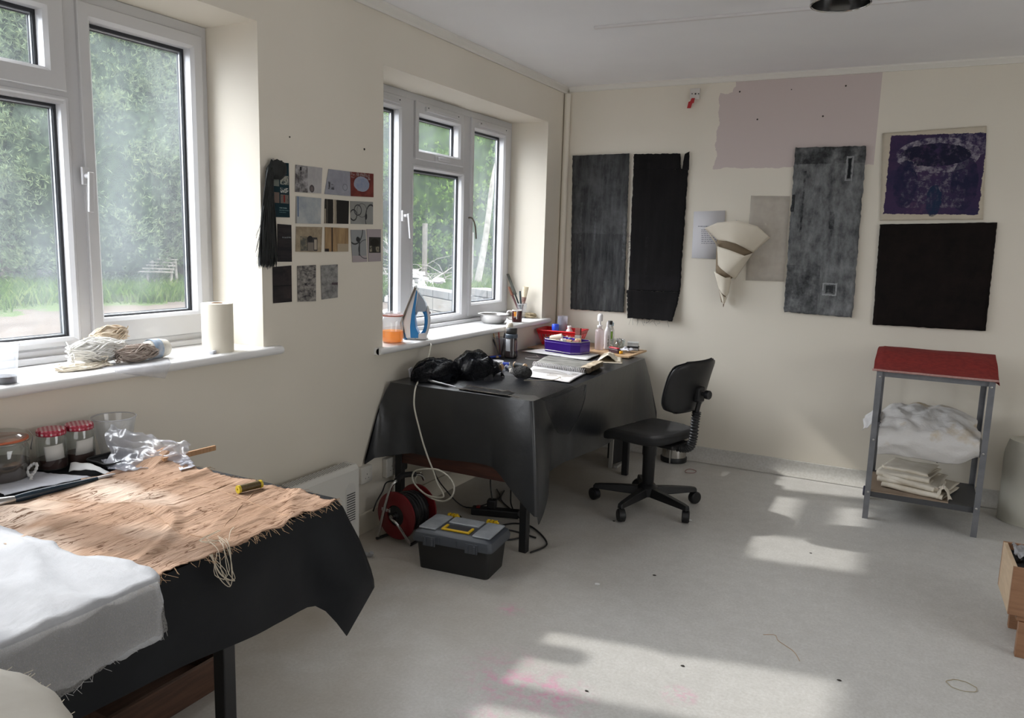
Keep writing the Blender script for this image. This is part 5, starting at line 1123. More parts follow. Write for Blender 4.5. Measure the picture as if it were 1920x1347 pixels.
obj('sheer_hem', MB().grid(muslin2, 8, 70), gauze('sheer muslin', (.42, .41, .40), .5, 300, var=.12), mu, smooth=180)['label'] = 'sheer grey hem hanging down over the black cloth'
fr = MB(); r = random.Random(15)
for k in range(90):
    p = Vector(muslin2(1, r.random())); fr.tube([p, p+Vector((.002, r.gauss(0, .008), -r.uniform(.003, .014)))], .0004, 3, cap=False)
f_ = obj('fringe', fr, M('white lint', (.6, .6, .6), rough=.9), mu); f_['kind'] = 'stuff'
# ---------------- canvas covered stool close to the camera
sx, sy, sr, sz = 1.29, .25, .345, .85
st = thing('round_stool', 'round stool under cream canvas beside the near table', 'stool', (sx, sy, 0))
obj('seat', MB().lathe([(.28, sz-.038), (.31, sz-.03), (.315, sz-.012), (.30, sz-.004)], 40, (sx, sy, 0)), m_wood, st)
for k in range(4):
    a = pi/4+k*pi/2; obj('leg', MB().tube([(sx+.34*cos(a), sy+.34*sin(a), 0), (sx+.2*cos(a), sy+.2*sin(a), sz-.039)], .016, 10), m_wood, st)
obj('foot_ring', MB().tube([(sx+.29*cos(a*pi/18), sy+.29*sin(a*pi/18), .28) for a in range(36)], .009, 8, closed=True), m_wood, st)
def canv(u, v):
    a = 2*pi*u; R_ = sr*v*(1+.012*NZ((cos(a)*8, sin(a)*8, 0), 1, 51)*(v > .9)+.01*NZ((cos(a)*30, sin(a)*30, 0), 1, 52)*(v == 1))
    return (sx+R_*cos(a), sy+R_*sin(a), sz-.002+.004*NZ((R_*cos(a)*5, R_*sin(a)*5, 0), 1, 53)-.015*max(0, v-.88)/.12)
cn = thing('cream_canvas', 'round piece of cream canvas with frayed edge lying nearest the camera', 'canvas', (sx, sy, sz))
obj('canvas', MB().grid(canv, 120, 14, cu=True), M('cream canvas', (.50, .47, .41), (.56, .53, .47), 12, .9, bump=.25, bscale=500, bdist=.001), cn, smooth=180, solid=.002)
fr = MB()
for k in range(90):
    u = r.random(); p = Vector(canv(u, 1)); d = Vector((cos(2*pi*u), sin(2*pi*u), 0)); fr.tube([p, p+d*r.uniform(.003, .010)+Vector((r.gauss(0, .004), r.gauss(0, .004), .002))], .0006, 3, cap=False)
f_ = obj('frayed_threads', fr, M('cream cotton thread', '#fff'), cn); f_['kind'] = 'stuff'
# ---------------- jars, cup, brush, plastic along the wall side of the near table
m_glass = glassy('clear jar glass', tint=(.93, .96, .95), haze=.10, gloss=.16, rough=.03, hazecol=(.55, .57, .56))
m_clear = glassy('clear plastic', tint=(.95, .96, .97), haze=.30, gloss=.10, rough=.08, hazecol=(.72, .74, .78))
m_tape = M('white masking tape', (.60, .59, .56), rough=.8)
def gingham():
    t = NT('red gingham lid'); v = t.coord((1, 1, 1), (0, 0, .5)); s = t.sep(v)
    f = lambda c: t.math('GREATER_THAN', t.math('SINE', t.math('MULTIPLY', c, 2*pi/.0115)), 0)
    k = t.math('MULTIPLY', t.math('ADD', f(s[0]), t.math('ADD', f(s[1]), f(t.math('MULTIPLY', s[2], 1)))), .5, True)
    t.bsdf(t.ramp(k, [(0, (.66, .60, .60)), (.5, (.55, .12, .17)), (1, (.34, .012, .035))]), .4); return t.m
m_ging = gingham()
def jamjar(label, p, lab_ang, seed):
    t = thing('jam_jar', label, 'jar', p, 0, 'gingham lidded jam jars'); x, y, z = p; c = (x, y, z)
    obj('glass', MB().lathe([(.034, 0), (.040, .004), (.042, .012), (.042, .092), (.037, .106), (.036, .116)], 28, c), m_glass, t)
    obj('preserve', MB().lathe([(.032, .003), (.039, .006), (.0405, .014), (.0405, .034), (0, .035)], 28, c), M('dark red dye', (.035, .010, .008), (.06, .018, .012), 30, .3), t)
    obj('lid', MB().lathe([(.0395, .106), (.0405, .108), (.0405, .120), (.038, .124), (0, .1245)], 32, c), m_ging, t)
    def lb(u, v): a = lab_ang+(u-.5)*1.25+.12*(v-.5)*(1 if seed else -1); R_ = .0428+.003*max(0, u-.8)*seed; return (x+R_*cos(a), y+R_*sin(a), z+.035+.045*v+.006*(u-.5))
    obj('label_tape', MB().grid(lb, 12, 2), m_tape, t, smooth=180, solid=.0006)
p1 = onZ(TT, 100, 878); p2 = onZ(TT, 152, 866)
vdir = lambda p: atan2(CAM.y-p.y, CAM.x-p.x)
jamjar('jam jar with a red gingham lid standing next to the big clip jar', p1, vdir(p1)+.15, 0)
jamjar('jam jar with a red gingham lid between the other jam jar and the clear cup', p2, vdir(p2)+.35, 1)
pk = onZ(TT, 4, 900); t = thing('clip_top_jar', 'large clip top jar with orange rubber seal on the near table', 'jar', pk)
obj('glass', MB().lathe([(.062, 0), (.070, .006), (.072, .02), (.072, .095), (.064, .112), (.060, .118)], 32, pk), m_glass, t)
obj('contents', MB().lathe([(.06, .004), (.069, .008), (.0705, .02), (.0705, .055), (0, .056)], 32, pk), M('dark brown dye', (.030, .018, .012), (.05, .03, .02), 25, .35), t)
obj('rubber_seal', MB().lathe([(.058, .1185), (.072, .1185), (.073, .121), (.072, .1235), (.058, .1235)], 32, pk), M('orange rubber', (.50, .12, .05), rough=.5), t)
obj('glass_lid', MB().lathe([(.060, .1245), (.068, .125), (.068, .133), (.06, .138), (.055, .135), (0, .134)], 32, pk), m_glass, t)
wr = MB(); wr.tube([(pk.x+.0735*cos(a*pi/16), pk.y+.0735*sin(a*pi/16), TT+.115) for a in range(32)], .0014, 5, closed=True); a = radians(62)
wr.tube(bez([(pk.x+.073*cos(a), pk.y+.073*sin(a), TT+.138), (pk.x+.082*cos(a), pk.y+.082*sin(a), TT+.12), (pk.x+.078*cos(a+.2), pk.y+.078*sin(a+.2), TT+.085), (pk.x+.08*cos(a+.3), pk.y+.08*sin(a+.3), TT+.075)], 5), .0014, 5); obj('wire_clip', wr, m_steel, t)
def cup(name, label, p, r0, r1, h, mat=m_clear, group=None, fill=None):
    t = thing(name, label, 'cup', p, 0, group); obj('cup_wall', MB().lathe([(0, .001), (r0*.96, .001), (r0, .004), (r1, h)], 32, p, cap=False), mat, t)
    obj('cup_rim', MB().tube([(p[0]+r1*cos(a*pi/18), p[1]+r1*sin(a*pi/18), p[2]+h) for a in range(36)], .0022, 6, closed=True), m_clear if mat is not m_clear else glassy('cup rim plastic', haze=.6, gloss=.2, hazecol=(.8, .8, .84)), t)
    if fill: obj('contents', MB().lathe([(0, .002), (r0*.95, .002), (r0+(r1-r0)*fill[0]/h-.0008, fill[0]), (0, fill[0]+.0005)], 28, p), fill[1], t)
    return t
pc = onZ(TT, 217, 852); cup('plastic_cup', 'tall clear plastic cup standing behind the crumpled plastic sheet', pc, .042, .066, .125)
# dark tray with a clear lid edge
pt = onZ(TT, 178, 872); pt.y += .01; tt = thing('black_tray', 'shallow black plastic tray beside the jam jars', 'tray', pt)
tr = MB(); A_, B_ = rr_poly(pt.x+.045, pt.y+.02, .050, .05, .02), rr_poly(pt.x+.045, pt.y+.02, .057, .057, .022); n = len(A_)
tr.v = [Vector((x, y, TT+.001)) for x, y in A_]+[Vector((x, y, TT+.022)) for x, y in B_]; tr.f = [tuple(range(n))]+[(i, (i+1) % n, n+(i+1) % n, n+i) for i in range(n)]
obj('tray_body', tr, m_black, tt, solid=.0015); obj('tray_rim', MB().tube([(x, y, TT+.022) for x, y in B_], .003, 6, closed=True), m_black, tt)
# white paper scraps
def crumple(name, P, amp, fr, seed, mat, label, cat, nu=30, nv=24, lift=0, jag=.004, parent=None, group=None, shape=None):
    def f(u, v):
        p = bil(P, u, v); n = amp*(abs(NZ((p.x*fr, p.y*fr, 0), 1, seed))+.5*ridge(NZ((p.x*fr*2, p.y*fr*2, 3), 1, seed+1))+.25*abs(NZ((p.x*fr*5, p.y*fr*5, 6), 1, seed+2)))
        q = Vector(p)+Vector((0, 0, n+.001+(shape(u, v) if shape else 0)))
        if u in (0, 1) or v in (0, 1): q += Vector((jag*NZ((u*19, v*19, 0), 1, seed+3), jag*NZ((u*19, v*19, 5), 1, seed+4), 0))
        return q
    return sheet(name, f, mat, label, cat, nu, nv, parent=parent, group=group)
m_tissue = gauze('white tissue paper', (.74, .75, .80), .93, 40, var=.05)
Zt = lambda u, v, z=TT: onZ(z, u, v)
ti = thing('tissue_paper', 'flat sheet of white tissue paper with a knotted loop by the big brush', 'paper', Zt(70, 908))
crumple('tissue_sheet', [Zt(-40, 905), Zt(58, 888), Zt(172, 897), Zt(10, 933)], .006, 14, 61, m_tissue, None, None, parent=ti)
lp2 = MB(); q = Zt(57, 901); q.z += .010; lp2.tube(bez([q, q+Vector((-.012, .0, .018)), q+Vector((-.006, .012, .033)), q+Vector((.006, .018, .034)), q+Vector((.008, .012, .018)), q+Vector((.002, .004, .004)), q+Vector((.012, -.006, -.006))], 6), [.0032+.001*(i % 3) for i in range(37)], 6); obj('knotted_loop', lp2, M('white cotton', (.66, .65, .64), rough=.9), ti)
sc2 = MB(); a, b = Zt(131, 884), Zt(205, 890)
tag(obj('paper_strip', sc2.grid(lambda u, v: a.lerp(b, u)+Vector((0, 0, .002+.012*sin(u*pi)+.004*NZ((u*5, v, 0))))+Vector((-.02, .02, 0))*(v-.5)+Vector((0, 0, .02*v*(1-u))), 16, 5), M('white paper', (.72, .72, .72), rough=.8), smooth=180, solid=.001), 'curled white paper strip lying in front of the jam jars', 'paper')
# paint brush
pb0, pb1 = Zt(-20, 948, TT+.018), Zt(216, 889, TT+.014); dpb = pb1-pb0
br = thing('paint_brush', 'big paint brush with a long blue black handle on the near table', 'paint brush', (pb0+pb1)/2)
ln_ = lambda q: pb0+dpb*q
obj('brush_handle', MB().tube([ln_(q) for q in (.17, .2, .3, .45, .6, .72, .84)], [.008, .0105, .0120, .0108, .0085, .0065, .005], 14), M('blue black lacquer', (.008, .022, .038), rough=.25), br)
obj('ferrule', MB().tube([ln_(q) for q in (.04, .06, .15, .175)], [.013, .0145, .011, .0095], 14), m_steel, br)
obj('silver_tip', MB().tube([ln_(q) for q in (.84, .88, .97, 1)], [.0050, .0048, .004, .002], 12), M('silver paint', (.5, .5, .52), rough=.35, metal=.6), br)
obj('bristles', MB().tube([ln_(q) for q in (.045, .0, -.12, -.2)], [.0125, .0135, .011, .003], 14), M('dark bristle', (.03, .022, .018), (.06, .045, .03), 90, .8), br)
# crumpled plastic sheet
m_poly = glassy('crumpled clear polythene', haze=.55, gloss=.10, rough=.2, hazecol=(.66, .68, .76))
def poly(u, v):
    a = bil([Zt(196, 884), Zt(352, 884), Zt(362, 876), Zt(205, 868)], u, v); h = .105*(1-.35*u)*v*(1-.15*u)
    p = Vector(a)+Vector((-.03*v, .02*v, h+.002)); k = .016
    p += Vector((k*NZ((u*5, v*5, 0), 1, 71), k*NZ((u*5, v*5, 3), 1, 72), k*.8*NZ((u*7, v*7, 6), 1, 73)*min(1, v*4)))*1.2
    p += Vector((0, 0, .006*ridge(NZ((u*12, v*12, 1), 1, 74))))
    p.z = max(p.z, TT+.002); return p
pl_ = thing('plastic_sheet', 'crumpled clear polythene sheet standing up at the corner of the brown cloth', 'plastic sheet', Zt(280, 880))
obj('standing_fold', MB().grid(poly, 40, 26), m_poly, pl_, smooth=60)
crumple('lying_fold', [Zt(190, 876), Zt(300, 862), Zt(365, 880), Zt(215, 893)], .020, 16, 75, m_poly, None, None, parent=pl_)
crumple('corner_fold', [Zt(330, 872), Zt(352, 862), Zt(366, 882), Zt(338, 890)], .018, 16, 79, M('white polythene corner', (.62, .64, .72), rough=.4), None, None, nu=10, nv=10, parent=pl_)
# knotted cloth scrap and stick
kn = MB(); q = Zt(297, 862); kn.blob(q+Vector((0, 0, .022)), (.030, .036, .026), 26, 18, .45, 2.6, 81)
r = random.Random(12)
for k in range(7): a = q+Vector((r.gauss(0, .02), r.gauss(0, .02), .03)); kn.tube(bez([a, a+Vector((r.gauss(0, .02), r.gauss(0, .02), .012)), a+Vector((r.gauss(0, .03), r.gauss(0, .03), -.02))], 4), .0045, 6)
tag(obj('knotted_cloth', kn, M('cream wrung cloth', (.48, .42, .34), (.66, .60, .50), 60, .9)), 'small knotted scrap of cream cloth at the raised corner of the brown cloth', 'cloth')
a, b = Zt(318, 866, TT+.03), Zt(373, 845, TT+.026); b = a+(b-a).normalized()*.2
sk_ = MB(); rod(sk_, a, b, .016, .008); tag(obj('wooden_stick', sk_, M('orange wood stick', (.36, .19, .09), (.46, .26, .13), 8, .5, stretch=(1, 14, 1))), 'flat wooden stick poking out past the crumpled polythene', 'stick')

# ================================================================ NEAR WINDOW SILL
Zs = lambda u, v: onZ(W1[2], u, v)
m_dye = M('black violet dye', (.012, .008, .02), rough=.2)
pq = Zs(-6, 716); pq.x = -.02; cup('plastic_cup', 'clear plastic cup with a little dark dye on the near sill', pq, .033, .043, .115, fill=(.022, m_dye))
def skein(name, label, c, axd, L, R_, n, mat, seed, r=.0026, twist=0, zsq=.75):
    rr_ = random.Random(seed); mb = MB(); ax = Vector(axd).normalized(); sd = ax.cross(Vector((0, 0, 1))).normalized(); up = Vector((0, 0, 1)); c = Vector(c)
    for k in range(n):
        a = rr_.uniform(0, 2*pi); q = sqrt(rr_.random()); ph = rr_.uniform(-.25, .25); pts = []
        for i in range(9):
            s_ = i/8*2-1+ph*.3; w = (1-.55*abs(s_)**2.2); aa = a+twist*s_+.35*sin(i+k)
            pts.append(c+ax*(s_*L/2)+(sd*cos(aa)*R_+up*sin(aa)*R_*zsq)*q*w+up*R_*zsq+Vector((rr_.gauss(0, .0015), rr_.gauss(0, .0015), rr_.gauss(0, .0015))))
        for p in pts: p.z = max(p.z, c.z+r)
        mb.tube(bez(pts, 2), r, 5, cap=False)
    for k in range(int(n*.25)):   # loops at the ends
        s_ = rr_.choice((-1, 1)); p = c+ax*s_*L*.45+up*R_*rr_.uniform(.2, 1.2); mb.tube(bez([p, p+ax*s_*.018+sd*rr_.gauss(0, .012), p+ax*s_*.010+sd*rr_.gauss(0, .02)+up*rr_.gauss(0, .01)], 3), r*.8, 4, cap=False)
    core = MB().blob(c+up*R_*zsq*.95, (L*.40, R_*.80, R_*zsq*.8), 14, 10); M3 = frame_rot(ax, (0, 0, 1)).to_4x4(); cc_ = c+up*R_*zsq*.95
    core.xf(Matrix.Translation(cc_) @ M3 @ Matrix.Translation(-cc_)); o = len(mb.v); mb.add(core.v, core.f)
    return tag(obj(name, mb, mat, smooth=180), label, 'yarn', 'yarn heap on the near sill')
m_y1 = M('white wool', (.78, .77, .74), (.84, .83, .80), 80, .95); m_y2 = M('beige wool', (.60, .49, .37), (.70, .60, .47), 80, .95); m_y3 = M('taupe yarn', (.36, .29, .25), (.50, .43, .38), 70, .9)
s1 = Zs(185, 690); skein('white_yarn_skein', 'fluffy white yarn skein in the heap on the near sill', (s1.x-.055, s1.y+.038, W1[2]+.007), (.15, 1, 0), .175, .052, 130, m_y1, 1, zsq=.85)
skein('white_yarn_skein', 'flat cream yarn scrap under the white skein on the near sill', (s1.x-.015, s1.y-.05, W1[2]+.0005), (.1, 1, 0), .15, .035, 40, M('cream wool', (.66, .59, .48), (.74, .68, .58), 70, .95), 4, zsq=.22)
s2 = Zs(222, 660); skein('beige_yarn_skein', 'beige wool skein resting on top behind the white skein', (-.16, 1.745, W1[2]+.052), (.1, 1, .15), .12, .038, 90, m_y2, 2, zsq=.95)
s3 = Zs(265, 690); skein('taupe_yarn_skein', 'taupe grey yarn hank lying beside the white skein', (-.055, 1.78, W1[2]+.001), (-.05, 1, 0), .155, .042, 120, m_y3, 3, r=.002, zsq=.75)
pbz = Vector((-.075, 1.872, W1[2])); tb_ = thing('cotton_ball', 'ball of cream cotton with a pale blue paper band beside the taupe hank', 'yarn', pbz)
mb = MB(); ra = Matrix.Rotation(pi/2, 4, 'X')
mb.lathe([(.0, -.05), (.022, -.048), (.030, -.040), (.034, -.02)]+[(.034+.0012*(i % 2), -.018+.0022*i) for i in range(17)]+[(.034, .022), (.030, .040), (.022, .048), (0, .05)], 24, (pbz.x, pbz.y, pbz.z+.0352), ra); obj('wound_cotton', mb, M('cream cotton ball', (.72, .68, .60), (.80, .77, .70), 90, .9), tb_)
obj('paper_band', MB().lathe([(.0362, -.006), (.0362, .030)], 28, (pbz.x, pbz.y, pbz.z+.0362), ra, cap=False), M('pale blue paper band', (.22, .33, .48), (.55, .58, .62), 26, .7), tb_, solid=.0006)
rc = Zs(419, 660); rc.x = -.045; t = thing('paper_roll', 'upright roll of cream paper at the end of the near sill', 'roll', rc)
obj('rolled_paper', MB().lathe([(.021, 0), (.058, 0), (.0585, .002), (.0585, .186), (.057, .188), (.034, .188), (.021, .1878), (.021, 0)], 40, rc, cap=False), M('cream roll paper', (.74, .69, .58), (.78, .73, .62), 3, .8), t)
obj('cardboard_core', MB().lathe([(.0205, .001), (.0205, .190), (.0175, .190), (.0175, .001)], 28, rc, cap=False), M('brown cardboard', (.34, .21, .12), rough=.9), t)
er = Zs(399, 664); tag(obj('eraser', MB().obox((er.x, er.y, W1[2]+.0065), (.018, .028, .0125), Matrix.Rotation(.4, 3, 'Z')), M('grey white rubber', (.55, .56, .60), rough=.7), smooth=0, bevel=.003), 'small grey white eraser in front of the paper roll', 'eraser')
tp = [Vector((-.09, 1.62, 0)), Vector((-.05, 1.90, 0)), Vector((.095, 1.80, 0)), Vector((.05, 1.62, 0))]
def tis(u, v):
    p = bil(tp, u, v); z = W1[2]+.0022+.002*abs(NZ((u*5, v*5, 0)))
    if p.x > .046: p.x, z = .046+.004*u+.15*(p.x-.046), z-(p.x-.046)*1.0-.004
    return (p.x, p.y, z)
sheet('tissue_sheet', tis, gauze('thin white tissue', (.74, .74, .76), .38, 20, var=.06), 'thin white tissue sheet under the yarn hanging over the sill edge', 'paper', 20, 24, solid=.0005)

# ================================================================ FAR WINDOW SILL
S2 = W2[2]; Z2 = lambda u, v: onZ(S2, u, v)
pj_ = Z2(716, 640); pj_.x = -.055
t = thing('clip_top_jar', 'clip top jar of orange liquid in the corner of the far sill', 'jar', pj_)
m_or = glassy('orange liquid', tint=(1, .55, .06), haze=.75, gloss=.06, hazecol=(1, .50, .03))
obj('glass', MB().lathe([(.048, 0), (.055, .006), (.056, .02), (.056, .115), (.05, .132), (.047, .138)], 32, pj_), glassy('window jar glass', haze=.22, gloss=.12, hazecol=(.8, .82, .82)), t)
obj('liquid', MB().lathe([(.046, .004), (.053, .008), (.0545, .02), (.0545, .062), (0, .0625)], 32, pj_), m_or, t)
obj('rubber_seal', MB().lathe([(.045, .1385), (.056, .1385), (.057, .141), (.056, .144), (.045, .144)], 32, pj_), M('rust rubber', (.36, .08, .05), rough=.5), t)
obj('glass_lid', MB().lathe([(.046, .1445), (.053, .145), (.053, .153), (.046, .160), (0, .160)], 32, pj_), glassy('window jar glass'), t)
# ---------------- steam iron standing on its heel
ip = Z2(777, 636); ihd = Vector((RT.x, RT.y, 0)).normalized(); ifw = Vector((-ihd.y, ihd.x, 0))
it = thing('steam_iron', 'blue and white steam iron standing upright on the far sill', 'iron', ip)
isc = (ip-CAM).dot(fw)/F
def ipr(poly, w0, w1, c=0):
    mb = MB(); n = len(poly)
    for s, w in ((-1, w0), (1, w1)):
        for (u, v) in poly: mb.v.append(ip+ihd*((u-777)*isc)+Vector((0, 0, (636-v)*isc+.0008))+ifw*(s*w+c))
    mb.f = [tuple(range(n)), tuple(n+i for i in reversed(range(n)))]+[(i, n+i, n+(i+1) % n, (i+1) % n) for i in range(n)]; return mb
m_iw = M('white iron plastic', (.72, .72, .72), rough=.3); m_ib = M('blue iron plastic', (.012, .20, .50), rough=.3); m_it = M('smoky water tank', (.30, .36, .44), rough=.25)
obj('soleplate', ipr([(778, 536), (780, 539), (755, 605), (761, 634), (757, 634), (751.5, 605)], .044, .044), M('soleplate', (.16, .14, .12), rough=.3, metal=.5), it, smooth=0, bevel=.002)
obj('body', ipr([(780, 540), (785, 548), (781, 575), (777, 603), (780, 622), (788, 634), (762, 634), (756, 605), (765, 572)], .034, .034), m_iw, it, smooth=0, bevel=.008)
obj('blue_panel', ipr([(781, 543), (783, 548), (780, 575), (779, 600), (781, 614), (786, 624), (786, 633), (771, 633), (770, 612), (772, 590), (777, 562)], .0365, .0365), m_ib, it, smooth=0, bevel=.004)
obj('water_tank', ipr([(784, 548), (791, 556), (797, 566), (801, 577), (799, 583), (792, 584), (784, 584), (780.5, 592), (781, 572)], .028, .028), m_it, it, smooth=0, bevel=.006)
hp = lambda u, v: ip+ihd*((u-777)*isc)+Vector((0, 0, (636-v)*isc))
obj('handle', MB().tube(bez([hp(793, 581), hp(798, 590), hp(799, 606), hp(796, 620), hp(788, 630)], 6), .0105, 12), m_ib, it)
obj('handle_cover', MB().tube(bez([hp(799, 574), hp(803, 588), hp(803.5, 606), hp(800, 622), hp(796, 631)], 6), .009, 12), m_iw, it)
obj('heel', ipr([(781, 626), (800, 623), (801, 635.5), (780, 635.5)], .034, .034), m_iw, it, smooth=0, bevel=.004)
obj('heel_foot', ipr([(759, 624), (763, 622), (764, 635.5), (757, 635.5)], .030, .030), m_ib, it, smooth=0, bevel=.003)
obj('steam_button', MB().lathe([(.006, 0), (.006, .006), (.004, .008)], 12, hp(804, 586), Matrix.Rotation(pi/2, 4, 'Y')), M('grey red button', (.25, .12, .14), rough=.4), it)
# flex of the iron
yE = 3.035
cpts = [hp(799, 632), onX(.035, 806, 643), onX(.075, 808, 650), onX(.10, 803, 672), onX(.13, 797, 692), onY(3.25, 787, 710), onY(3.13, 780, 725), onY(3.07, 777, 742), onY(yE, 777, 765), onY(yE, 785, 800), onY(yE, 793, 830), onY(yE, 803, 860), onY(yE, 813, 885), onY(yE, 821, 908), onY(yE, 831, 926), onY(yE, 829, 933), onY(yE, 812, 932), onY(yE, 796, 926), onY(yE, 779, 910), onY(yE, 773, 895), onY(yE, 778, 884), onY(yE-.02, 795, 880), onY(yE-.025, 820, 881), onY(yE-.02, 840, 893), onY(yE-.02, 851, 911), onY(yE-.02, 848, 930), onY(yE-.01, 833, 940), onY(yE, 812, 936), onY(yE+.03, 796, 926), onY(3.12, 783, 912), onY(3.16, 779, 898), onY(3.2, 790, 886)]
fxm = M('cream flex', (.52, .50, .43), rough=.6)
tag(obj('iron_flex', MB().tube(bez(cpts, 8), .0042, 8), fxm), 'cream iron flex hanging over the table end in a loop', 'cable')
# bowl, mug, brushes, sponge
bp = Z2(925, 606); t = thing('steel_bowl', 'wide shallow steel bowl on the far sill', 'bowl', bp)
obj('bowl_body', MB().lathe([(.058, 0), (.068, .002), (.082, .018), (.090, .045), (.094, .056), (.103, .060), (.104, .062), (.100, .0625), (.092, .059), (.087, .046), (.079, .02), (.066, .005), (0, .004)], 40, bp), M('worn steel', (.50, .49, .48), rough=.32, metal=.9), t)
mp = Z2(969, 604); t = thing('mug', 'dark brown mug with white rim and yellow emblem on the far sill', 'mug', mp)
obj('mug_body', MB().lathe([(.030, 0), (.034, .003), (.034, .075), (.033, .0805), (.0305, .0805), (.0305, .006), (0, .005)], 32, mp), M('brown mug glaze', (.060, .013, .014), rough=.2), t)
obj('white_rim', MB().lathe([(.0346, .076), (.0346, .0815), (.0300, .0815), (.0300, .074)], 32, mp, cap=False), M('white glaze', (.75, .73, .70), rough=.2), t)
obj('handle', MB().tube(bez([mp+Vector((-.026, -.022, .070)), mp+Vector((-.046, -.040, .072)), mp+Vector((-.054, -.046, .045)), mp+Vector((-.044, -.036, .02)), mp+Vector((-.025, -.02, .016))], 6), .0055, 10), M('white glaze', '#fff'), t)
va = vdir(mp)
def onm(p, R_, a, z): return (p.x+R_*cos(a), p.y+R_*sin(a), p.z+z)
obj('printed_emblem', MB().grid(lambda u, v: onm(mp, .0344, va-.62+.5*u+.0*v, .040+.030*v), 8, 4), M('yellow red emblem', (.75, .45, .02), (.55, .05, .03), 120, .4), t, smooth=180)
obj('printed_letters', MB().grid(lambda u, v: onm(mp, .0344, va-.70+.72*u, .030+.010*v+.006*u), 8, 3), M('pale lettering', (.55, .50, .45), (.10, .03, .03), 260, .4), t, smooth=180)
obj('glaze_drip', MB().tube(bez([onm(mp, .0345, va-.02, .078), onm(mp, .0345, va, .06), onm(mp, .0345, va-.05, .04), onm(mp, .0345, va-.03, .022)], 5), [.002]*12+[.003]*4, 6), M('white glaze', '#fff'), t)
cp2 = Z2(974, 597); cup('plastic_cup', 'clear plastic cup holding brushes behind the brown mug', (cp2.x, cp2.y+.03, S2), .028, .036, .10)
cb = Vector((cp2.x, cp2.y+.03, S2))
def stick(name, label, a, b, parts, group='brushes in the far sill cup'):
    a, b = Vector(a), Vector(b); t = thing(name, label, 'brush', a, 0, group)
    for nm, q0, q1, r0, r1, m, flat in parts:
        n0 = MB(); d = b-a; n0.tube([a+d*q0, a+d*(q0+q1)/2, a+d*q1], [r0, (r0+r1)/2, r1], 10)
        if flat:
            sd_ = ihd; c_ = a
            for i, v in enumerate(n0.v):
                k = (v-(a+d*((v-a).dot(d)/d.dot(d)))).dot(sd_); n0.v[i] = v+sd_*k*flat
        obj(nm, n0, m, t)
inn = lambda dx, dy: cb+Vector((dx, dy, .006))
m_mar = M('maroon stained wood', (.075, .022, .024), rough=.5)
stick('palette_knife_brush', 'long dark grey brush reaching highest out of the sill cup', inn(.014, .004), onY(cb.y+.03, 952, 514), [('handle', 0, .52, .006, .006, M('dark teal paint', (.02, .035, .04), rough=.5), 0), ('bristles', .52, 1, .007, .005, M('grey green bristle', (.07, .075, .065), (.12, .12, .10), 60, .9), .9)])
stick('paint_brush', 'maroon stained brush leaning out of the cup nearest the window', inn(.008, -.012), onY(cb.y-.02, 954, 538), [('handle', 0, .72, .005, .008, m_mar, 0), ('bristles', .72, 1, .009, .006, M('red brown bristle', (.10, .035, .02), (.16, .07, .04), 80, .9), .3)])
stick('paint_brush', 'broad brush with cream bristles standing in the sill cup', inn(-.008, .010), onY(cb.y+.01, 986, 538), [('handle', 0, .45, .005, .006, m_mar, 0), ('ferrule', .45, .66, .007, .010, M('stained ferrule', (.20, .08, .06), (.35, .3, .26), 60, .5), .8), ('bristles', .66, 1, .011, .015, M('cream bristle', (.60, .52, .36), (.70, .62, .46), 90, .9), .5)])
stick('paint_brush', 'short dark teal brush handle between the other brushes in the cup', inn(.0, .0), onY(cb.y, 975, 546), [('handle', 0, 1, .006, .007, M('dark teal paint', '#fff'), 0)])
sp_p = Z2(1001, 596); sp_p.x = -.10; sg = MB().blob((sp_p.x, 4.925, S2+.020), (.07, .034, .021), 26, 16, .55, 2.4, 91, .85)
tag(obj('sponge', sg, M('brown natural sponge', (.30, .23, .13), (.48, .40, .27), 60, .95, bump=.6)), 'brown natural sponge in the corner of the far sill', 'sponge')
# ================================================================ FAR TABLE CLUTTER
Zf = lambda u, v, dz=0: onZ(TT+dz, u, v)
# small side table behind the far table, board bridging both
s2_ = thing('side_table', 'small dark side table between the far work table and the back wall', 'table', (.42, 5.05, 0))
obj('tabletop', MB().box((.06, 4.915, .715), (.60, 5.205, TZ)), m_darkwood, s2_, smooth=0, bevel=.003)
for x, y in ((.085, 4.94), (.575, 4.94), (.085, 5.15), (.575, 5.15)): obj('leg', MB().box((x-.016, y-.016, 0), (x+.016, y+.016, .7145)), m_blackmetal, s2_, smooth=0)
m_board = M('pale plywood', (.42, .27, .15), (.52, .35, .20), 7, .5, stretch=(1, 9, 1))
b1, b2, b3 = Zf(1160, 676, .01), Zf(1199, 661, .014), Zf(1120, 652, .014)
bz0, bz1 = TZ+.0035, TZ+.0155
bo = MB(); bo.box((.46, 4.665, bz0), (.765, 5.03, bz1)); tag(obj('drawing_board', bo, m_board, smooth=0, bevel=.002), 'pale plywood board lying at the back corner of the far table', 'board')
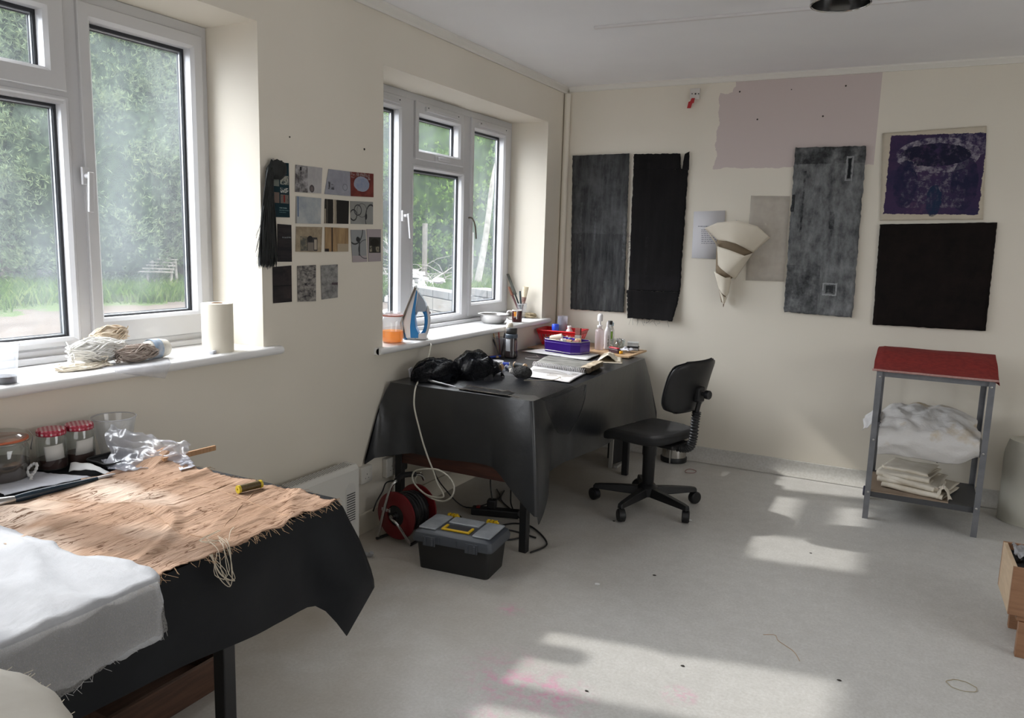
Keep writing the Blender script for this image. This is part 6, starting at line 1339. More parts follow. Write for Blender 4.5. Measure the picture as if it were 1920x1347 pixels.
# cardboard flat and white sheet
m_card = M('brown cardboard sheet', (.30, .19, .115), (.36, .235, .145), 5, .85)
tag(obj('cardboard_sheet', MB().box((.045, 4.66, TZ+.0035), (.445, 5.17, TZ+.010)), m_card, smooth=0, bevel=.002), 'brown flattened cardboard box under the red basket and purple tin', 'cardboard')
ws = [Zf(976, 656, .002), Zf(1108, 674, .002), Zf(1150, 657, .002), Zf(1016, 645, .002)]
wz = TZ+.0105
def wsf(u, v):
    p = bil([Vector((.085, 4.50, 0)), Vector((.58, 4.415, 0)), Vector((.57, 4.655, 0)), Vector((.20, 4.72, 0))], u, v); return (p.x, p.y, wz+.0022-(.006*(1-v)**3 if v < .4 else 0)+.002*NZ((p.x*9, p.y*9, 0)))
sheet('white_card', wsf, M('white card', (.70, .69, .68), rough=.8), 'crumpled white card sheet under the purple tin', 'card', 18, 12, solid=.0015)
# purple tin
tz = wz+.0055; tc = Vector((.352, 4.622, tz)); ta = -.27
Rt_ = Matrix.Translation(tc) @ Matrix.Rotation(ta, 4, 'Z'); tw_, td_, thh = .150, .095, .078
def octo(e, c=.045): a, b = tw_+e, td_+e; return [(-a+c, -b), (a-c, -b), (a, -b+c), (a, b-c), (a-c, b), (-a+c, b), (-a, b-c), (-a, -b+c)]
tn = thing('purple_tin', 'deep purple eight sided biscuit tin full of thread and rags', 'tin', tc, ta)
m_pur = M('purple lacquer tin', (.055, .018, .24), rough=.22, metal=.35); m_gold = M('pale tin edge', (.50, .47, .42), rough=.3, metal=.8)
tb = MB(); ls = [(0, 0), (.0, thh), (-.003, thh), (-.003, .004)]
for e, z in ls: tb.v += [Vector((x, y, z)) for x, y in octo(e)]
for k in range(3): tb.f += [(k*8+i, k*8+(i+1) % 8, (k+1)*8+(i+1) % 8, (k+1)*8+i) for i in range(8)]
tb.f += [tuple(reversed(range(8))), tuple(24+i for i in range(8))]
tbo = obj('tin_body', tb.xf(Rt_), m_pur, tn, smooth=0)
obj('rolled_edge', MB().tube([(x, y, thh) for x, y in octo(0)], .0025, 6, closed=True).xf(Rt_), m_gold, tbo); obj('moulded_line', MB().tube([(x, y, thh-.016) for x, y in octo(.0005)], .0016, 6, closed=True).xf(Rt_), M('violet line', (.16, .09, .42), rough=.25, metal=.3), tbo); obj('base_line', MB().tube([(x, y, .008) for x, y in octo(.0005)], .002, 6, closed=True).xf(Rt_), m_gold, tbo)
tp_ = lambda x, y, z: Rt_ @ Vector((x, y, z))
fl = MB().prism(octo(-.006), .01, .052).xf(Rt_)
tag(obj('rag_filling', fl, M('mixed scraps', (.45, .36, .30), (.62, .55, .50), 60, .9), smooth=0), 'folded rag lining filling the purple tin under the reels', 'rag')
def lying(name, label, cat, c, ang, L, R_, m, m2=None, group=None, tilt=0):
    Mx = Matrix.Translation(c) @ Matrix.Rotation(ang, 4, 'Z') @ Matrix.Rotation(tilt, 4, 'Y') @ Matrix.Rotation(pi/2, 4, 'Y')
    t = thing(name, label, cat, c, 0, group); obj('roll', MB().lathe([(R_*.55, -L/2), (R_, -L/2+.002), (R_*1.02, 0), (R_, L/2-.002), (R_*.55, L/2)], 18).xf(Mx), m, t)
    if m2: obj('core', MB().lathe([(R_*.5, -L/2-.002), (R_*.5, L/2+.002)], 14).xf(Mx), m2, t)
gt = 'odds and ends in the purple tin'
lying('bandage_roll', 'cream rolled bandage sticking out of the front of the purple tin', 'roll', tp_(-.075, -.02, .086), ta+.45, .085, .017, M('cream bandage', (.60, .50, .40), (.68, .58, .48), 40, .9), m_tape, gt, -.25)
lying('thread_reel', 'white thread reel in the middle of the purple tin', 'thread reel', tp_(-.005, -.03, .070), ta+1.2, .035, .016, M('white thread', (.70, .68, .68), rough=.8), m_board, gt)
lying('thread_reel', 'tan thread reel beside the white reel in the purple tin', 'thread reel', tp_(.045, -.03, .070), ta+.2, .04, .015, M('tan reel thread', (.45, .26, .15), rough=.8), m_tape, gt)
lying('thread_reel', 'blue thread reel standing in the purple tin', 'thread reel', tp_(.012, .012, .073), ta, .03, .012, M('blue thread', (.05, .10, .35), rough=.8), m_tape, gt, 1.4)
lying('thread_reel', 'dusty pink reel at the end of the purple tin', 'thread reel', tp_(.105, -.035, .069), ta+.6, .04, .017, M('dusty pink thread', (.40, .17, .15), rough=.8), None, gt)
lying('thread_reel', 'ochre reel behind the tan reel in the purple tin', 'thread reel', tp_(.068, .03, .073), ta+.9, .035, .016, M('ochre thread', (.55, .38, .20), rough=.8), m_tape, gt)
lying('thread_reel', 'small white reel next to the cream bandage in the purple tin', 'thread reel', tp_(-.105, .03, .071), ta+2, .03, .015, M('white thread', '#fff'), m_board, gt)
q0, q1 = tp_(.03, .055, .05), tp_(.035, .07, .150); t = thing('brush_head', 'maroon brush head standing upright in the purple tin', 'brush', q0, 0, gt)
bh = MB(); bh.obox(q1+Vector((0, 0, -.02)), (.044, .014, .045), Matrix.Rotation(ta, 3, 'Z')); obj('bristle_block', bh, M('maroon bristle', (.11, .03, .022), (.16, .05, .035), 60, .8), t, smooth=0, bevel=.003)
obj('ferrule', MB().obox(q1+Vector((0, 0, -.062)), (.042, .016, .034), Matrix.Rotation(ta, 3, 'Z')), m_gold, t, smooth=0); obj('handle_stub', MB().tube([q0, q1+Vector((0, 0, -.08))], .008, 8), m_board, t)
# red basket
rz_ = TZ+.0105; rc_ = Vector((.172, 4.955, rz_)); ra_ = radians(6); Rr = Matrix.Translation(rc_) @ Matrix.Rotation(ra_, 4, 'Z')
m_redp = M('red basket plastic', (.62, .012, .020), rough=.35); rk = thing('plastic_basket', 'bright red slotted plastic basket by the wall on the far table', 'basket', rc_, ra_)
bb = MB(); hgt = .105; e0, e1 = (.120, .085), (.155, .115)
def bw(side, q, z):   # point on the flared wall
    k = z/hgt; a, b = e0[0]+(e1[0]-e0[0])*k, e0[1]+(e1[1]-e0[1])*k; s = q*2-1
    return [Vector((s*a, -b, z)), Vector((a, s*b, z)), Vector((-s*a, b, z)), Vector((-a, -s*b, z))][side]
for sd in range(4):
    n = 13 if sd % 2 == 0 else 9
    def quad(q0, q1, z0, z1):
        p = [bw(sd, q0, z0), bw(sd, q1, z0), bw(sd, q1, z1), bw(sd, q0, z1)]; bb.add(p, [(0, 1, 2, 3)])
    quad(0, 1, 0, .018); quad(0, 1, .078, hgt)
    for k in range(n+1):
        w = .32/n; c = k/n; quad(max(0, c-w/2), min(1, c+w/2), .018, .078)
bb.box((-e0[0], -e0[1], 0), (e0[0], e0[1], .002))
obj('slotted_wall', bb.xf(Rr), m_redp, rk, smooth=0, solid=.0022)
rp = rr_poly(0, 0, e1[0]+.003, e1[1]+.003, .03, 6)
obj('rim', MB().tube([(x, y, hgt-.010*(1-(x/(e1[0]))**2)) for x, y in rp], .0055, 8, closed=True).xf(Rr), m_redp, rk)
bkp = lambda x, y, z: Rr @ Vector((x, y, z))
gb = 'bottles and cups in the red basket'
def bottle(name, label, p, prof, m, cap, mcap, group=None, lab=None, extra=None):
    t = thing(name, label, 'bottle', p, 0, group); o = obj('bottle_body', MB().lathe(prof, 26, p), m, t); obj('cap', MB().lathe(cap, 24, p), mcap, t)
    if lab:
        R_, a0, da, z0, z1, ml = lab; obj('label', MB().grid(lambda u, v: (p[0]+R_*cos(a0-da/2+da*u), p[1]+R_*sin(a0-da/2+da*u), p[2]+z0+(z1-z0)*v), 12, 2), ml, t, smooth=180)
    return t
m_wpl = M('white plastic bottle', (.68, .67, .69), rough=.35); m_bcap = M('royal blue cap', (.02, .07, .62), rough=.3)
p = bkp(-.045, -.03, .0045); bottle('capped_bottle', 'white bottle with a royal blue cap in the red basket', p, [(.020, 0), (.024, .003), (.024, .085), (.022, .09)], m_wpl, [(.0245, .091), (.0245, .135), (.022, .138), (0, .138)], m_bcap, gb)
p = bkp(.055, -.02, .0045); bottle('glue_bottle', 'small grey white bottle with white cap in the red basket', p, [(.020, 0), (.025, .004), (.026, .085), (.020, .103), (.013, .112), (.013, .118)], M('grey white plastic', '#fff'), [(.015, .1185), (.0155, .13), (.014, .132), (0, .132)], m_wpl, gb)
m_frost = glassy('frosted cups', haze=.55, gloss=.12, rough=.2, hazecol=(.66, .67, .74)); p = bkp(-.015, .035, .0045)
cs_ = thing('cup_stack', 'stack of frosted plastic cups rising out of the red basket', 'cups', p, 0, gb)
for k in range(5): obj('cup', MB().lathe([(0, .001+.014*k), (.025, .001+.014*k), (.036, .135+.014*k), (.037, .136+.014*k)], 24, p, cap=False), m_frost, cs_)
# bottles beyond the tin, standing on the board
zb_ = bz1+.0005
def onb(u, v): q = onZ(zb_, u, v); return Vector((q.x, q.y, zb_))
p = Vector((.462, 4.84, TZ+.011)); p.x = .492; p.z = zb_; va = vdir(p)
t = bottle('pump_bottle', 'clear pump dispenser bottle with a tall white domed cap', p, [(.026, 0), (.029, .004), (.029, .125), (.026, .135), (.014, .14), (.014, .15)], glassy('pink tinged bottle', tint=(.97, .92, .93), haze=.5, gloss=.15, hazecol=(.72, .64, .66)), [(.0175, .150), (.0175, .163), (.006, .166), (.006, .19), (.0165, .192), (.018, .20), (.018, .228), (.014, .237), (.006, .241), (0, .2415)], m_wpl)
p = Vector((.528, 4.895, zb_)); bottle('label_bottle', 'slim white bottle with black marks beside the pump bottle', p, [(.018, 0), (.021, .003), (.021, .12), (.012, .145), (.008, .15)], m_wpl, [(.009, .1505), (.0085, .175), (.006, .186), (0, .187)], m_wpl, None, (.0214, vdir(p)+.35, .5, .02, .095, M('black squares label', (.02, .02, .02), (.6, .6, .6), 90, .5)))
p = Vector((.505, 5.0, zb_)); bottle('clear_bottle', 'clear bottle with black cap and a green label', p, [(.024, 0), (.027, .003), (.027, .115), (.022, .14), (.014, .15), (.013, .156)], glassy('clear bottle plastic', haze=.25, gloss=.2, hazecol=(.6, .62, .6)), [(.0155, .1565), (.016, .18), (.0145, .182), (0, .182)], m_black, None, (.0274, vdir(p)+.25, 1.2, .050, .112, M('leaf green label', (.16, .34, .03), (.30, .48, .08), 60, .5)))
p = Vector((.475, 5.10, TZ+.0008)); bottle('blue_topped_bottle', 'pale bottle with light blue top behind the pump bottle', p, [(.022, 0), (.025, .003), (.025, .12), (.018, .14), (.012, .15)], glassy('clear bottle plastic'), [(.019, .151), (.02, .17), (.017, .176), (0, .176)], M('light blue plastic', (.50, .60, .66), rough=.4))
# glass dish with clips
p = Vector((.587, 4.94, zb_)); dsh = thing('glass_dish', 'cut glass dish of metal clips in front of the clear bottle', 'dish', p)
obj('dish_glass', MB().lathe([(.028, 0), (.036, .004), (.048, .040), (.052, .065), (.049, .064), (.034, .006), (0, .005)], 20, p), m_glass, dsh, smooth=20)
cl = MB(); r = random.Random(31)
for k in range(22): a = p+Vector((r.gauss(0, .016), r.gauss(0, .016), .018)); cl.obox(a+Vector((0, 0, r.uniform(0, .05))), (.006, .028, .003), Matrix.Rotation(r.uniform(0, 6), 3, 'Z') @ Matrix.Rotation(r.gauss(.8, .6), 3, 'X'))
o = tag(obj('metal_clips', cl, M('bright clip metal', (.60, .60, .62), rough=.25, metal=.9), smooth=0), 'tangle of bright metal clips heaped in the glass dish', 'clips', kind='stuff')
# stamp boxes
for k, (lab, mcol, dx) in enumerate((('dark ink pad box on the plywood board, lower of the two', M('dark ink pad', (.05, .05, .052), (.40, .40, .40), 34, .5), 0), ('grey ink pad box stacked on top of the dark one', M('silver grey ink pad', (.33, .34, .34), (.45, .46, .46), 20, .4), -.002))):
    t = thing('ink_pad', lab, 'ink pad', (.690+dx, 4.965, zb_+.028*k), .15, 'ink pads on the board'); Rk = Matrix.Translation((.690+dx, 4.965, zb_+.028*k)) @ Matrix.Rotation(.15+.1*k, 4, 'Z')
    obj('box_base', MB().box((-.036, -.026, 0), (.036, .026, .016)).xf(Rk), mcol, t, smooth=0, bevel=.002); obj('box_lid', MB().box((-.037, -.027, .0165), (.037, .027, .0268)).xf(Rk), M('silver grey ink pad', '#fff') if k else m_black, t, smooth=0, bevel=.002)
# box cutter and yellow end
q = Vector((.632, 4.765, zb_)); t = thing('tape_cutter', 'red and black cutter with a yellow end on the plywood board', 'cutter', q, -.5); Rk = Matrix.Translation(q) @ Matrix.Rotation(-.5, 4, 'Z')
obj('cutter_body', MB().prism(rr_poly(0, 0, .052, .017, .015), 0, .026).xf(Rk), M('dark grip rubber', (.04, .014, .02), rough=.5), t, smooth=30, bevel=.004); obj('red_cover', MB().prism(rr_poly(-.01, .004, .045, .014, .012), .0265, .034).xf(Rk), M('red plastic cover', (.50, .03, .05), rough=.35), t, smooth=30, bevel=.003); obj('yellow_end', MB().box((.053, -.010, .002), (.066, .012, .020)).xf(Rk), M('amber plastic', (.80, .40, .01), rough=.4), t, smooth=0, bevel=.003)
cp = MB(); r = random.Random(41)
crumple('tissue_ball', [Vector((.63, 4.81, bz1)), Vector((.72, 4.79, bz1)), Vector((.73, 4.87, bz1)), Vector((.65, 4.88, bz1))], .030, 26, 83, m_tissue, 'crumpled white tissue behind the red and black cutter', 'tissue', 16, 14)
# folded cream cloth
P = [Zf(1120, 679), Zf(1165, 681), Zf(1163, 668), Zf(1128, 667)]
def fold(u, v):
    p = bil(P, u, v); return Vector((p.x, p.y, TT+.004+.042*max(0, 1-abs(u-.42)*2.4)*(1-.5*v)+.012*abs(NZ((u*6, v*6, 0), 1, 84))))
fc = thing('folded_cream_cloth', 'little folded cream cloth at the front of the plywood board', 'cloth', bil(P, .5, .5))
sheet('top_fold', fold, M('cream calico', (.62, .55, .43), (.70, .63, .52), 20, .9), None, None, 24, 16, solid=.003, parent=fc)
sheet('bottom_fold', lambda u, v: Vector(bil(P, u*1.08-.03, v*1.1-.08))+Vector((0, 0, .0012+.002*abs(NZ((u*8, v*8, 2))))), M('cream calico', '#fff'), None, None, 16, 10, solid=.002, parent=fc)
# sketchbook
sk_p = [Zf(1000, 688), Zf(1098, 702)]; bkd = sk_p[1]-sk_p[0]; u_ = bkd.normalized()
t = thing('spiral_sketchbook', 'open spiral bound sketchbook with grey painted pages', 'sketchbook', (sk_p[0]+sk_p[1])/2)
upC = [sk_p[0], sk_p[1], Zf(1126, 686), Zf(1030, 671)]; loC = [sk_p[0], sk_p[1], Zf(1067, 719), Zf(984, 707)]
m_pg = art('painted lower page', 0, nz=(9, (1, 3, 1), '#8f8c88', '#c9c6c2', .35, .65), ax='x', rects=[]); 
def pages(P, h, amp, sd): return lambda u, v: Vector(bil(P, u, v))+Vector((0, 0, h+amp*sin(v*pi)*.8+amp*.5*NZ((u*4, v*4, sd))))
obj('upper_pages', MB().grid(pages(upC, .016, .006, 1), 20, 14), M('grey wash page', (.095, .095, .085), (.26, .255, .235), 9, .7, stretch=(1, 3, 1)), t, smooth=180, solid=.012)
lw = obj('lower_page', MB().grid(pages(loC, .004, .004, 2), 20, 14), M('white page edge', (.70, .69, .69), rough=.7), t, smooth=180, solid=.002)
inn_ = [bil(loC, .06, .12), bil(loC, .94, .12), bil(loC, .90, .84), bil(loC, .08, .84)]
obj('page_painting', MB().grid(lambda u, v: pages(inn_, .0052, .004, 2)(u, v)+Vector((0, 0, .0012)), 16, 10), M('grey and rust wash', (.36, .33, .31), (.62, .60, .58), 8, .7, stretch=(1.2, 4, 1)), lw, smooth=180)
stc = MB(); r = random.Random(3)
for k in range(5):
    a = bil(inn_, r.uniform(.1, .8), r.uniform(.2, .8)); stc.add([a+Vector((0, 0, .0105)), a+u_*.04+Vector((0, 0, .0105)), a+u_*.045+Vector((.004, -.006, .0105)), a+u_*.008+Vector((.004, -.007, .0105))], [(0, 1, 2, 3)])
wi = MB(); n = 30
for k in range(n):
    c = sk_p[0]+bkd*((k+.5)/n)+Vector((0, 0, .016)); w = Vector((-u_.y, u_.x, 0)); wi.tube([c+w*cos(a*pi/5)*.014+Vector((0, 0, sin(a*pi/5)*.0145)) for a in range(10)], .0024, 5, closed=True)
o = obj('wire_spiral', wi, M('white coated wire', (.68, .66, .68), rough=.35), t)
ed = MB(); r = random.Random(6); e0_, e1_ = Zf(1100, 702), Zf(1128, 688)
for k in range(9):
    zo = .003+.0035*k; ed.grid(lambda u, v: e0_.lerp(e1_, u)+Vector((-.05+.065*v+.006*NZ((u*6, k, 0)), -.012*v, zo+.006*sin(v*2)+.004*NZ((u*5, k*3, 1)))), 10, 5)
obj('curled_page_edges', ed, M('stained page edges', (.20, .14, .08), (.58, .50, .38), 24, .9), t, smooth=180)
# cup of pens
pc_ = Zf(937, 667); pc_.z = TT; pc_.x = max(pc_.x, .055)
cup('pen_cup', 'narrow tapered clear cup of pens and pencils on the far table', pc_, .017, .046, .115, glassy('smoked clear plastic', tint=(.80, .81, .86), haze=.28, gloss=.2, hazecol=(.5, .5, .55)))
def pen(name, label, du, top, m, m2, r_=.004, g='pens in the tapered cup'):
    a = pc_+Vector((du*.3*RT.x, du*.3*RT.y, .005)); b = onY(pc_.y+.01*du/.01*.2, *top); t = thing(name, label, 'pen', a, 0, g)
    obj('barrel', MB().tube([a, a.lerp(b, .86)], r_, 8), m, t); obj('tip', MB().tube([a.lerp(b, .861), a.lerp(b, .93), b], [r_, r_*.7, .0008], 8), m2, t)
pen('pencil', 'tan wooden pencil leaning towards the window in the tapered cup', -.02, (921, 611), M('tan pencil wood', (.55, .36, .16), rough=.5), m_black)
pen('pencil', 'red pencil standing upright in the tapered cup', .002, (934, 614), M('red pencil paint', (.45, .05, .04), rough=.4), M('pale pencil tip', (.6, .5, .4), rough=.6))
pen('marker_pen', 'black marker leaning against the flask in the tapered cup', .02, (947, 622), m_black, m_black, .005)
pen('marker_pen', 'dark grey pen leaning left of the pencils in the tapered cup', -.012, (922, 632), M('charcoal plastic', '#fff'), m_black, .005)
# flask and white bottle
fp_ = Zf(958, 670); fp_.z = TT; fp_.x = max(fp_.x, .105); va = vdir(fp_)
t = thing('drink_flask', 'black lidded flask with a silver white label beside the pen cup', 'flask', fp_)
obj('flask_body', MB().lathe([(.037, 0), (.041, .004), (.040, .035), (.036, .045), (.0365, .120), (.034, .128)], 30, fp_), M('smoky flask wall', (.035, .025, .028), rough=.18), t)
obj('collar', MB().lathe([(.0368, .122), (.0385, .126), (.0385, .143), (.034, .147)], 30, fp_), M('blue grey collar', (.075, .095, .12), rough=.3), t); obj('lid', MB().lathe([(.033, .1475), (.0345, .150), (.0345, .181), (.032, .184), (0, .184)], 30, fp_), m_black, t)
obj('label', MB().grid(lambda u, v: onm(fp_, .0373, va-1.15+.95*u, .036+.08*v), 12, 4), M('silver white label', (.58, .60, .64), rough=.35), t, smooth=180); obj('reflection_patch', MB().grid(lambda u, v: onm(fp_, .0372, va+.55+.5*u, .04+.07*v), 8, 3), M('reddish reflection panel', (.16, .09, .09), rough=.15), t, smooth=180)  # reddish reflection painted as a patch on the flask wall
wp = Vector((fp_.x-.045, fp_.y+.055, TT)); wp.x = max(.05, wp.x); bottle('white_bottle', 'white bottle with a wound cord neck standing behind the flask', wp, [(.030, 0), (.034, .004), (.032, .10), (.022, .135), (.017, .15)], m_wpl, [(.019, .1505)]+[(.021+.0015*(i % 2), .153+.006*i) for i in range(9)]+[(.016, .208), (0, .209)], M('cream cord', (.60, .54, .42), (.7, .64, .54), 90, .9))
# blue pen, lid, spools, cotton ball, scraps
a, b = Zf(907, 671, .008), Zf(938, 668, .008); t = thing('ballpoint_pen', 'blue ballpoint pen lying in front of the pen cup', 'pen', (a+b)/2)
obj('barrel', MB().tube([a.lerp(b, .15), b], .0075, 10), M('blue pen plastic', (.02, .05, .30), rough=.25), t); obj('pen_end', MB().tube([a, a.lerp(b, .149)], [.004, .0075], 10), m_black, t)
lq = Zf(930, 681); lq.z = TT; tag(obj('jar_lid', MB().lathe([(.046, 0), (.047, .002), (.047, .012), (.044, .014), (0, .0145)], 30, lq), m_wpl), 'round white lid lying behind the thread spools', 'lid')
gs = 'thread spools by the cotton ball'
m_bk = M('black thread', '#fff'); q = Zf(935, 694); spool('thread_spool', 'dark spool with a pale wooden end next to the organza heap', (q.x, q.y, TT), radians(-25), .05, .019, m_bk, m_board, gs)
q = Zf(944, 689); spool('thread_spool', 'bright blue spool right in front of the white lid', (q.x, q.y+.03, TT), radians(20), .045, .013, M('bright blue thread', (.03, .06, .42), rough=.6), m_tape, gs)
q = Zf(953, 694); spool('thread_spool', 'navy spool lying between the blue spool and the long black spool', (q.x, q.y, TT), radians(-35), .045, .013, M('navy thread', (.012, .02, .07), rough=.6), m_tape, gs)
q = Zf(969, 692); spool('thread_spool', 'long black spool pointing at the sketchbook', (q.x+.01, q.y+.02, TT), radians(-18), .085, .017, m_bk, m_board, gs)
q = Zf(955, 698); tag(obj('thimble', MB().lathe([(.010, 0), (.0105, .002), (.0085, .018), (.006, .021), (0, .0212)], 16, (q.x+.01, q.y, TT)), M('white glaze', '#fff')), 'tiny white thimble in front of the long black spool', 'thimble')
q = Zf(976, 712); tc2 = Vector((q.x, q.y+.02, TT)); r = random.Random(8); ball = MB().blob((tc2.x, tc2.y, TT+.034), (.052, .040, .034), 22, 14)
for k in range(46):
    ax_ = Vector((r.gauss(0, 1), r.gauss(0, .5), r.gauss(0, .6))).normalized(); s1_ = ax_.orthogonal().normalized(); s2__ = ax_.cross(s1_); off = r.uniform(-.55, .55)
    ball.tube([(tc2.x+.0535*(s1_*cos(w)*sqrt(1-off*off)+s2__*sin(w)*sqrt(1-off*off)+ax_*off).x, tc2.y+.0415*(s1_*cos(w)*sqrt(1-off*off)+s2__*sin(w)*sqrt(1-off*off)+ax_*off).y, max(TT+.0012, TT+.0345+.0355*(s1_*cos(w)*sqrt(1-off*off)+s2__*sin(w)*sqrt(1-off*off)+ax_*off).z)) for w in [i*pi/10 for i in range(20)]], .0012, 4, closed=True)
tag(obj('thread_ball', ball, M('charcoal thread', (.020, .020, .020), (.055, .055, .055), 80, .8)), 'ball of charcoal black thread in front of the sketchbook', 'thread')
for lab, u, v, c, sz_ in (('pink and yellow rubber scrap behind the organza heap', 882, 666, ((.55, .25, .18), (.62, .50, .20)), (.06, .022, .012)), ('little cream cube scrap behind the organza heap', 899, 673, ((.60, .50, .46), (.62, .55, .5)), (.022, .02, .020))):
    q = Zf(u, v); tag(obj('rubber_scrap', MB().obox((max(q.x, .06), q.y, TT+sz_[2]/2+.0005), sz_, Matrix.Rotation(.3, 3, 'Z')), M('scrap '+lab[:6], c[0], c[1], 40, .6), smooth=0, bevel=.003), lab, 'scrap')
lo_ = MB(); q = Zf(1003, 672); lo_.tube(bez([q+Vector((.0, .05, .0025)), q+Vector((-.05, .02, .0015)), q+Vector((-.04, -.05, .0015)), q+Vector((.02, -.06, .0015)), q+Vector((.06, -.03, .0015))], 6), .0014, 5); lo_.tube(bez([q+Vector((-.005, .05, .004)), q+Vector((.0, .02, .018)), q+Vector((.015, .03, .004))], 5), .0016, 5)
tag(obj('white_thread', lo_, M('white cotton', '#fff')), 'curl of white thread in front of the purple tin', 'thread')
# ---- black organza heaps and net
m_org = M('black organza', (.004, .0045, .006), (.014, .015, .019), 22, .42, bump=.5, bscale=40, bdist=.01); m_net = gauze('black net', (.012, .013, .016), .6, 120); m_net2 = gauze('black net veil', (.030, .031, .036), .36, 200, var=.12)
def heap(name, label, c, rx, ry, h, seed, nr, mat, core, parent=None):
    r = random.Random(seed); t = thing(name, label, 'fabric', (c.x, c.y, TT)); co = MB()
    def cf(u, v):
        a = 2*pi*u; k = 1-.12*NZ((cos(a)*2, sin(a)*2, 0), 1, seed); R_ = sin(v*pi/2)**.8; z = h*cos(v*pi/2)**.55*(.78+.4*NZ((cos(a)*R_*2, sin(a)*R_*2, 4), 1, seed)+.22*ridge(NZ((cos(a)*R_*4, sin(a)*R_*4, 8), 1, seed+1)))
        return (c.x+rx*.9*cos(a)*R_*k, c.y+ry*.9*sin(a)*R_*k, TT+.001+max(0, z))
    co.grid(cf, 64, 26, cu=True); obj('folded_mass', co, core, t, smooth=180)
    dr = MB(); dr.grid(lambda u, v: (lambda p, q: (p[0]+(p[0]-c.x)*.10, p[1]+(p[1]-c.y)*.10, max(TT+.0012, p[2]*1.0+.010*(1-v)+.012*max(0, NZ((p[0]*22, p[1]*22, 3), 1, seed+5)))))(cf(u, v), 0), 64, 26, cu=True); obj('sheer_drape', dr, m_net, t, smooth=180)
    rf = MB()
    for k in range(nr):
        a0 = r.uniform(0, 6.28); q = sqrt(r.random()); p = Vector((c.x+rx*q*cos(a0)*.92, c.y+ry*q*sin(a0)*.92, 0)); zt = TT+h*(1-q*q*.85)*r.uniform(.8, 1.06)+.004; L = r.uniform(.06, .12); W = r.uniform(.025, .05); an = r.uniform(0, 6.28); d = Vector((cos(an), sin(an), 0)); s = Vector((-d.y, d.x, 0)); ph = r.uniform(0, 6)
        def rfn(u, v):
            x = p+d*L*(u-.5)+s*W*(v-.5)*1.2; z = zt+.009*sin(u*9+ph)*(.4+v)+.012*(v-.5)-.04*(u-.5)**2*4
            return (x.x+.006*NZ((u*5, v*3, k)), x.y, max(TT+.0015, z))
        rf.grid(rfn, 12, 5)
    obj('ruffles', rf, mat, t, smooth=180)
    return t
cA = Vector((.19, 3.37, 0)); cB = Vector((.345, 3.50, 0))
heap('black_net_heap', 'loose heap of see-through black net on the near end of the far table', Vector((.165, 3.37, 0)), .12, .18, .085, 61, 9, m_net, m_org)
heap('black_organza_heap', 'ruffled heap of shiny black organza ribbon next to the net heap', Vector((.315, 3.53, 0)), .13, .14, .105, 62, 16, m_org, m_org)
crumple('black_organza_strip', [Vector((.10, 3.26, TT)), Vector((.33, 3.20, TT)), Vector((.30, 3.36, TT)), Vector((.12, 3.42, TT))], .035, 12, 63, m_net, 'flat flap of black net spilling towards the table edge', 'fabric', 30, 24)
vl = thing('black_net_veil', 'sheer black net veil draped over the near corner of the far table', 'fabric', (.7, 3.4, TT))
PV = [Zf(925, 708), Zf(1035, 716), Zf(1090, 738), Zf(1000, 752)]
def veil(u, v):
    x = .42+.46*u; y = 3.175+.38*v+.03*NZ((u*2, 0, 0), 1, 64); y -= .02*NZ((u*4, v*4, 3)); z = TT+.006+.022*abs(NZ((x*7, y*7, 0), 1, 65))+.014*ridge(NZ((x*9, y*5, 3), 1, 66))*.6
    if x > .832: z -= (x-.832)*.5
    return (x, y, z)
obj('lying_net', MB().grid(veil, 44, 36), m_net2, vl, smooth=180)
def veil2(u, v):
    y = 3.170+.47*u; dr = .20*max(0, sin(pi*min(1, u*.94+.06)))**.45*(1+.12*NZ((u*5, 0, 0), 1, 68)); x = .882+.016*NZ((y*9, v*2, 0), 1, 67)+.030*v*(1-.5*u)
    return (x, y, TT+.004-dr*v)
obj('hanging_net', MB().grid(veil2, 30, 20), m_net2, vl, smooth=180)
hm = MB(); hm.tube([Vector(veil2(i/30, 1))+Vector((.002, 0, 0)) for i in range(31)], .0022, 5); obj('rolled_hem', hm, M('black thread', '#fff'), vl)
# brush, felt strip, scissors-like strip along the table edge
a, b = Zf(784, 709, .012), Zf(851, 725, .006); d = b-a; t = thing('paint_brush', 'paint brush with white ferrule lying along the near edge of the far table', 'paint brush', (a+b)/2)
obj('bristles', MB().tube([a+d*-.10, a+d*.0], [.004, .012], 10), m_black, t); obj('ferrule', MB().tube([a+d*.001, a+d*.15, a+d*.28], [.012, .013, .009], 12), m_wpl, t); obj('handle', MB().tube([a+d*.281, a+d*.5, a+d*.8, a+d*1.05], [.007, .006, .0045, .002], 10), M('silver paint', '#fff'), t)
a, b = Zf(900, 731), Zf(960, 737)
fs = thing('felt_strip', 'dark felt strip with a frayed cream edge near the table corner', 'fabric', (a+b)/2)
obj('strip', MB().grid(lambda u, v: (.42+.28*u+.004*NZ((u*9, v, 0)), 3.165+.07*v-.02*u+.008*NZ((u*4, 0, 1)), TT+.003+.010*v*abs(NZ((u*4, 1, 1)))+.004*u), 24, 5), M('charcoal felt', (.015, .014, .014), (.04, .038, .036), 60, .95), fs, smooth=180, solid=.002)
obj('frayed_edge', MB().tube([(.42+.28*u/24+.003*NZ((u, 0, 0)), 3.238-.02*u/24+.008*NZ((u/6, 0, 1)), TT+.007+.012*abs(NZ((u/6, 1, 1)))) for u in range(25)], [.0022+.0016*abs(NZ((u*.7, 2, 0))) for u in range(25)], 5), M('frayed cream edge', (.20, .17, .14), (.45, .40, .34), 50, .9), fs)
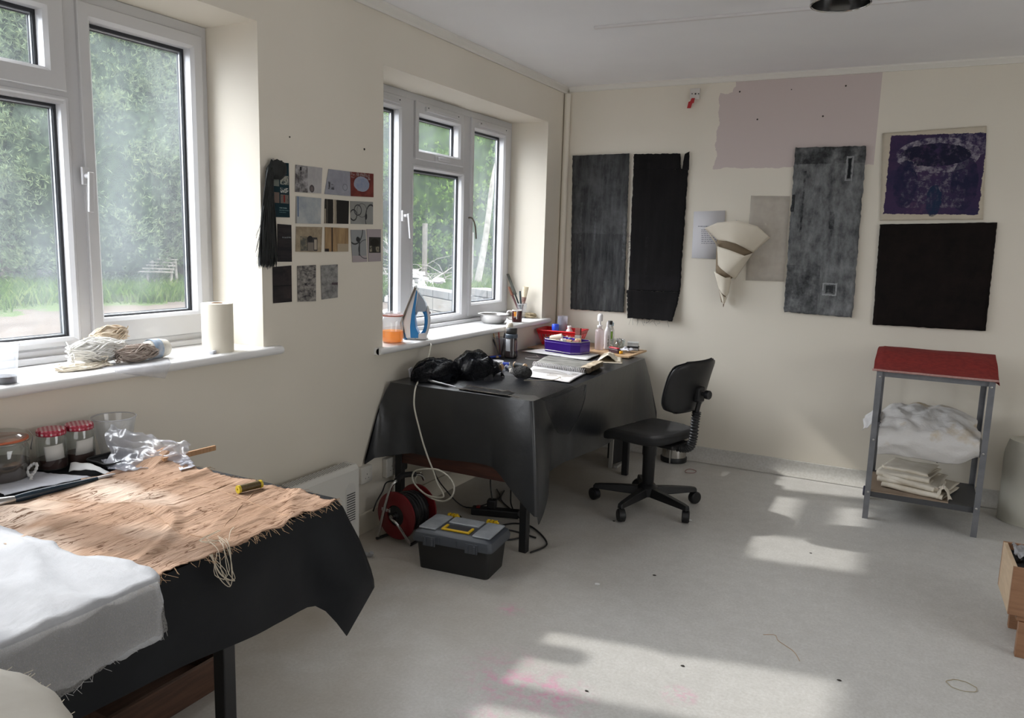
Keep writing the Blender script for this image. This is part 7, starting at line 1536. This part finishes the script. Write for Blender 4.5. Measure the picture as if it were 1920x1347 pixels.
obj('wire_edge', MB().tube([(.40+.36*u/20, 3.162-.012*u/20+.004*NZ((u*.4, 0, 4)), TT+.006) for u in range(21)], .0018, 5), M('frayed cream edge', '#fff'), fs)
ct = MB(); q = Zf(1046, 714); ct.tube(bez([q+Vector((0, .03, .006)), q+Vector((.012, .0, .02)), q+Vector((.0, -.05, .012)), q+Vector((-.06, -.11, .012)), q+Vector((-.12, -.16, .01))], 6), .0018, 5); tag(obj('cream_thread', ct, M('cream cotton thread', '#fff')), 'cream thread trailing over the black net by the table corner', 'thread')
wc = MB(); wc.obox((.045, 3.30, TT+.026), (.012, .03, .05), Matrix.Rotation(.3, 3, 'X')); tag(obj('white_peg', wc, m_wpl, smooth=0, bevel=.004), 'white plastic peg against the wall by the net heap', 'peg')

# ================================================================ SHELF UNIT CONTENTS
def redf(u, v):
    x = 2.175+.59*u+.006*NZ((u*5, v*3, 0), 1, 91); q = v; y = 4.565+.49*q; z = .8335+.008+.074*sstep(0, .9, q)**.8+.003*NZ((u*6, v*6, 0), 1, 92)
    if u > .93: z -= .03*((u-.93)/.07)*(1-q)
    if u < .04: z -= .006
    return (x, y, z)
m_redf = M('red felt', (.20, .012, .010), (.27, .022, .016), 40, .95, bump=.3, bscale=200, bdist=.002)
rf = thing('red_felt_cloth', 'folded red felt cloth laid on top of the shelf unit', 'cloth', (2.47, 4.82, .832))
obj('felt_top', MB().grid(redf, 40, 24), m_redf, rf, smooth=180)
fe = MB(); fe.grid(lambda u, v: (2.172+.585*u, 4.562-.002*v, .8305+.011*v+.0015*NZ((u*9, 0, 0))), 30, 2); obj('front_edge', fe, M('pinkish net edge', (.42, .22, .20), (.5, .3, .27), 90, .9), rf, smooth=180, solid=.004)
fb = MB(); fb.box((2.20, 4.575, .8303), (2.735, 5.05, .8345)); obj('maroon_lining', fb, M('maroon lining', (.075, .012, .018), rough=.8), rf, smooth=0)
sd = MB(); sd.grid(lambda u, v: (2.758+.004*NZ((u*5, 0, 0)), 4.57+.48*u, .834+v*(redf(1, u)[2]-.834)), 16, 3); sd.grid(lambda u, v: (2.178+.003*NZ((u*5, 0, 0)), 4.57+.48*u, .834+v*(redf(0, u)[2]-.834)), 16, 3); sd.grid(lambda u, v: (2.178+.58*u, 5.055, .834+v*(redf(u, 1)[2]-.834)), 16, 3); obj('felt_sides', sd, m_redf, rf, smooth=180)
# white gauze bundle on the middle shelf
m_gz = M('white scrim', (.56, .55, .55), (.66, .65, .65), 30, .95, bump=.5, bscale=120, bdist=.004)
gzm = M('white scrim stained', (.60, .585, .57), (.46, .36, .22), 7, .95, bump=.5, bscale=90, bdist=.006, lo=.56, hi=.74)
gz = thing('white_scrim_bundle', 'bulky bundle of white scrim filling the middle shelf', 'fabric', (2.46, 4.78, .455))
def gzf(u, v):
    # v 0 = front hem hanging in front of the shelf, up over the front, then back to the far side
    x = 2.232+.476*u+.012*NZ((0, v*5, 0), 1, 93); e = 1-abs(2*u-1)**5*.6
    if v < .32: q = v/.32; y = 4.588-.022*sin(q*3)-.012*NZ((u*6, q*3, 0), 1, 94); z0_ = .375+.02*NZ((u*5, 0, 0), 1, 95)+.05*sstep(.8, 1, u); z = z0_+(.505-z0_)*q+.012*NZ((u*9, q*4, 1), 1, 99)*q
    else: q = (v-.32)/.68; y = 4.588+.44*q; z = .505+.085*sin(q*pi*.62)**.8*e+.022*NZ((u*7, q*5, 0), 1, 96)+.012*ridge(NZ((u*10, q*8, 2), 1, 97))
    return (x, y, max(z, .365))
obj('scrim_cloth', MB().grid(gzf, 70, 70), gzm, gz, smooth=180, solid=.002)
g2 = MB(); g2.grid(lambda u, v: (2.150+.05*u+.01*NZ((v*5, 0, 0)), 4.62+.28*v, .535+.05*sin(v*3)-.045*u*0+.012*NZ((u*3, v*5, 0))-.05*(1-u)), 8, 16); obj('side_corner', g2, m_gz, gz, smooth=180, solid=.002)
g3 = MB(); g3.blob((2.47, 4.80, .50), (.225, .19, .045), 26, 12, .25, 2.5, 98); obj('inner_fold', g3, m_gz, gz)
# folded canvas on the bottom shelf over a cardboard sheet
tag(obj('cardboard_sheet', MB().box((2.205, 4.59, .1555), (2.60, 5.0, .162)), M('grey brown board', (.24, .18, .13), (.30, .23, .17), 6, .85), smooth=0, bevel=.001), 'grey brown card sheet under the folded canvas on the bottom shelf', 'cardboard')
m_cv = M('cream canvas cloth', (.62, .56, .46), (.70, .65, .56), 14, .9, bump=.3, bscale=60, bdist=.004)
fcv = thing('folded_canvas', 'folded stack of cream canvas cloth on the bottom shelf', 'cloth', (2.43, 4.80, .1625))
def foldlayer(x0, x1, y0, y1, z, th, seed, ang):
    n = 22; mb = MB(); c = Vector(((x0+x1)/2, (y0+y1)/2, 0)); R_ = Matrix.Rotation(ang, 3, 'Z')
    def f(u, v):
        # cross-section: rounded fold at the front, open at the back
        if v < .42: q = v/.42; yy, zz = y1-(y1-y0-th/2)*q, z+th
        elif v < .58: q = (v-.42)/.16*pi; yy, zz = y0+th/2-sin(q)*th/2, z+th/2+cos(q)*th/2
        else: q = (v-.58)/.42; yy, zz = y0+th/2+(y1-y0-th/2)*q, z
        x = x0+(x1-x0)*u; w = .006*NZ((x*8, yy*8, z*30), 1, seed); e = .012*NZ((0, v*6, z*30), 1, seed) if u in (0, 1) else 0
        p = R_ @ (Vector((x+e, yy+.008*NZ((x*6, 0, z*30), 1, seed), 0))-c)+c; p.z = max(.1627, zz+w+.012*max(0, NZ((x*5, yy*4, 1), 1, seed+1))); return p
    mb.grid(f, n, 30); return mb
for k, (x0, x1, y0, y1, z, th, a) in enumerate(((2.31, 2.62, 4.63, 4.97, .164, .026, -.28), (2.27, 2.58, 4.66, 4.98, .192, .026, -.16), (2.27, 2.54, 4.70, 4.99, .219, .024, -.2), (2.29, 2.53, 4.76, 4.99, .244, .016, -.26))):
    obj('folded_layer', foldlayer(x0, x1, y0, y1, z, th, 100+k*3, a), m_cv, fcv, smooth=180, solid=.0015)
rr2 = MB(); rr2.tube(bez([(2.28, 4.72, .222), (2.36, 4.68, .218), (2.45, 4.655, .212), (2.53, 4.63, .208)], 6), [.016, .017, .016, .015, .016, .017, .016, .015, .016, .016, .015, .016, .015, .016, .015, .016, .015, .014, .013], 10); obj('rolled_edge', rr2, m_cv, fcv)
en = MB(); en.grid(lambda u, v: (2.545+.06*u+.018*NZ((u*4, v*6, 0), 1, 111), 4.60+.16*v-.02*u, .175+.065*sin(u*pi)*(.7+.5*NZ((v*5, 0, 0), 1, 112))+.014*NZ((u*7, v*9, 1), 1, 113)), 18, 22); obj('crumpled_end', en, m_cv, fcv, smooth=180, solid=.0015)

# ================================================================ RIGHT HAND SIDE, FLOOR
wb = Vector((3.03, 5.02, 0)); t = thing('white_sack', 'tall pale plastic sack standing by the back wall beyond the shelf unit', 'sack', wb)
def sackf(u, v):
    a = 2*pi*u; R_ = .155*(1+.04*NZ((cos(a)*2, sin(a)*2, v*3), 1, 121)-.10*max(0, v-.85)/.15); z = .46*v
    return (wb.x+R_*cos(a)*1.05, wb.y+R_*sin(a)*.9, z+.001)
sk2 = MB().grid(sackf, 36, 16, cu=True); o = len(sk2.v); sk2.v.append(Vector((wb.x, wb.y, .46))); sk2.f += [(i*17+16, ((i+1) % 36)*17+16, o) for i in range(36)]
obj('sack_body', sk2, M('pale green white plastic', (.52, .51, .44), (.58, .57, .50), 5, .5), t, smooth=60); obj('sack_neck', MB().lathe([(.075, .455), (.05, .50), (.075, .56), (.09, .58)], 20, wb, cap=False), M('pale green white plastic', '#fff'), t, solid=.002)
# crate on a low stool
cz = .16; cx0, cy0 = 2.757, 3.245; t = thing('wooden_crate', 'plain wooden drawer box with black stuff inside on the low stool', 'crate', (cx0+.2, cy0+.14, cz)); ca = radians(2)
Rc = Matrix.Translation((cx0, cy0, cz)) @ Matrix.Rotation(ca, 4, 'Z'); m_cw = M('drawer wood', (.25, .125, .065), (.33, .175, .095), 6, .5, stretch=(1, 1, 8)); m_cl_ = M('pale birch side', (.50, .37, .24), (.58, .44, .30), 6, .55, stretch=(1, 2, 9)); W_, D_, H_ = .42, .29, .183
obj('front_board', MB().box((0, 0, 0), (W_, .014, H_)).xf(Rc), m_cw, t, smooth=0, bevel=.001); obj('back_board', MB().box((0, D_-.014, 0), (W_, D_, H_)).xf(Rc), m_cw, t, smooth=0, bevel=.001)
for x in (0, W_-.014): obj('side_board', MB().box((x, .0145, 0), (x+.014, D_-.0145, H_)).xf(Rc), m_cl_, t, smooth=0, bevel=.001)
obj('bottom_board', MB().box((.0145, .0145, .002), (W_-.0145, D_-.0145, .01)).xf(Rc), m_cl_, t, smooth=0)
ls_ = thing('low_stool', 'low wooden stool under the wooden drawer box', 'stool', (cx0+.25, cy0+.14, 0))
obj('seat', MB().box((cx0+.03, cy0+.01, cz-.022), (cx0+.46, cy0+.29, cz-.0008)), m_cw, ls_, smooth=0, bevel=.003)
for x, y in ((.055, .02), (.43, .02), (.055, .27), (.43, .27)): obj('leg', MB().box((cx0+x-.016, cy0+y-.016, 0), (cx0+x+.016, cy0+y+.016, cz-.0225)), m_cw, ls_, smooth=0, bevel=.002)
hp_ = lambda x, y, z: Rc @ Vector((x, y, z))
def blk(u, v): p = hp_(.02+(W_-.04)*u, .02+(D_-.04)*v, 0); return (p.x, p.y, cz+.13+.05*NZ((u*5, v*4, 0), 1, 131)+.035*ridge(NZ((u*8, v*6, 1), 1, 132)))
bg = MB().grid(blk, 40, 30); tag(obj('black_plastic_bag', bg, M('black polythene', (.010, .010, .011), rough=.3), smooth=180), 'crumpled black plastic bag filling the wooden drawer box', 'bag')
def wbk(u, v): p = hp_(.022+.07*u, .10+.15*v, 0); return (p.x, p.y, cz+.175+.03*NZ((u*4, v*5, 0), 1, 133)+.02*ridge(NZ((u*6, v*8, 1), 1, 134)))
tag(obj('grey_plastic_scrap', MB().grid(wbk, 14, 18), M('grey polythene', (.32, .32, .33), rough=.4), smooth=180), 'crumpled grey plastic scrap at the corner of the drawer box', 'plastic')
# crumbs and scraps on the floor
r = random.Random(17)
for lab, u, v, s, m in (('dark chip of debris alone on the open floor before the chair', 1227, 1080, .012, m_dot), ('small pale paper crumb on the floor near the toolbox', 1120, 1097, .018, M('white paper', '#fff')), ('dark crumb lying in the near sunlit patch', 1280, 1250, .011, m_dot), ('dark crumb at the edge of the near sunlit patch', 1573, 1277, .012, m_dot), ('tiny dark chip under the chair base', 1151, 978, .010, m_dot), ('torn white scrap next to the front caster of the chair', 1292, 977, .024, M('white paper', '#fff')), ('little dark crumb in the middle sunlit patch', 1520, 1038, .009, m_dot), ('dark speck on the floor left of the near sunlit patch', 1100, 1297, .009, m_dot)):
    q = onZ(.0, u, v); b = MB().blob((q.x, q.y, s*.18), (s*.7, s*.42, s*.2), 10, 6, .5, 3, int(u), .9); tag(obj('floor_crumb', b, m), lab, 'crumb', 'crumbs on the floor')
q = onZ(.0, 1460, 1203); hr = MB(); hr.tube(bez([q+Vector((-.06, .02, .001)), q+Vector((-.02, .04, .001)), q+Vector((0, .0, .001)), q+Vector((.06, -.05, .001)), q+Vector((.09, -.11, .001))], 6), .0011, 4); tag(obj('thread_scrap', hr, M('tan thread', '#fff')), 'curved tan thread lying on the open floor', 'thread')
q = onZ(.0, 1803, 1287); tag(obj('string_ring', MB().tube([(q.x+.045*cos(a*.35)+.004*sin(a*2), q.y+.035*sin(a*.35), .0016) for a in range(18)], .0013, 4, closed=True), M('pale tan string', (.40, .34, .22), rough=.9)), 'ring of pale tan string on the floor in front of the crate', 'string')
